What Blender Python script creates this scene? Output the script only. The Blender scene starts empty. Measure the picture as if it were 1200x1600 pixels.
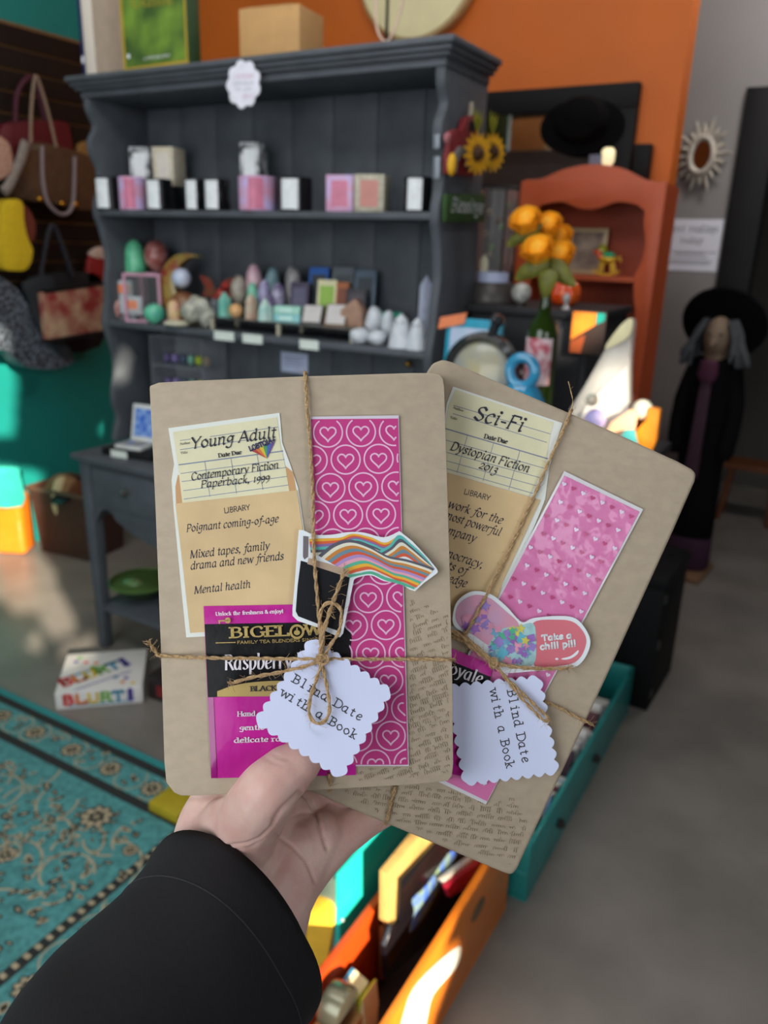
import bpy, bmesh, math, random
from mathutils import Vector, Matrix, noise
from mathutils.geometry import tessellate_polygon
random.seed(7)
S = bpy.context.scene
COL = S.collection
V = Vector
PI = math.pi

# ------------------------------------------------------------------ camera
FPX, YAW, PITCH, ROLL = 1232.4, 0.51988, 0.32468, 0.03069
EYE = V((0, 0, 1.5))
_R0 = V((math.cos(YAW), math.sin(YAW), 0)); _F0 = V((-math.sin(YAW), math.cos(YAW), 0)); _Z = V((0, 0, 1))
CF = _F0 * math.cos(PITCH) - _Z * math.sin(PITCH)
_U1 = _F0 * math.sin(PITCH) + _Z * math.cos(PITCH)
CR = _R0 * math.cos(ROLL) + _U1 * math.sin(ROLL)
CU = _U1 * math.cos(ROLL) - _R0 * math.sin(ROLL)
cd = bpy.data.cameras.new('camera'); cam = bpy.data.objects.new('camera', cd); COL.objects.link(cam)
cd.sensor_fit = 'VERTICAL'; cd.sensor_height = 36.0; cd.lens = FPX / 1600 * 36.0
cd.clip_start = 0.02; cd.clip_end = 60
cd.dof.use_dof = True; cd.dof.focus_distance = 0.365; cd.dof.aperture_fstop = 10.0
cam.matrix_world = Matrix(((CR.x, CU.x, -CF.x, EYE.x), (CR.y, CU.y, -CF.y, EYE.y), (CR.z, CU.z, -CF.z, EYE.z), (0, 0, 0, 1)))
S.camera = cam

# ------------------------------------------------------------------ light
SUN_DIR = V((-0.70, 0.55, -0.33)).normalized()          # the way the low sun travels into the shop
w = bpy.data.worlds.new('shop_daylight'); S.world = w; w.use_nodes = True
bg = w.node_tree.nodes['Background']; bg.inputs[0].default_value = (0.62, 0.74, 1.0, 1); bg.inputs[1].default_value = 0.32
ld = bpy.data.lights.new('sun', 'SUN'); ld.energy = 14.0; ld.angle = 0.0095; ld.color = (1, 0.88, 0.70)
lo = bpy.data.objects.new('sun', ld); COL.objects.link(lo); lo.rotation_euler = SUN_DIR.to_track_quat('-Z', 'Y').to_euler()
def area(name, loc, aim, sx, sy, e, col):
    d = bpy.data.lights.new(name, 'AREA'); d.shape = 'RECTANGLE'; d.size = sx; d.size_y = sy; d.energy = e; d.color = col
    o = bpy.data.objects.new(name, d); COL.objects.link(o); o.location = loc
    o.rotation_euler = (V(aim) - V(loc)).to_track_quat('-Z', 'Y').to_euler(); return o
area('shop_window_light', (-0.95, -1.45, 1.7), (-1.0, 2.0, 1.1), 2.1, 2.0, 50, (0.90, 0.96, 1.0))
area('right_fill_light', (2.9, -1.45, 1.75), (0.0, 1.6, 1.1), 2.2, 2.0, 52, (0.92, 0.96, 1.0))  # added: window light split in two, keeps reflections off the books
area('overhead_fill_light', (-1.7, 1.4, 3.25), (-1.7, 1.4, 0), 2.6, 2.4, 22, (1.0, 0.95, 0.88))  # added soft fill from above, no ceiling lamp in view
area('grey_wall_fill_light', (-.1, 3.3, 3.2), (-.75, 4.3, 1.6), .4, .4, 16, (1.0, 0.96, 0.92))  # added fill aimed at the grey wall and its sign
area('back_fill_light', (-0.9, .55, 3.1), (-1.1, 2.6, 1.15), 2.6, .6, 20, (0.92, 0.96, 1.0))  # added fill that brightens the hutch and back wall, not the books
S.view_settings.view_transform = 'Standard'; S.view_settings.look = 'None'
S.view_settings.exposure = 0.0; S.view_settings.gamma = 1.0; S.view_settings.use_curve_mapping = False

# ------------------------------------------------------------------ pixel -> place helpers
def ray(u, v): return CR * ((u - 600) / FPX) - CU * ((v - 800) / FPX) + CF
def hp(u, v, d): return EYE + ray(u, v) * d                 # at distance d along the view axis
def gz(u, v, z=0.0): r = ray(u, v); return EYE + r * ((z - EYE.z) / r.z)
def gy(u, v, y): r = ray(u, v); return EYE + r * (y / r.y)
def gx(u, v, x): r = ray(u, v); return EYE + r * (x / r.x)
def topx(p):
    d = V(p) - EYE; z = d.dot(CF); return (600 + FPX * d.dot(CR) / z, 800 - FPX * d.dot(CU) / z)

# ------------------------------------------------------------------ materials
def lin(c):
    if isinstance(c, str): c = tuple(int(c[i:i + 2], 16) / 255 for i in (0, 2, 4))
    return tuple((x / 12.92 if x <= .04045 else ((x + .055) / 1.055) ** 2.4) for x in c) + (1,)
MC = {}
def M(name, col='808080', rough=.6, metal=0, var=.06, scale=30, bump=0, bscale=200, coat=0, trans=0, alpha=1, emit=0, col2=None, ior=1.45, sss=0, detail=3, stretch=None, spec=.5):
    if name in MC: return MC[name]
    m = bpy.data.materials.new(name); m.use_nodes = True; nt = m.node_tree; n = nt.nodes; L = nt.links
    b = n['Principled BSDF']
    c = lin(col)
    tc = n.new('ShaderNodeTexCoord'); src = tc.outputs['Object']
    if stretch:
        mp = n.new('ShaderNodeMapping'); mp.inputs['Scale'].default_value = stretch; L.new(src, mp.inputs[0]); src = mp.outputs[0]
    nz = n.new('ShaderNodeTexNoise'); nz.inputs['Scale'].default_value = scale; nz.inputs['Detail'].default_value = detail
    L.new(src, nz.inputs['Vector'])
    rp = n.new('ShaderNodeValToRGB'); L.new(nz.outputs['Fac'], rp.inputs[0])
    c2 = lin(col2) if col2 else tuple(min(1, x * (1 + var)) for x in c[:3]) + (1,)
    c1 = c if col2 else tuple(x * (1 - var) for x in c[:3]) + (1,)
    rp.color_ramp.elements[0].position = .35; rp.color_ramp.elements[1].position = .65
    rp.color_ramp.elements[0].color = c1; rp.color_ramp.elements[1].color = c2
    L.new(rp.outputs[0], b.inputs['Base Color'])
    b.inputs['Specular IOR Level'].default_value = spec
    b.inputs['Roughness'].default_value = rough; b.inputs['Metallic'].default_value = metal
    b.inputs['Coat Weight'].default_value = coat; b.inputs['Transmission Weight'].default_value = trans
    b.inputs['Alpha'].default_value = alpha; b.inputs['IOR'].default_value = ior
    if sss:
        b.inputs['Subsurface Weight'].default_value = sss; b.inputs['Subsurface Radius'].default_value = (1, .35, .2); b.inputs['Subsurface Scale'].default_value = .004
    if emit:
        L.new(rp.outputs[0], b.inputs['Emission Color']); b.inputs['Emission Strength'].default_value = emit
    if bump:
        nb = n.new('ShaderNodeTexNoise'); nb.inputs['Scale'].default_value = bscale; nb.inputs['Detail'].default_value = 4; L.new(src, nb.inputs['Vector'])
        bp = n.new('ShaderNodeBump'); bp.inputs['Strength'].default_value = bump; bp.inputs['Distance'].default_value = .01
        L.new(nb.outputs['Fac'], bp.inputs['Height']); L.new(bp.outputs[0], b.inputs['Normal'])
    MC[name] = m; return m

# ------------------------------------------------------------------ mesh builder
class MB:
    def __init__(s): s.v = []; s.f = []; s.m = []; s.mi = 0
    def add(s, vs, fs):
        o = len(s.v); s.v += [V(x) for x in vs]
        for f in fs: s.f.append([o + i for i in f]); s.m.append(s.mi)
        return s
    def box(s, c, d, R=None):
        c = V(c); x, y, z = d[0] / 2, d[1] / 2, d[2] / 2
        vs = [V((a, b, e)) for e in (-z, z) for a, b in ((-x, -y), (x, -y), (x, y), (-x, y))]
        if R: vs = [R @ v for v in vs]
        return s.add([c + v for v in vs], [(3, 2, 1, 0), (4, 5, 6, 7), (0, 1, 5, 4), (1, 2, 6, 5), (2, 3, 7, 6), (3, 0, 4, 7)])
    def span(s, a, b): a = V(a); b = V(b); return s.box((a + b) / 2, [abs(x) for x in (b - a)])
    def lathe(s, prof, c=(0, 0, 0), n=24, R=None, sq=(1, 1)):
        c = V(c); vs = []; fs = []
        for r, z in prof:
            for k in range(n):
                p = V((r * sq[0] * math.cos(2 * PI * k / n), r * sq[1] * math.sin(2 * PI * k / n), z)); vs.append(c + (R @ p if R else p))
        for i in range(len(prof) - 1):
            for k in range(n): fs.append((i * n + k, i * n + (k + 1) % n, (i + 1) * n + (k + 1) % n, (i + 1) * n + k))
        fs.append(tuple(range(n - 1, -1, -1))); fs.append(tuple((len(prof) - 1) * n + k for k in range(n)))
        return s.add(vs, fs)
    def ell(s, c, r, R=None, nu=16, nv=10):
        if not hasattr(r, '__len__'): r = (r, r, r)
        c = V(c); vs = []; fs = []
        for i in range(nv + 1):
            t = PI * i / nv
            for k in range(nu):
                p = V((r[0] * math.sin(t) * math.cos(2 * PI * k / nu), r[1] * math.sin(t) * math.sin(2 * PI * k / nu), -r[2] * math.cos(t)))
                vs.append(c + (R @ p if R else p))
        for i in range(nv):
            for k in range(nu): fs.append((i * nu + k, i * nu + (k + 1) % nu, (i + 1) * nu + (k + 1) % nu, (i + 1) * nu + k))
        return s.add(vs, fs)
    def tube(s, pts, r, n=8, closed=False, sq=1.0):
        pts = [V(p) for p in pts]; N = len(pts)
        rs = r if hasattr(r, '__len__') else [r] * N
        vs = []; fs = []; up = None
        for i in range(N):
            a = pts[(i - 1) % N] if (closed or i > 0) else pts[i]; b = pts[(i + 1) % N] if (closed or i < N - 1) else pts[i]
            t = (b - a).normalized() if (b - a).length > 1e-9 else V((0, 0, 1))
            if up is None: up = V((0, 0, 1)) if abs(t.z) < .9 else V((1, 0, 0))
            up = (up - t * up.dot(t)); up = up.normalized() if up.length > 1e-6 else t.orthogonal().normalized()
            sd = t.cross(up)
            for k in range(n):
                q = 2 * PI * k / n; vs.append(pts[i] + sd * (rs[i] * math.cos(q)) + up * (rs[i] * sq * math.sin(q)))
        for i in range(N if closed else N - 1):
            j = (i + 1) % N
            for k in range(n): fs.append((i * n + k, i * n + (k + 1) % n, j * n + (k + 1) % n, j * n + k))
        if not closed: fs.append(tuple(range(n - 1, -1, -1))); fs.append(tuple((N - 1) * n + k for k in range(n)))
        return s.add(vs, fs)
    def prism(s, pts, fn, h0, h1):                      # outline in a plane, real thickness
        n = len(pts); vs = [fn(x, y, h0) for x, y in pts] + [fn(x, y, h1) for x, y in pts]
        tri = tessellate_polygon([[V((x, y, 0)) for x, y in pts]])
        fs = [tuple(n + i for i in t) for t in tri] + [tuple(reversed(t)) for t in tri]
        fs += [(i, (i + 1) % n, n + (i + 1) % n, n + i) for i in range(n)]
        return s.add(vs, fs)
    def sheet(s, pts, fn, h):
        tri = tessellate_polygon([[V((x, y, 0)) for x, y in pts]])
        return s.add([fn(x, y, h) for x, y in pts], tri)
    def strip(s, A, B):
        n = len(A); return s.add(list(A) + list(B), [(i, i + 1, n + i + 1, n + i) for i in range(n - 1)])
    def build(s, name, mat, parent=None, world=False, bevel=0, seg=2, smooth=True, origin=None, angle=40):
        me = bpy.data.meshes.new(name)
        vs = s.v; loc = V((0, 0, 0))
        if world:
            if parent is not None:
                inv = WM[parent.name].inverted(); vs = [inv @ v for v in vs]
            else:
                if origin is None:
                    mn = V([min(v[i] for v in vs) for i in range(3)]); mx = V([max(v[i] for v in vs) for i in range(3)])
                    origin = V(((mn.x + mx.x) / 2, (mn.y + mx.y) / 2, mn.z))
                loc = V(origin); vs = [v - loc for v in vs]
        me.from_pydata([tuple(v) for v in vs], [], s.f)
        for m in (mat if isinstance(mat, (list, tuple)) else [mat]): me.materials.append(m)
        me.polygons.foreach_set('material_index', s.m)
        bm = bmesh.new(); bm.from_mesh(me)
        bmesh.ops.remove_doubles(bm, verts=bm.verts, dist=1e-7)
        bmesh.ops.recalc_face_normals(bm, faces=bm.faces)
        if bevel:
            ed = [e for e in bm.edges if len(e.link_faces) == 2 and e.calc_face_angle(0) > .5]
            bmesh.ops.bevel(bm, geom=ed, offset=bevel, segments=seg, profile=.5, affect='EDGES', clamp_overlap=True)
        bm.to_mesh(me); bm.free()
        if smooth:
            me.polygons.foreach_set('use_smooth', [True] * len(me.polygons)); me.set_sharp_from_angle(angle=math.radians(angle))
        o = bpy.data.objects.new(name, me); COL.objects.link(o); o.location = loc
        if parent is not None: o.parent = parent
        WM[o.name] = (WM[parent.name] if parent is not None else Matrix.Translation(loc)).copy()
        return o
WM = {}
def tag(o, label, cat, group=None):
    o['label'] = label; o['category'] = cat
    if group: o['group'] = group
    return o
def thing(name, label, cat, loc=(0, 0, 0), rz=0, group=None):
    o = bpy.data.objects.new(name, None); COL.objects.link(o); o.empty_display_size = .05
    o.location = V(loc); o.rotation_euler = (0, 0, rz); WM[o.name] = Matrix.Translation(V(loc)) @ Matrix.Rotation(rz, 4, 'Z')
    return tag(o, label, cat, group)
def struct(name, mb, m, **k):
    o = mb.build(name, m, world=True, origin=(0, 0, 0), **k); o['kind'] = 'structure'; return o
def plane_fn(O, ex, ey):
    O = V(O); ex = V(ex).normalized(); ey = V(ey).normalized(); ez = ex.cross(ey)
    return lambda x, y, h: O + ex * x + ey * y + ez * h
def pxfn(d): return lambda u, v, h: hp(u, v, d - h)
def RZ(a): return Matrix.Rotation(a, 3, 'Z')
def RX(a): return Matrix.Rotation(a, 3, 'X')
def RY(a): return Matrix.Rotation(a, 3, 'Y')
def smooth_pts(P, k=6, closed=False):
    P = [V(p) if len(p) == 3 else V((p[0], p[1], 0)) for p in P]; n = len(P); out = []
    for i in range(n if closed else n - 1):
        p0 = P[(i - 1) % n] if closed or i > 0 else P[i]; p1 = P[i]; p2 = P[(i + 1) % n]; p3 = P[(i + 2) % n] if closed or i < n - 2 else p2
        for j in range(k):
            t = j / k; out.append(.5 * ((2 * p1) + (p2 - p0) * t + (2 * p0 - 5 * p1 + 4 * p2 - p3) * t * t + (3 * p1 - p0 - 3 * p2 + p3) * t ** 3))
    if not closed: out.append(P[-1])
    return out
def sm2(P, k=6, closed=True): return [(p.x, p.y) for p in smooth_pts(P, k, closed)]
def circ(cx, cy, r, n=24, ry=None): return [(cx + r * math.cos(2 * PI * i / n), cy + (ry or r) * math.sin(2 * PI * i / n)) for i in range(n)]
def dup(root, loc=None, rz=None, label=None, group=None, scale=None):
    def cp(o, par):
        c = o.copy(); COL.objects.link(c)
        if par: c.parent = par
        for ch in [x for x in o.children]: cp(ch, c)
        return c
    r = cp(root, None)
    if loc is not None: r.location = V(loc)
    if rz is not None: r.rotation_euler = (0, 0, rz)
    if label: r['label'] = label
    if group: r['group'] = group
    if scale: r.scale = scale if hasattr(scale, '__len__') else (scale,) * 3
    return r

# ------------------------------------------------------------------ lettering (pen-stroke alphabet)
# strokes: ~ smooth, - straight, T italic tail only, R upright foot only; s/l/r serifs, o dot
G = {
'a': (5.2, "~3.8,4.6 2.4,5 .9,3.6 .7,1.3 1.8,0 3,.6 3.8,2.2|-3.9,5 3.8,1|T3.8,1 4.1,.1 5,.5|R3.8,1 3.8,0", "r3.8,0"),
'b': (4.9, "-1,7.6 .9,.6|~1,3.6 2.2,5 3.8,4.4 4.1,2.2 2.8,.1 1.6,0 .9,.8", "l1,7.6"),
'c': (4.2, "~3.7,4.1 2.6,5 1,4 .6,2 1.4,.2 2.6,0 3.8,.8", ""),
'd': (5.2, "~3.9,4.4 2.4,5 .9,3.6 .7,1.3 1.8,0 3,.6 3.9,2|-4,7.6 3.9,1|T3.9,1 4.2,.1 5,.5|R3.9,1 3.9,0", "l4,7.6 r3.9,0"),
'e': (4.3, "~.8,2.4 2.6,2.8 3.7,3.7 3.1,5 1.8,4.8 .7,3 .8,1 2,0 3.8,.9", ""),
'f': (3.2, "T4.2,7 3.4,7.7 2.6,6.8 2.2,5 1.8,0 1.1,-1.9 -.2,-2.2|R4.2,7.2 3.2,7.7 2.2,6.6 2.2,5 2.2,0|-.6,4.8 3.6,4.8", "R2.2,0"),
'g': (4.8, "~3.8,4.5 2.2,5 .8,3.6 1.2,1.8 2.6,1.8 3.7,3.2 3.8,4.5|~3.9,4.9 3.7,1 3,-1.9 1.5,-2.4 .3,-1.6", "r4,4.9"),
'h': (5.2, "-1,7.6 1,0|~1,3.2 2.4,5 3.7,4.6 3.8,3 3.8,1|T3.8,1 4.2,.1 5,.5|R3.8,1 3.8,0", "l1,7.6 S1,0 S3.8,0"),
'i': (2.5, "-1.2,5 1.2,1|T1.2,1 1.5,.1 2.3,.5|R1.2,1 1.2,0", "l1.2,5 o1.4,6.9 S1.2,0"),
'j': (2.4, "~1.4,5 1.3,-.5 .8,-2 -.3,-2.3", "l1.4,5 o1.5,6.9"), 'q': (5, "~3.9,4.4 2.4,5 .9,3.6 .7,1.3 1.8,0 3,.6 3.9,2|-4,5 4,-2.4", "s4,-2.4"), 'z': (4.2, "-.7,5 3.6,5|-3.6,5 .6,0|-.6,0 3.8,0", ""),
'W': (8.6, "-.4,7.2 2.5,0|-2.5,0 4.4,7.2|-4.4,7.2 6.3,0|-6.3,0 8.3,7.2", "s.4,7.2 s4.4,7.2 s8.3,7.2"), 'K': (5.8, "-1,7.2 1,0|-5,7.2 1.1,3|-2.2,4 5.4,0", "s1,7.2 s1,0 s5,7.2 s5.4,0"), 'V': (6, "-.2,7.2 3,0|-3,0 5.8,7.2", "s.2,7.2 s5.8,7.2"),
'k': (4.6, "-1,7.6 1,0|-3.8,4.9 1.1,2.4|~1.9,2.9 3.2,.6 4.4,.2", "l1,7.6 S1,0"),
'l': (2.5, "-1.2,7.6 1.2,1|T1.2,1 1.5,.1 2.3,.5|R1.2,1 1.2,0", "l1.2,7.6 S1.2,0"),
'm': (7.6, "-1,5 1,0|~1,3.4 2.2,4.9 3.3,4.6 3.5,3.4|-3.5,3.6 3.5,0|~3.5,3.4 4.7,4.9 5.8,4.6 6,3.4 6,1|T6,1 6.4,.1 7.2,.5|R6,1 6,0", "l1,5 S1,0 S3.5,0 S6,0"),
'n': (5.2, "-1,5 1,0|~1,3.2 2.3,4.9 3.6,4.7 3.8,3.2 3.8,1|T3.8,1 4.2,.1 5,.5|R3.8,1 3.8,0", "l1,5 S1,0 S3.8,0"),
'o': (4.8, "~2.5,5 .9,4 .6,2 2.2,0 3.9,1 4.2,3 2.5,5", ""),
'p': (4.9, "-1,5 1,-2.4|~1,3.6 2.2,5 3.8,4.4 4.1,2.2 2.8,.1 1.6,0 1,.8", "l1,5 s1,-2.4"),
'r': (3.7, "-1,5 1,0|~1,3 2,4.6 3,5 3.6,4.6", "l1,5 S1,0"),
's': (3.8, "~3.2,4.2 2.2,5 1,4.2 1.6,3 2.9,2 3.1,.8 1.8,0 .5,.7", ""),
't': (3.1, "-1.6,6.6 1.4,1.2|~1.4,1.2 1.8,.1 2.9,.5|-.4,4.9 2.9,4.9", ""),
'u': (5.2, "-1,5 1,1.6|~1,1.6 1.6,.1 3,.6 3.8,2|-3.9,5 3.8,1|T3.8,1 4.2,.1 5,.5|R3.8,1 3.8,0", "l1,5 l3.9,5 r3.8,0"),
'v': (4.4, "-.6,5 2.3,0|-2.3,0 4.2,5", "S.6,5 S4.2,5"),
'w': (6.9, "-.6,5 2,0|-2,0 3.6,4.8|-3.6,4.8 5,0|-5,0 6.6,5", "s.6,5 s6.6,5"),
'x': (4.6, "-.8,5 4,0|-4,5 .6,0", "s.8,5 s4,5 s.6,0 s4,0"),
'y': (4.7, "-.8,5 2.5,.3|~4.4,5 2.5,.3 1.3,-2 0,-2.2", "s.8,5 s4.4,5"),
'A': (6.3, "-.3,0 3,7.2|-3,7.2 5.8,0|-1.3,2.6 4.8,2.6", "s.3,0 s5.8,0"),
'B': (5.4, "-1,7.2 1,0|~1,7.2 3.4,7 4.2,5.6 3.2,4 1,3.8|~1,3.8 3.8,3.6 4.8,1.9 3.4,.2 1,0", "l1,7.2 l1,0"),
'C': (6, "~5.3,5.7 4,7.2 1.6,6.4 .7,3.6 1.8,.6 4,0 5.5,1.2", ""),
'D': (6.4, "-1,7.2 1,0|~1,7.2 3.8,7 5.6,5 5.6,2.2 3.8,.2 1,0", "l1,7.2 l1,0"),
'E': (5.3, "-1,7.2 1,0|-1,7.2 4.6,7.2|-1,3.8 3.6,3.8|-1,0 4.8,0|-4.6,7.2 4.6,5.9|-4.8,0 4.9,1.4", "l1,7.2 l1,0"),
'F': (5, "-1,7.2 1,0|-1,7.2 4.6,7.2|-1,3.8 3.6,3.8|-4.6,7.2 4.6,5.9", "l1,7.2 s1,0"),
'G': (6.5, "~5.3,5.7 4,7.2 1.6,6.4 .7,3.6 1.8,.6 4,0 5.6,1|-5.6,1 5.6,3.2", "s5.6,3.2"),
'H': (6.8, "-1,7.2 1,0|-5.6,7.2 5.6,0|-1,3.7 5.6,3.7", "s1,7.2 s1,0 s5.6,7.2 s5.6,0"),
'I': (3, "-1.4,7.2 1.4,0", "s1.4,7.2 s1.4,0"),
'L': (5, "-1,7.2 1,0|-1,0 4.6,0|-4.6,0 4.7,1.5", "s1,7.2 l1,0"),
'M': (8, "-1,0 1.2,7.2|-1.2,7.2 4,0|-4,0 6.7,7.2|-6.7,7.2 7,0", "s1,0 l1.2,7.2 r6.7,7.2 s7,0"),
'N': (7, "-1,0 1,7.2|-1,7.2 5.8,0|-5.8,0 5.8,7.2", "s1,0 l1,7.2 s5.8,7.2"),
'O': (6.8, "~3.4,7.2 1.2,6 .6,3.6 1.4,.9 3.4,0 5.4,.9 6.2,3.6 5.6,6 3.4,7.2", ""),
'P': (5, "-1,7.2 1,0|~1,7.2 3.6,7 4.6,5.4 3.6,3.6 1,3.4", "l1,7.2 s1,0"),
'Q': (6.8, "~3.4,7.2 1.2,6 .6,3.6 1.4,.9 3.4,0 5.4,.9 6.2,3.6 5.6,6 3.4,7.2|-3.6,1.6 6.2,-.8", ""),
'R': (5.6, "-1,7.2 1,0|~1,7.2 3.6,7 4.5,5.5 3.6,3.8 1,3.6|-2.8,3.6 5.2,0", "l1,7.2 s1,0 r5.2,0"),
'S': (5, "~4.2,6 2.8,7.2 1,6.2 1.4,4.4 3.6,3 4.2,1.4 2.8,0 .6,1.2", ""),
'T': (5.6, "-.4,7.2 5.2,7.2|-2.8,7.2 2.8,0|-.4,7.2 .4,5.9|-5.2,7.2 5.2,5.9", "s2.8,0"),
'U': (6.6, "-1,7.2 1,2.4|~1,2.4 1.8,.3 3.4,0 5,.6 5.6,2.4|-5.6,2.4 5.6,7.2", "s1,7.2 s5.6,7.2"),
'Y': (5.8, "-.2,7.2 2.8,3.4|-5.6,7.2 2.8,3.4|-2.8,3.4 2.8,0", "s.3,7.2 s5.5,7.2 s2.8,0"),
'0': (4.4, "~2.2,5 .6,3.6 .6,1.4 2.2,0 3.8,1.4 3.8,3.6 2.2,5", ""),
'1': (2.9, "-1.4,5 1.4,0", "s1.4,5 s1.4,0"),
'2': (4.3, "~.6,3.8 1.6,5 3.2,4.6 3.2,3 .6,.1|-.6,.1 3.9,.1", ""),
'3': (4, "~.8,4.3 2.2,5 3.2,4 2.4,2.6 1.6,2.4|~1.6,2.4 3.4,1.4 3.2,-1 1.6,-2.3 .2,-1.8", ""),
'9': (4, "~3.4,3.4 2.4,5 .8,4.2 .8,2.4 2.4,1.6 3.4,3.4|~3.5,4 3.3,.6 1.2,-2.2", ""),
',': (2.2, "~1,.5 1.1,-.4 .5,-1.3", "o1,.4"), '.': (2, "", "o1,.4"), '-': (3.4, "-.6,2.4 2.8,2.4", ""), ' ': (2.6, "", ""),
'!': (2.4, "-1.2,7.4 1.2,2.2", "o1.2,.4"), '+': (5, "-.6,2.8 4.4,2.8|-2.5,4.8 2.5,.8", ""),
'&': (6, "~5.4,3.6 4.2,1 2.2,0 .6,1.6 1.6,3.6 3.4,5.2 2.8,7.2 1.4,6.4 2,4.6 5.6,0", ""), '?': (4.4, "~.6,5.8 1.8,7.2 3.6,6.4 3.2,4.6 2,3.4 2,2.2", "o2,.4"),
}
ST = {  # shear, upright, monospace, thick, thin, nib angle, serif half-length
'italic': (.22, 0, 0, 1.3, .55, .75, .6), 'serif': (0, 1, 0, 1.15, .5, .3, .8), 'bold': (0, 1, 0, 1.75, .75, .15, 1.15),
'type': (0, 1, 5.6, .85, .85, 0, 1.1), 'cond': (.04, 1, 0, 1.25, .4, .25, .6), 'sans': (0, 1, 0, .95, .95, 0, 0), 'bubble': (0, 1, 0, 1.9, 1.9, 0, 0), 'script': (.3, 0, 0, .95, .4, .8, 0)}
def text(mb, fn, s, p0, p1, cap, style='italic', h=0, flip=True, gap=.15):
    sh, upr, mono, thick, thin, nib, sl = ST[style]
    adv = [(mono or G[c][0] + gap) for c in s]; A = sum(adv)
    p0 = V(p0); p1 = V(p1); e = (p1 - p0); W = e.length; e = e / W; up = V((e.y, -e.x)) if flip else V((-e.y, e.x))
    sx = W / A; sy = cap / 7.2; X = 0.0
    def P(x, y): return p0 + e * ((x + sh * y) * sx) + up * (y * sy)
    ks = (sx + sy) / 2
    def stroke(pts, th=None):
        q = [P(x, y) for x, y in pts]; n = len(q); L = []; Rr = []
        for i in range(n):
            t = q[min(i + 1, n - 1)] - q[max(i - 1, 0)]
            if t.length < 1e-9: t = e.copy()
            t.normalize(); a = math.atan2(t.dot(up), t.dot(e))
            wd = (th or max(thin, thick * abs(math.sin(a - nib)))) * ks / 2
            nn = V((-t.y, t.x)) * wd; ext = t * (wd * .35 if i == n - 1 else (-wd * .35 if i == 0 else 0))
            L.append(fn(*(q[i] + nn + ext), h)); Rr.append(fn(*(q[i] - nn + ext), h))
        mb.strip(L, Rr)
        if thin == thick:
            for k in (0, n - 1):
                r = thick * ks / 2; c = q[k]; mb.add([fn(c.x + r * math.cos(2 * PI * j / 8), c.y + r * math.sin(2 * PI * j / 8), h) for j in range(8)], [tuple(range(8))])
    for c, ad in zip(s, adv):
        g, st, se = G[c]; x0 = X + ((mono - g) / 2 if mono else 0)
        for k in (st.split('|') if st else []):
            m, body = k[0], k[1:]
            if (m == 'T' and upr) or (m == 'R' and not upr): continue
            pts = [tuple(float(z) for z in t.split(',')) for t in body.split()]
            if m in '~T' or (m == 'R' and len(pts) > 2): pts = [(p.x, p.y) for p in smooth_pts(pts, 5)]
            stroke([(x0 + x, y) for x, y in pts])
        for k in se.split():
            m = k[0]; x, y = (float(z) for z in k[1:].split(','))
            if m == 'o':
                r = max(thick * .62, .6) * ks; q = P(x0 + x, y); mb.add([fn(q.x + r * math.cos(2 * PI * j / 8), q.y + r * math.sin(2 * PI * j / 8), h) for j in range(8)], [tuple(range(8))]); continue
            if not sl or (m in 'SR' and not upr): continue
            if m in 'SsR': stroke([(x0 + x - sl, y), (x0 + x + sl, y)], max(thin, .5))
            if m == 'l': stroke([(x0 + x - sl * 1.3, y - (.4 if not upr else 0)), (x0 + x + .2, y)], max(thin, .5))
            if m == 'r': stroke([(x0 + x - .2, y), (x0 + x + sl * 1.2, y)], max(thin, .5))
        X += ad
    return mb

# ================================================================== THE ROOM
Mfloor = M('polished_concrete', '7c7670', .38, var=.16, scale=3.2, detail=6, bump=.02, bscale=40)
Mteal = M('teal_paint', '0f7f78', .55, var=.04, scale=4)
Mor = M('orange_paint', 'cc6416', .6, var=.05, scale=3)
Mgrey = M('grey_paint', '8f8a88', .6, var=.04, scale=3)
Mchar = M('charcoal_paint', '53575d', .55, spec=.35, var=.10, scale=14, bump=.03, bscale=60)
Mblack = M('black_paint', '171617', .6, spec=.25, var=.1, scale=12)
Mdark = M('dark_brown_slats', '1c1410', .6, spec=.25, var=.15, scale=10)
Mgroove = M('tan_groove', '7a5730', .6, var=.1)
Mwhite = M('white_paper', 'e6e6ec', .7, var=.015)
Minkm = M('black_ink', '2a2a30', .7, var=.05)
Mwood = M('bare_wood', 'a5804f', .6, var=.12, scale=40, stretch=(1, 1, 8))
Mgold = M('brass', 'b98d45', .3, 1, var=.05)
Mglass = M('clear_glass', 'f4f8f8', .03, var=.0, trans=1.0, ior=1.45)
Mplast = M('clear_plastic', 'f2f4f4', .08, var=.0, trans=.9, ior=1.2, alpha=.35)

struct('floor', MB().span((-3.6, -2.0, -.05), (5.5, 7.6, 0)), Mfloor)
struct('ceiling', MB().span((-3.6, -1.7, 4.0), (5.5, 7.5, 4.05)), M('ceiling_paint', '4a4744', .8))
struct('wall_left', MB().span((-3.55, -2.0, 0), (-3.45, 3.3, 4.0)), Mteal)
struct('wall_back', MB().span((-3.55, 3.3, 0), (-.70, 3.42, 4.0)), Mor)
g = MB().span((-1.8, 4.3, 0), (-.62, 4.42, 4.0)); g.span((-.62, 4.3, 2.21), (.6, 4.42, 4.0)); g.span((.6, 4.3, 0), (5.4, 4.42, 4.0))
struct('wall_right', g, Mgrey)
g = MB().span((-.62, 4.27, 0), (-.47, 4.40, 2.23)); g.span((-.47, 4.27, 2.08), (.50, 4.40, 2.23)); g.span((.5, 4.27, 0), (.65, 4.40, 2.23))
struct('trim_1', g, Mblack, bevel=.004)
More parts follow.
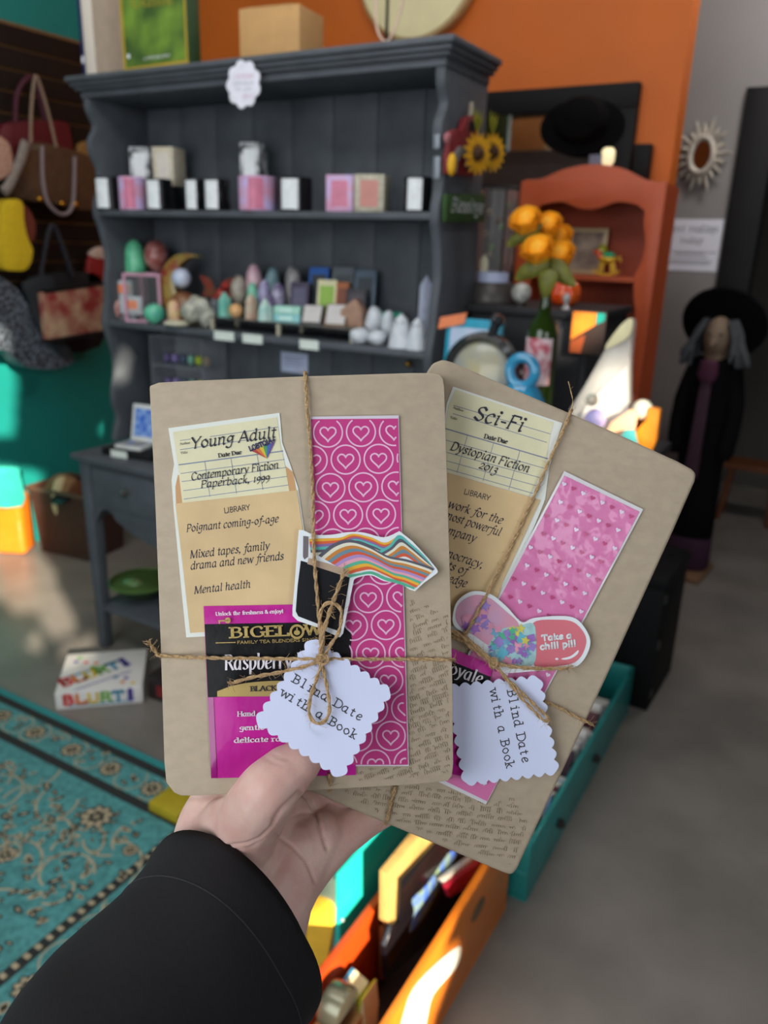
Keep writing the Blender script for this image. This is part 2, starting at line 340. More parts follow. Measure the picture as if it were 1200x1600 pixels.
g = MB().span((-.9, 5.8, 0), (1.0, 5.9, 4.0)); g.span((-.95, 4.42, 0), (-.85, 5.9, 4.0)); g.span((.95, 4.42, 0), (1.05, 5.9, 4.0))
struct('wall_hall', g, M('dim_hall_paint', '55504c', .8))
# slatwall on the left wall
g = MB(); g.mi = 0; g.span((-3.449, .6, 1.02), (-3.44, 3.25, 2.385)); g.mi = 1
z = 1.03
while z < 2.33:
    g.span((-3.44, .6, z), (-3.422, 3.25, z + .078)); z += .09
struct('trim_2', g, [Mgroove, Mdark])
# front wall behind the photographer, with openings shaped to throw the wanted sun patches
FY = -1.7
def sun_hole(P):
    t = (P.y - FY) / SUN_DIR.y; q = P - SUN_DIR * t; return (q.x, q.z)
HOLES = []
def sun_patch(pts): HOLES.append([sun_hole(V(p)) for p in pts])
SUN_OPENINGS = True

# ================================================================== RUG
Mrt = M('rug_teal', '509090', .95, var=.22, scale=60, bump=.3, bscale=400)
Mrd = M('rug_dark', '2c2f2d', .95, var=.3, scale=200, bump=.3, bscale=400)
Mrb = M('rug_beige', 'b0a184', .95, var=.2, scale=200)
Mre = M('rug_edge', '2f8a8a', .95, var=.12, scale=100)
RX1, RY1 = -1.13, 1.42
rug = MB(); rug.mi = 0; rug.span((-3.15, -.7, 0.001), (RX1, RY1, .009))
def rect(a, b, z, mi): rug.mi = mi; rug.add([(a[0], a[1], z), (b[0], a[1], z), (b[0], b[1], z), (a[0], b[1], z)], [(0, 1, 2, 3)])
for mi, off, wd in ((3, 0, .025), (1, .025, .030), (1, .155, .030)):
    z = .0096
    rect((-3.15 + off, RY1 - off - wd), (RX1 - off, RY1 - off), z, mi); rect((RX1 - off - wd, -.7), (RX1 - off, RY1 - off - wd), z, mi)
rr = random.Random(5)
def petals(x, y, r, n, mi, z, sq=.45, a0=0, core=.0):
    rug.mi = mi
    for k in range(n):
        a = a0 + 2 * PI * k / n; c, s = math.cos(a), math.sin(a); L = r * (1 - core) / 2; m = r * core + L; W = L * sq * 1.3
        rug.add([(x + c * (m + L * math.cos(t)) - s * W * math.sin(t), y + s * (m + L * math.cos(t)) + c * W * math.sin(t), z) for t in [2 * PI * j / 8 for j in range(8)]], [tuple(range(8))])
def flower(x, y, r, k=0):
    petals(x, y, r, 9, 1, .0098, .5, k); petals(x, y, r * .88, 9, 2, .0101, .42, k, .15); petals(x, y, r * .5, 6, 1, .0104, .5, k); petals(x, y, r * .22, 5, 2, .0107, .6)
def leaf(x, y, r, a, mi=1): petals(x, y, r, 1, mi, .0099, .35, a); petals(x + .3 * r * math.cos(a), y + .3 * r * math.sin(a), r * .45, 1, 2 if mi == 1 else 1, .0102, .35, a)
def vine(x, y, r, a0, a1, wd=.006):
    rug.mi = 2; n = 14
    A = [(x + (r) * math.cos(a0 + (a1 - a0) * i / n), y + r * math.sin(a0 + (a1 - a0) * i / n), .0097) for i in range(n + 1)]
    B = [(x + (r + wd) * math.cos(a0 + (a1 - a0) * i / n), y + (r + wd) * math.sin(a0 + (a1 - a0) * i / n), .0097) for i in range(n + 1)]
    rug.strip(A, B)
def inside(x, y): return x < RX1 - .20 and y < RY1 - .20
for i in range(46):                                           # border blossoms
    t = i * .085
    for bx, by in ((RX1 - .105 - t, RY1 - .105), (RX1 - .105, RY1 - .105 - t)):
        if bx < -3.1 or by < -.65: continue
        if i % 2: flower(bx, by, .036, i)
        else:
            for q in range(4): leaf(bx + rr.uniform(-.02, .02), by + rr.uniform(-.03, .03), .03, rr.uniform(0, 6.3), 1 if q % 2 else 2)
        vine(bx, by, .045, rr.uniform(0, 6), rr.uniform(2, 9), .004)
for i in range(420):
    x = rr.uniform(-3.1, RX1 - .22); y = rr.uniform(-.6, RY1 - .22)
    if not inside(x, y): continue
    if i % 5 == 0: flower(x, y, rr.uniform(.022, .05), i)
    else:
        a = rr.uniform(0, 6.3); vine(x, y, rr.uniform(.04, .10), a, a + rr.uniform(1, 2.6), .006)
        for q in range(5): leaf(x + rr.uniform(-.09, .09), min(y + rr.uniform(-.09, .09), RY1 - .23), rr.uniform(.014, .03), rr.uniform(0, 6.3), q % 2 + 1)
for k in range(420): leaf(rr.uniform(-2.6, RX1 - .24), rr.uniform(.3, RY1 - .24), rr.uniform(.016, .04), rr.uniform(0, 6.3), 1 if k % 3 else 2)
for k in range(70): rect((RX1 - .182, -.6 + k * .029), (RX1 - .165, -.588 + k * .029), .0099, 2)
tag(rug.build('floor_rug', [Mrt, Mrd, Mrb, Mre], world=True, smooth=False), 'teal oriental floor rug with dark borders and beige flowers', 'rug')

# ================================================================== HUTCH AND DESK
HX, HY, HW, HD = -2.352, 2.012, 1.339, .272
ZT, ZB, Z2, Z3, ZD = 1.998, 1.936, 1.591, 1.219, .772
hut = thing('display_hutch', 'charcoal painted open hutch with scalloped sides standing on the grey desk', 'hutch', (HX + HW / 2, HY + HD / 2, ZD))
WAVE = [(1.936, 0), (1.90, .002), (1.865, .022), (1.845, .022), (1.815, .002), (1.79, -.004), (1.76, .004), (1.72, .026), (1.66, .02), (1.615, .004), (1.591, 0), (1.565, .002), (1.53, .016), (1.47, .030), (1.42, .034), (1.36, .022), (1.29, .016), (1.24, .004), (1.219, 0), (1.195, .0), (1.15, .012), (1.08, .032), (1.02, .030), (.96, .012), (.91, .010), (.86, .024), (.81, .008), (.774, 0)]
for k, x in ((0, HX), (1, HX + HW - .026)):
    prof = [(p.x, p.y) for p in smooth_pts([(y, z, 0) for z, y in WAVE], 4)]
    pts = prof + [(HD, ZD + .002), (HD, ZB)]
    f = plane_fn((x, HY, 0), (0, 1, 0), (0, 0, 1))
    MB().prism(pts, f, 0, .026).build('side_panel', Mchar, hut, world=True, bevel=.003)
g = MB(); n = 8; pw = (HW - .052) / n
for i in range(n): g.span((HX + .026 + i * pw + .0012, HY + HD - .018, ZD + .002), (HX + .026 + (i + 1) * pw - .0012, HY + HD - .006, ZB))
g.span((HX + .026, HY + HD - .008, ZD + .002), (HX + HW - .026, HY + HD, ZB)); g.build('back_panel', Mchar, hut, world=True, bevel=.0015)
for z in (Z2, Z3): MB().span((HX + .0265, HY + .001, z - .02), (HX + HW - .0265, HY + HD - .019, z)).build('shelf', Mchar, hut, world=True, bevel=.004)
g = MB()
for a, b, o in ((ZB, ZB + .022, .006), (ZB + .021, ZB + .033, .020), (ZB + .032, ZB + .046, .030), (ZB + .045, ZT, .040)): g.span((HX - o, HY - o, a), (HX + HW + o, HY + HD, b))
g.build('cornice', Mchar, hut, world=True, bevel=.005)
desk = thing('desk', 'grey painted desk with a drawer and a low shelf under the hutch', 'desk', (HX + HW / 2, 2.04, 0))
DX0, DX1, DY0, DY1 = -2.322, -1.02, 1.795, 2.285
MB().span((DX0, DY0, ZD - .022), (DX1, DY1, ZD)).build('desk_top', Mchar, desk, world=True, bevel=.006)
for x in (DX0 + .02, DX1 - .07):
    for y in (DY0 + .02, DY1 - .07):
        g = MB(); a = .05
        g.add([(x, y, ZD - .023), (x + a, y, ZD - .023), (x + a, y + a, ZD - .023), (x, y + a, ZD - .023), (x + .006, y + .006, 0), (x + .044, y + .006, 0), (x + .044, y + .044, 0), (x + .006, y + .044, 0)],
              [(0, 1, 2, 3), (7, 6, 5, 4), (0, 4, 5, 1), (1, 5, 6, 2), (2, 6, 7, 3), (3, 7, 4, 0)])
        g.build('leg', Mchar, desk, world=True, bevel=.004)
f = plane_fn((0, DY0 + .03, 0), (1, 0, 0), (0, 0, 1))
x0, x1 = DX0 + .07, DX1 - .07
ap = [(x0, ZD - .023), (x1, ZD - .023), (x1, ZD - .25)] + [(x1 - .06 + .05 * math.cos(t), ZD - .25 + .055 * math.sin(t)) for t in [PI * j / 8 for j in range(1, 8)]] + \
     sm2([(x1 - .2, ZD - .27), (x1 - .35, ZD - .29), ((x0 + x1) / 2, ZD - .24), (x0 + .35, ZD - .29), (x0 + .2, ZD - .27)], 4, False) + [(x0 + .06 + .05 * math.cos(t), ZD - .25 + .055 * math.sin(t)) for t in [PI * j / 8 for j in range(1, 8)]] + [(x0, ZD - .25)]
MB().prism(ap, f, -.02, 0).build('apron', Mchar, desk, world=True, bevel=.002)
for xa, xb in ((x0 + .012, (x0 + x1) / 2 - .006), ((x0 + x1) / 2 + .006, x1 - .012)):
    d = MB().span((xa, DY0 + .018, ZD - .175), (xb, DY0 + .0295, ZD - .04)).build('drawer', Mchar, desk, world=True, bevel=.003)
    MB().lathe([(.018, 0), (.018, .004), (.006, .007), (.008, .014), (.014, .02), (.012, .026), (.001, .029)], (xa + .17 if xa < -1.9 else xb - .17, DY0 + .018, ZD - .105), 16, RX(PI / 2)).build('knob', M('worn_steel', '8d8a86', .35, .9), d, world=True)
MB().span((DX0 + .03, DY0 + .03, .16), (DX1 - .03, DY1 - .03, .18)).build('low_shelf', Mchar, desk, world=True, bevel=.003)
MB().span((DX0 + .035, DY0 + .07, ZD - .25), (DX0 + .05, DY1 - .07, ZD - .023)).build('side_apron', Mchar, desk, world=True)

def depth(P): return (V(P) - EYE).dot(CF)
def spot(u0, v0, u1, v1, y, z=None):
    P = gy((u0 + u1) / 2, v1, y); d = depth(P); k = d / FPX; h = (v1 - v0) * k * 1.04
    if z is not None:
        P.z = z; h = max(.012, gy((u0 + u1) / 2, v0, y).z - z)
    return P, (u1 - u0) * k, h

# ------------------------------------------------------------------ top of the hutch
P, W_, H_ = spot(168, -30, 318, 104, HY - .005, ZT)
t = thing('boxed_game', 'green boxed game with a gold border standing on the hutch top', 'board game', (P.x, P.y, ZT), -.06)
bw, bh = W_, .30
MB().span((-bw / 2, 0, 0), (bw / 2, .05, bh)).build('box', M('dark_green_card', '2f4a2c', .5), t, bevel=.003)
f = plane_fn((0, -.0006, 0), (1, 0, 0), (0, 0, 1))
g = MB()
for a, b in (((-bw / 2 + .002, .004), (bw / 2 - .002, .014)), ((-bw / 2 + .002, .012), (-bw / 2 + .013, bh - .01)), ((bw / 2 - .012, .012), (bw / 2 - .004, bh - .01))): g.span((a[0], -.0012, a[1]), (b[0], 0, b[1]))
g.build('border', M('gold_foil', 'c4a63c', .4, .2), t)
MB().span((-bw / 2 + .014, -.0008, .015), (bw / 2 - .014, 0, bh - .02)).build('cover_art', M('green_cover_art', '3f5a26', .6, scale=9, col2='7c9c36', detail=2), t)
g = MB(); text(g, f, 'Game', (-.09, .175), (.10, .165), .034, 'serif', .0016, False); g.build('lettering', M('dull_gold_ink', '9a8a30', .5), t)
g = MB(); text(g, f, 'a strategy game', (-.05, .03), (.07, .03), .008, 'serif', .0016, False); g.span((-bw / 2 + .022, -.0014, .04), (-bw / 2 + .034, -.001, .052)); g.build('small_print', Mwhite, t)
P, W_, H_ = spot(122, -30, 166, 108, HY + .03, ZT)
t = thing('large_book', 'thick book with navy spine and cream pages standing on the hutch edge', 'book', (P.x - .012, P.y, ZT))
MB().span((-.036, 0, 0), (-.020, .13, .30)).build('cover', M('navy_cover', '1a2450', .5), t, bevel=.002)
MB().span((-.0198, .001, 0.002), (.030, .125, .296)).build('page_block', M('cream_pages', 'd9cdc0', .8, var=.06, scale=200, stretch=(30, 1, 1)), t, bevel=.002)
MB().span((.0302, 0, 0), (.033, .13, .30)).build('cover', M('pale_cover', 'b9aa98', .6), t)
MB().lathe([(.006, 0), (.006, .0006)], (-.028, -.0004, .06), 12, RX(PI / 2), (1, 2)).build('spine_mark', Mwhite, t)
P, W_, H_ = spot(352, 2, 490, 84, HY + .09, ZT)
t = thing('cardboard_box', 'plain kraft cardboard box on top of the hutch', 'box', (P.x - .02, P.y, ZT), .12)
Mkb = M('cardboard', 'c09560', .75, var=.05, scale=20)
MB().span((-.085, 0, 0), (.12, .15, .155)).build('carton', Mkb, t, bevel=.003)
MB().span((-.06, -.0006, .154), (.10, .15, .1562)).build('flap', Mkb, t)
# wooden-stick stand and the round cream drum behind
P = gy(604, 62, HY + .12)
t = thing('display_stand', 'slim black pole stand on the hutch top', 'stand', (P.x, P.y, ZT))
MB().lathe([(.055, 0), (.055, .006), (.045, .011), (.008, .014)], n=24).build('base', Mblack, t)
MB().tube([(0, 0, .01), (0, 0, .5)], .0045).build('pole', Mblack, t)
MB().tube(smooth_pts([(-.035, 0, .2), (-.03, -.01, .09), (-.008, -.008, .04), (.02, -.01, .045), (.045, 0, .12), (.07, 0, .22)], 6), .0035, 6).build('ribbon', M('pale_ribbon', 'd8b8a4', .5), t)
C_ = gy(655, -55, 3.26)
t = thing('round_drum', 'round cream drum hung on the orange wall above the hutch', 'drum', (C_.x, 3.29, C_.z))
R_ = .275
MB().lathe([(R_ - .01, 0), (R_, .01), (R_, .05), (R_ - .012, .056)], (0, 0, 0), 48, RX(PI / 2)).build('frame', M('pale_wood_hoop', 'b99a6a', .6), t)
MB().lathe([(R_ - .014, .0565), (R_ - .03, .059), (.001, .06)], (0, 0, 0), 48, RX(PI / 2)).build('skin', M('drum_skin', 'eee0b0', .6, var=.05, scale=8), t)

# scalloped sign on the cornice
P = gy(381, 132, HY - .045)
t = thing('scalloped_sign', 'white scalloped card sign stuck on the front of the hutch cornice', 'sign', P)
f = plane_fn((0, 0, 0), (1, 0, 0), (0, 0, 1)); kk = depth(P) / FPX
out = [((r * math.cos(a)) * kk, (r * math.sin(a)) * kk) for a, r in [(2 * PI * i / 80, 29.5 + 5.0 * abs(math.sin(4.5 * 2 * PI * i / 80))) for i in range(80)]]
MB().prism(out, f, 0, .003).build('card', M('sign_white', 'e9e6f0', .6), t)
g = MB(); text(g, f, 'candles', (-.03, .018), (.036, .014), .012, 'script', .0035, False); g.build('lettering', M('pink_ink', 'd58ab4', .6), t)
g = MB(); text(g, f, 'hand poured', (-.038, .000), (.038, -.002), .009, 'script', .0035, False); text(g, f, 'soy wax', (-.03, -.014), (.03, -.016), .008, 'script', .0035, False); g.build('lettering', M('grey_ink', '8b93a0', .6), t)
g = MB(); text(g, f, 'local', (-.008, -.034), (.036, -.036), .012, 'script', .0035, False); g.build('lettering', MC['pink_ink'], t)

# ------------------------------------------------------------------ candles on the upper shelf
Mlab = M('candle_label', 'e6e8ea', .6, var=.06, scale=60)
Mjar = M('black_jar', '101114', .25, var=.1)
Mpink = M('iridescent_pink', 'd79ab4', .3, var=.1, scale=25, col2='c9b6e2')
Mpk2 = M('rose_pink', 'c96f8c', .35, var=.1)
Mcow = M('cow_print', '25262a', .5, scale=26, col2='d9dadc', detail=1)
Mcream = M('cream_carton', 'd6cdb8', .6, var=.08, scale=60, col2='c6b8a0')
def candle(name, u0, u1, v0, v1, y, label, kind='black'):
    P, w_, h_ = spot(u0, v0, u1, v1, y, Z2)
    t = thing(name, label, 'candle', P, YAW * .6, 'jar candles on the upper shelf'); r = w_ / 2
    MB().lathe([(r * .92, 0), (r, .004), (r, h_ - .003), (r * .94, h_), (r * .9, h_ - .004), (r * .88, h_ - .02), (.001, h_ - .02)], n=28).build('jar', Mjar if kind == 'black' else Mpink, t)
    g = MB(); A = []; B = []
    a0, a1 = (-2.2, -1.1) if kind == 'black' else (-1.7, -.9)
    for i in range(13):
        a = a0 + (a1 - a0) * i / 12; A.append((r * 1.012 * math.cos(a), r * 1.012 * math.sin(a), h_ * .06)); B.append((r * 1.012 * math.cos(a), r * 1.012 * math.sin(a), h_ * .94))
    g.strip(A, B).build('label', Mlab if kind == 'black' else Mpk2, t)
    MB().lathe([(r * .87, h_ - .0195), (.001, h_ - .018)], n=20).build('wax', M('soy_wax', 'd8d2c4', .5), t)
    MB().tube([(0, 0, h_ - .018), (.001, 0, h_ - .008)], .001, 5).build('wick', Mblack, t)
    return t
candle('jar_candle', 152, 192, 277, 321, 2.05, 'black jar candle with white label nearest the hutch left side')
candle('jar_candle', 188, 230, 277, 323, 2.06, 'pink iridescent jar candle second from the hutch left side', 'pink')
candle('jar_candle', 230, 270, 280, 324, 2.06, 'black jar candle in front of the stacked cow print cartons')
candle('jar_candle', 290, 324, 280, 324, 2.07, 'black jar candle standing left of its close twin mid shelf')
candle('jar_candle', 320, 360, 280, 326, 2.06, 'black jar candle right of its close twin mid shelf')
candle('jar_candle', 374, 432, 276, 327, 2.06, 'wide pink jar candle under the single cow print carton', 'pink')
candle('jar_candle', 436, 488, 278, 327, 2.06, 'black jar candle between the pink candle and pink carton')
candle('jar_candle', 630, 674, 277, 327, 2.06, 'black jar candle by itself at the right end of the upper shelf')
def carton(name, u0, u1, v0, v1, y, z, label, m1, m2, rz=0, cat='box', grp='candle cartons on the upper shelf', dd=None):
    P, w_, h_ = spot(u0, v0, u1, v1, y, z)
    t = thing(name, label, cat, P, rz, grp); d_ = dd or w_
    MB().span((-w_ / 2, -.0, 0), (w_ / 2, d_, h_)).build('carton', m1, t, bevel=.002)
    MB().span((-w_ * .30, -.0009, h_ * .15), (w_ * .30, -.0001, h_ * .85)).build('label', m2, t)
    return t, w_, h_
carton('candle_carton', 202, 236, 229, 283, 2.12, Z2 + .082, 'cow print carton stacked behind the left candles', Mcow, Mlab, .25, dd=.07)
carton('candle_carton', 238, 274, 229, 284, 2.11, Z2 + .082, 'cream carton stacked beside the left cow print carton', Mcream, M('cream_label', 'd9cfc4', .6), .25, dd=.085)
for u in (216, 252):      # the cartons below that carry them
    carton('candle_carton', u - 17, u + 17, 284, 322, 2.15, Z2, 'dark carton hidden behind the left candles, %s' % ('under the cow print carton' if u == 216 else 'under the cream carton'), M('dark_carton', '30343a', .6), Mlab, .25, dd=.07)
carton('candle_carton', 374, 406, 222, 276, 2.12, Z2 + .082, 'cow print carton on top of the wide pink candle', Mcow, Mlab, .25, dd=.07)
carton('candle_carton', 376, 412, 276, 322, 2.15, Z2, 'dark carton standing behind the wide pink candle', MC['dark_carton'], Mlab, .25, dd=.07)
carton('candle_carton', 508, 552, 273, 328, 2.07, Z2, 'pink and lilac carton left of the pale carton', Mpink, Mpk2, .3, dd=.05)
carton('candle_carton', 552, 600, 272, 328, 2.07, Z2, 'pale speckled carton right of the pink carton', M('speckled_carton', 'c9c2ae', .6, scale=70, col2='a89f8c'), M('red_trim_label', 'c98a80', .6), .3, dd=.09)

# ------------------------------------------------------------------ crystals and oddments on the middle shelf
def rock(name, u0, v0, u1, v1, y, z, label, cat, mat, grp, seed=1, amp=.18, sq=1.0, rz=0.0):
    P, w_, h_ = spot(u0, v0, u1, v1, y, z); g = MB(); g.ell((0, 0, h_ / 2), (w_ / 2, w_ / 2 * sq, h_ / 2), None, 18, 12)
    g.v = [V((p.x, p.y, h_ / 2 + (p.z - h_ / 2))) * 1 for p in g.v]
    q = []
    for p in g.v:
        n_ = noise.noise(p * (2.2 / max(w_, h_)) + V((seed * 3.1, 0, 0))); d = (p - V((0, 0, h_ / 2))); r = p + d * (n_ * amp * 2); r.z = max(r.z, 0); q.append(r)
    g.v = q; o = g.build(name, mat); o.location = P; o.rotation_euler = (0, 0, rz); return tag(o, label, cat, grp)
def tower(name, u0, v0, u1, v1, y, z, label, cat, mat, grp, tip=.3, n=6, rz=.2):
    P, w_, h_ = spot(u0, v0, u1, v1, y, z); r = w_ / 2
    o = MB().lathe([(r, 0), (r, .003), (r * .86, h_ * (1 - tip)), (r * .12, h_ * .985), (.0005, h_)], n=n).build(name, mat, smooth=False, bevel=0); o.location = P; o.rotation_euler = (0, 0, rz)
    return tag(o, label, cat, grp)
def c_(n, a, b=None, **k): return M(n, a, k.pop('rough', .3), col2=b, scale=k.pop('scale', 40), **k)
GR = 'crystals on the middle shelf'
# glass and pink metal tent with its stones behind
P, W_, H_ = spot(203, 415, 270, 480, 2.12, Z3)
t = thing('glass_terrarium', 'pink framed glass box on the left of the middle shelf', 'terrarium', P, .35)
hh = H_ * 1.05; ww = W_ * .42; fr = []
C8 = [(-ww, -ww, 0), (ww, -ww, 0), (ww, ww, 0), (-ww, ww, 0), (-ww, -ww, hh * .8), (ww, -ww, hh * .8), (ww, ww, hh * .8), (-ww, ww, hh * .8)]
g = MB()
for a, b in ((0, 1), (1, 2), (2, 3), (3, 0), (4, 5), (5, 6), (6, 7), (7, 4), (0, 4), (1, 5), (2, 6), (3, 7)): g.tube([C8[a], C8[b]], .0055, 6)
g.build('frame', M('pink_metal', 'd49fb4', .4), t)
g = MB(); g.span((-ww, -ww - .001, .004), (ww, -ww + .001, hh * .8)); g.span((ww - .001, -ww, .004), (ww + .001, ww, hh * .8)); g.span((-ww - .001, -ww, .004), (-ww + .001, ww, hh * .8)); g.build('pane', Mplast, t)
o = MB().span((-ww, -ww, 0), (ww, ww, .003)).build('bottom_plate', M('pink_metal', 'd49fb4'), t)
zt = Z3 + hh * .8 + .004
Pm, W_, H_ = spot(196, 374, 228, 420, 2.14, zt)
o = MB().lathe([(W_ * .48, 0), (W_ * .5, .01), (W_ * .46, H_ * .6), (W_ * .36, H_ * .85), (W_ * .18, H_ * .97), (.0005, H_)], n=20).build('stone_tower', c_('mint_stone', '6fcf9f', '57b78a', coat=.4)); o.location = Pm + V((.0, 0, 0)); tag(o, 'rounded mint green stone tower standing on the pink framed glass box', 'crystal', GR)
rock('stone_sphere', 226, 374, 264, 412, 2.16, zt, 'red brown polished stone ball beside the mint tower', 'crystal', c_('jasper', '8a3f3a', 'b98078', coat=.5), GR, 2, .06)
for u0, v0, label in ((173, 430, 'upper small white display card with orange price sticker'), (187, 458, 'lower small white display card with orange price sticker')):
    P, W_, H_ = spot(u0, v0, u0 + 38, v0 + (72 if v0 < 450 else 44), 2.08 if v0 < 450 else 2.05, Z3)
    t = thing('price_card', label, 'card', P, .3, 'price cards on the middle shelf')
    hz = .075 if v0 < 450 else .025
    MB().span((-W_ / 2, 0, hz), (W_ / 2, .004, hz + .062)).build('card', M('pale_grey_card', 'b9bdc0', .6), t, bevel=.001)
    MB().span((-W_ * .25, -.0012, hz + .018), (W_ * .3, -.0002, hz + .048)).build('sticker', M('orange_sticker', 'f08a5a', .6), t)
    MB().span((-.012, .0045, 0), (.012, .03, hz + .03)).build('stand', M('grey_metal_clip', '8d9094', .4, .6), t)
    MB().span((-.02, -.004, 0), (.02, .004, .012)).build('foot', MC['grey_metal_clip'], t)
rock('stone_egg', 226, 474, 260, 510, 2.05, Z3, 'teal green polished stone egg in front of the pink frame', 'crystal', c_('malachite', '3fa08c', '6fd0a8', coat=.6), GR, 3, .03)
rock('shell', 262, 468, 284, 500, 2.07, Z3, 'small yellow and pink shell beside the teal egg', 'shell', c_('shell', 'd8c48a', 'd89a8a'), GR, 4, .1)
rock('flat_stone', 258, 500, 300, 514, 2.035, Z3, 'flat cream stone at the shelf front below the shell', 'stone', c_('cream_stone', 'd8d4c0', 'c8c2a8'), GR, 5, .1)
rock('shell', 174, 466, 192, 498, 2.07, Z3, 'pinkish red shell behind the lower price card', 'shell', c_('red_shell', 'a86a64', 'c89a92'), GR, 15, .1)
rock('quartz_cluster', 288, 462, 334, 516, 2.06, Z3, 'grey and white rough quartz cluster left of the riser', 'crystal', c_('grey_quartz', '8e8f8a', 'c5c3b0', coat=.4, scale=60), GR, 6, .35)
P, W_, H_ = spot(270, 392, 330, 478, 2.15, Z3)
t = thing('moon_figurine', 'red and gold crescent moon figurine holding a pale ball', 'figurine', P, .3); t.scale = (H_ / .155,) * 3
mo = [(.07 * math.cos(a), .075 + .075 * math.sin(a)) for a in [math.radians(x) for x in range(65, 305, 12)]]
mi_ = [(.022 + .055 * math.cos(a), .085 + .058 * math.sin(a)) for a in [math.radians(x) for x in range(285, 75, -12)]]
f = plane_fn((0, 0, 0), (1, 0, 0), (0, 0, 1)); MB().prism(mo + mi_, f, -.015, .015).build('crescent', c_('red_gold_glaze', '8a2a22', '9a8440', coat=.5), t, bevel=.006)
MB().ell((-.012, -.02, .098), .021).build('ball', c_('opal', 'b9c4e0', 'd8dcea', coat=.5), t)
MB().ell((-.012, -.015, .035), (.035, .03, .035)).build('bowl', c_('brown_glaze', '7a4632', '8f6a44'), t)
P, W_, H_ = spot(322, 432, 360, 480, 2.14, Z3)
t = thing('dragon_figurine', 'small red dragon figurine with spread wings beside the moon', 'figurine', P); t.scale = (H_ / .1,) * 3
MB().tube(smooth_pts([(-.03, 0, .01), (-.02, 0, .03), (0, 0, .04), (.015, 0, .07), (.03, -.01, .085)], 5), [.012] * 8 + [.014] * 8 + [.008] * 5, 8).build('body', c_('dragon_red', '8a2a28', 'a84038'), t)
for s in (-1, 1): MB().prism([(0, 0), (.02 * s, .05), (.05 * s, .055), (.035 * s, .03), (.045 * s, .015), (.02 * s, .012)], plane_fn((0, .005, .045), (1, 0, 0), (0, 0, 1)), 0, .003).build('wing', c_('dragon_wing', '6f4a34', '8a2a28'), t)
# riser with stones
RA = gy(330, 500, 2.06); RB = gy(556, 512, 2.06)
t = thing('shelf_riser', 'low clear acrylic riser with legs carrying stones and boxes', 'riser', ((RA.x + RB.x) / 2, 2.1, Z3)); rl = RB.x - RA.x; RZ_ = Z3 + .042
MB().span((-rl / 2, -.05, .038), (rl / 2, .09, .042)).build('tray', M('smoked_acrylic', '5c5c58', .2), t, bevel=.001)
for x in (-rl / 2 + .01, 0, rl / 2 - .01):
    for y in (-.045, .08): MB().span((x - .006, y - .004, 0), (x + .006, y + .004, .0378)).build('leg', M('cream_leg', 'b7b09c', .5), t)
tower('crystal_tower', 340, 456, 364, 499, 2.09, RZ_, 'teal crystal tower at the left end of the riser', 'crystal', c_('teal_crystal', '5fb0a0', '8fc9b8', coat=.4), GR)
rock('stone_sphere', 358, 474, 380, 502, 2.075, RZ_, 'orange polished stone ball on the riser', 'crystal', c_('carnelian', 'd8a060', 'e8b884', coat=.5), GR, 7, .02)
tower('crystal_tower', 382, 458, 404, 507, 2.08, RZ_, 'cream and pink crystal tower right of the orange ball', 'crystal', c_('cream_crystal', 'c9bda4', 'b88f80', coat=.4), GR)
tower('crystal_tower', 402, 466, 428, 508, 2.07, RZ_, 'pale teal crystal tower right of the cream tower', 'crystal', c_('pale_teal', '9fcfc8', 'c9d8d0', coat=.4), GR, .4)
rock('stone_sphere', 384, 412, 410, 440, 2.18, RZ_ + .05, 'pink polished ball at the back of the riser', 'crystal', c_('rose_quartz', 'c99aa8', 'd8b4bc', coat=.5), GR, 8, .02)
rock('stone_sphere', 360, 430, 386, 462, 2.16, RZ_ + .03, 'mottled cream ball left of the pink ball', 'crystal', c_('mottled_cream', 'b8b0a0', '8f867c', coat=.4), GR, 9, .02)
for u, m in ((397, 'pink ball'), (373, 'mottled cream ball')):
    P, W_, H_ = spot(u - 11, 440, u + 11, 480, 2.18 if u == 397 else 2.16, RZ_)
    o = MB().lathe([(.014, 0), (.014, .005), (.008, .012), (.008, (.05 if u == 397 else .03) - .006), (.012, (.05 if u == 397 else .03))], n=14).build('ball_stand', MC['smoked_acrylic']); o.location = P; tag(o, 'small dark stand under the %s' % m, 'stand')
for (u0, v0, u1, v1, y, lb, m) in (
    (384, 442, 404, 474, 2.13, 'mint green rough stone between the two balls', c_('mint_rough', '6fb89a', '8fd0b4')),
    (402, 438, 424, 468, 2.15, 'lilac stone behind the pale teal tower', c_('lilac', '9a92b8', 'b0a8c8')),
    (410, 420, 438, 446, 2.19, 'grey blue stone at the back left of the boxes', c_('blue_grey', '5f7f86', '7f9aa0')),
    (422, 440, 446, 470, 2.14, 'purple and white stone left of the purple box', c_('amethyst', '5a4a72', 'b0a8c0')),
    (444, 418, 474, 448, 2.19, 'speckled grey stone behind the purple box', c_('granite', '6a6464', 'a8a4a4')),
    (330, 466, 346, 500, 2.10, 'dark grey stone at the riser left edge', c_('dark_stone', '4a4e54', '6a6e74')),
    (412, 462, 430, 478, 2.10, 'small violet stone above the pale teal tower', c_('violet', '5c4f70', '7d7192'))):
    rock('tumbled_stone', u0, v0, u1, v1, y, RZ_, lb, 'crystal', m, GR, u0 * .1, .15)
def deck(name, u0, v0, u1, v1, y, z, label, m1, m2, rz=.3, tilt=0, d_=.03, cat='box', grp='card decks and boxes on the riser'):
    P, w_, h_ = spot(u0, v0, u1, v1, y, z); t = thing(name, label, cat, P, rz, grp); t.rotation_euler = (tilt, 0, rz)
    MB().span((-w_ / 2, 0, 0), (w_ / 2, d_, h_)).build('box', m1, t, bevel=.0015)
    MB().span((-w_ * .36, -.001, h_ * .12), (w_ * .36, -.0001, h_ * .86)).build('label', m2, t); return t
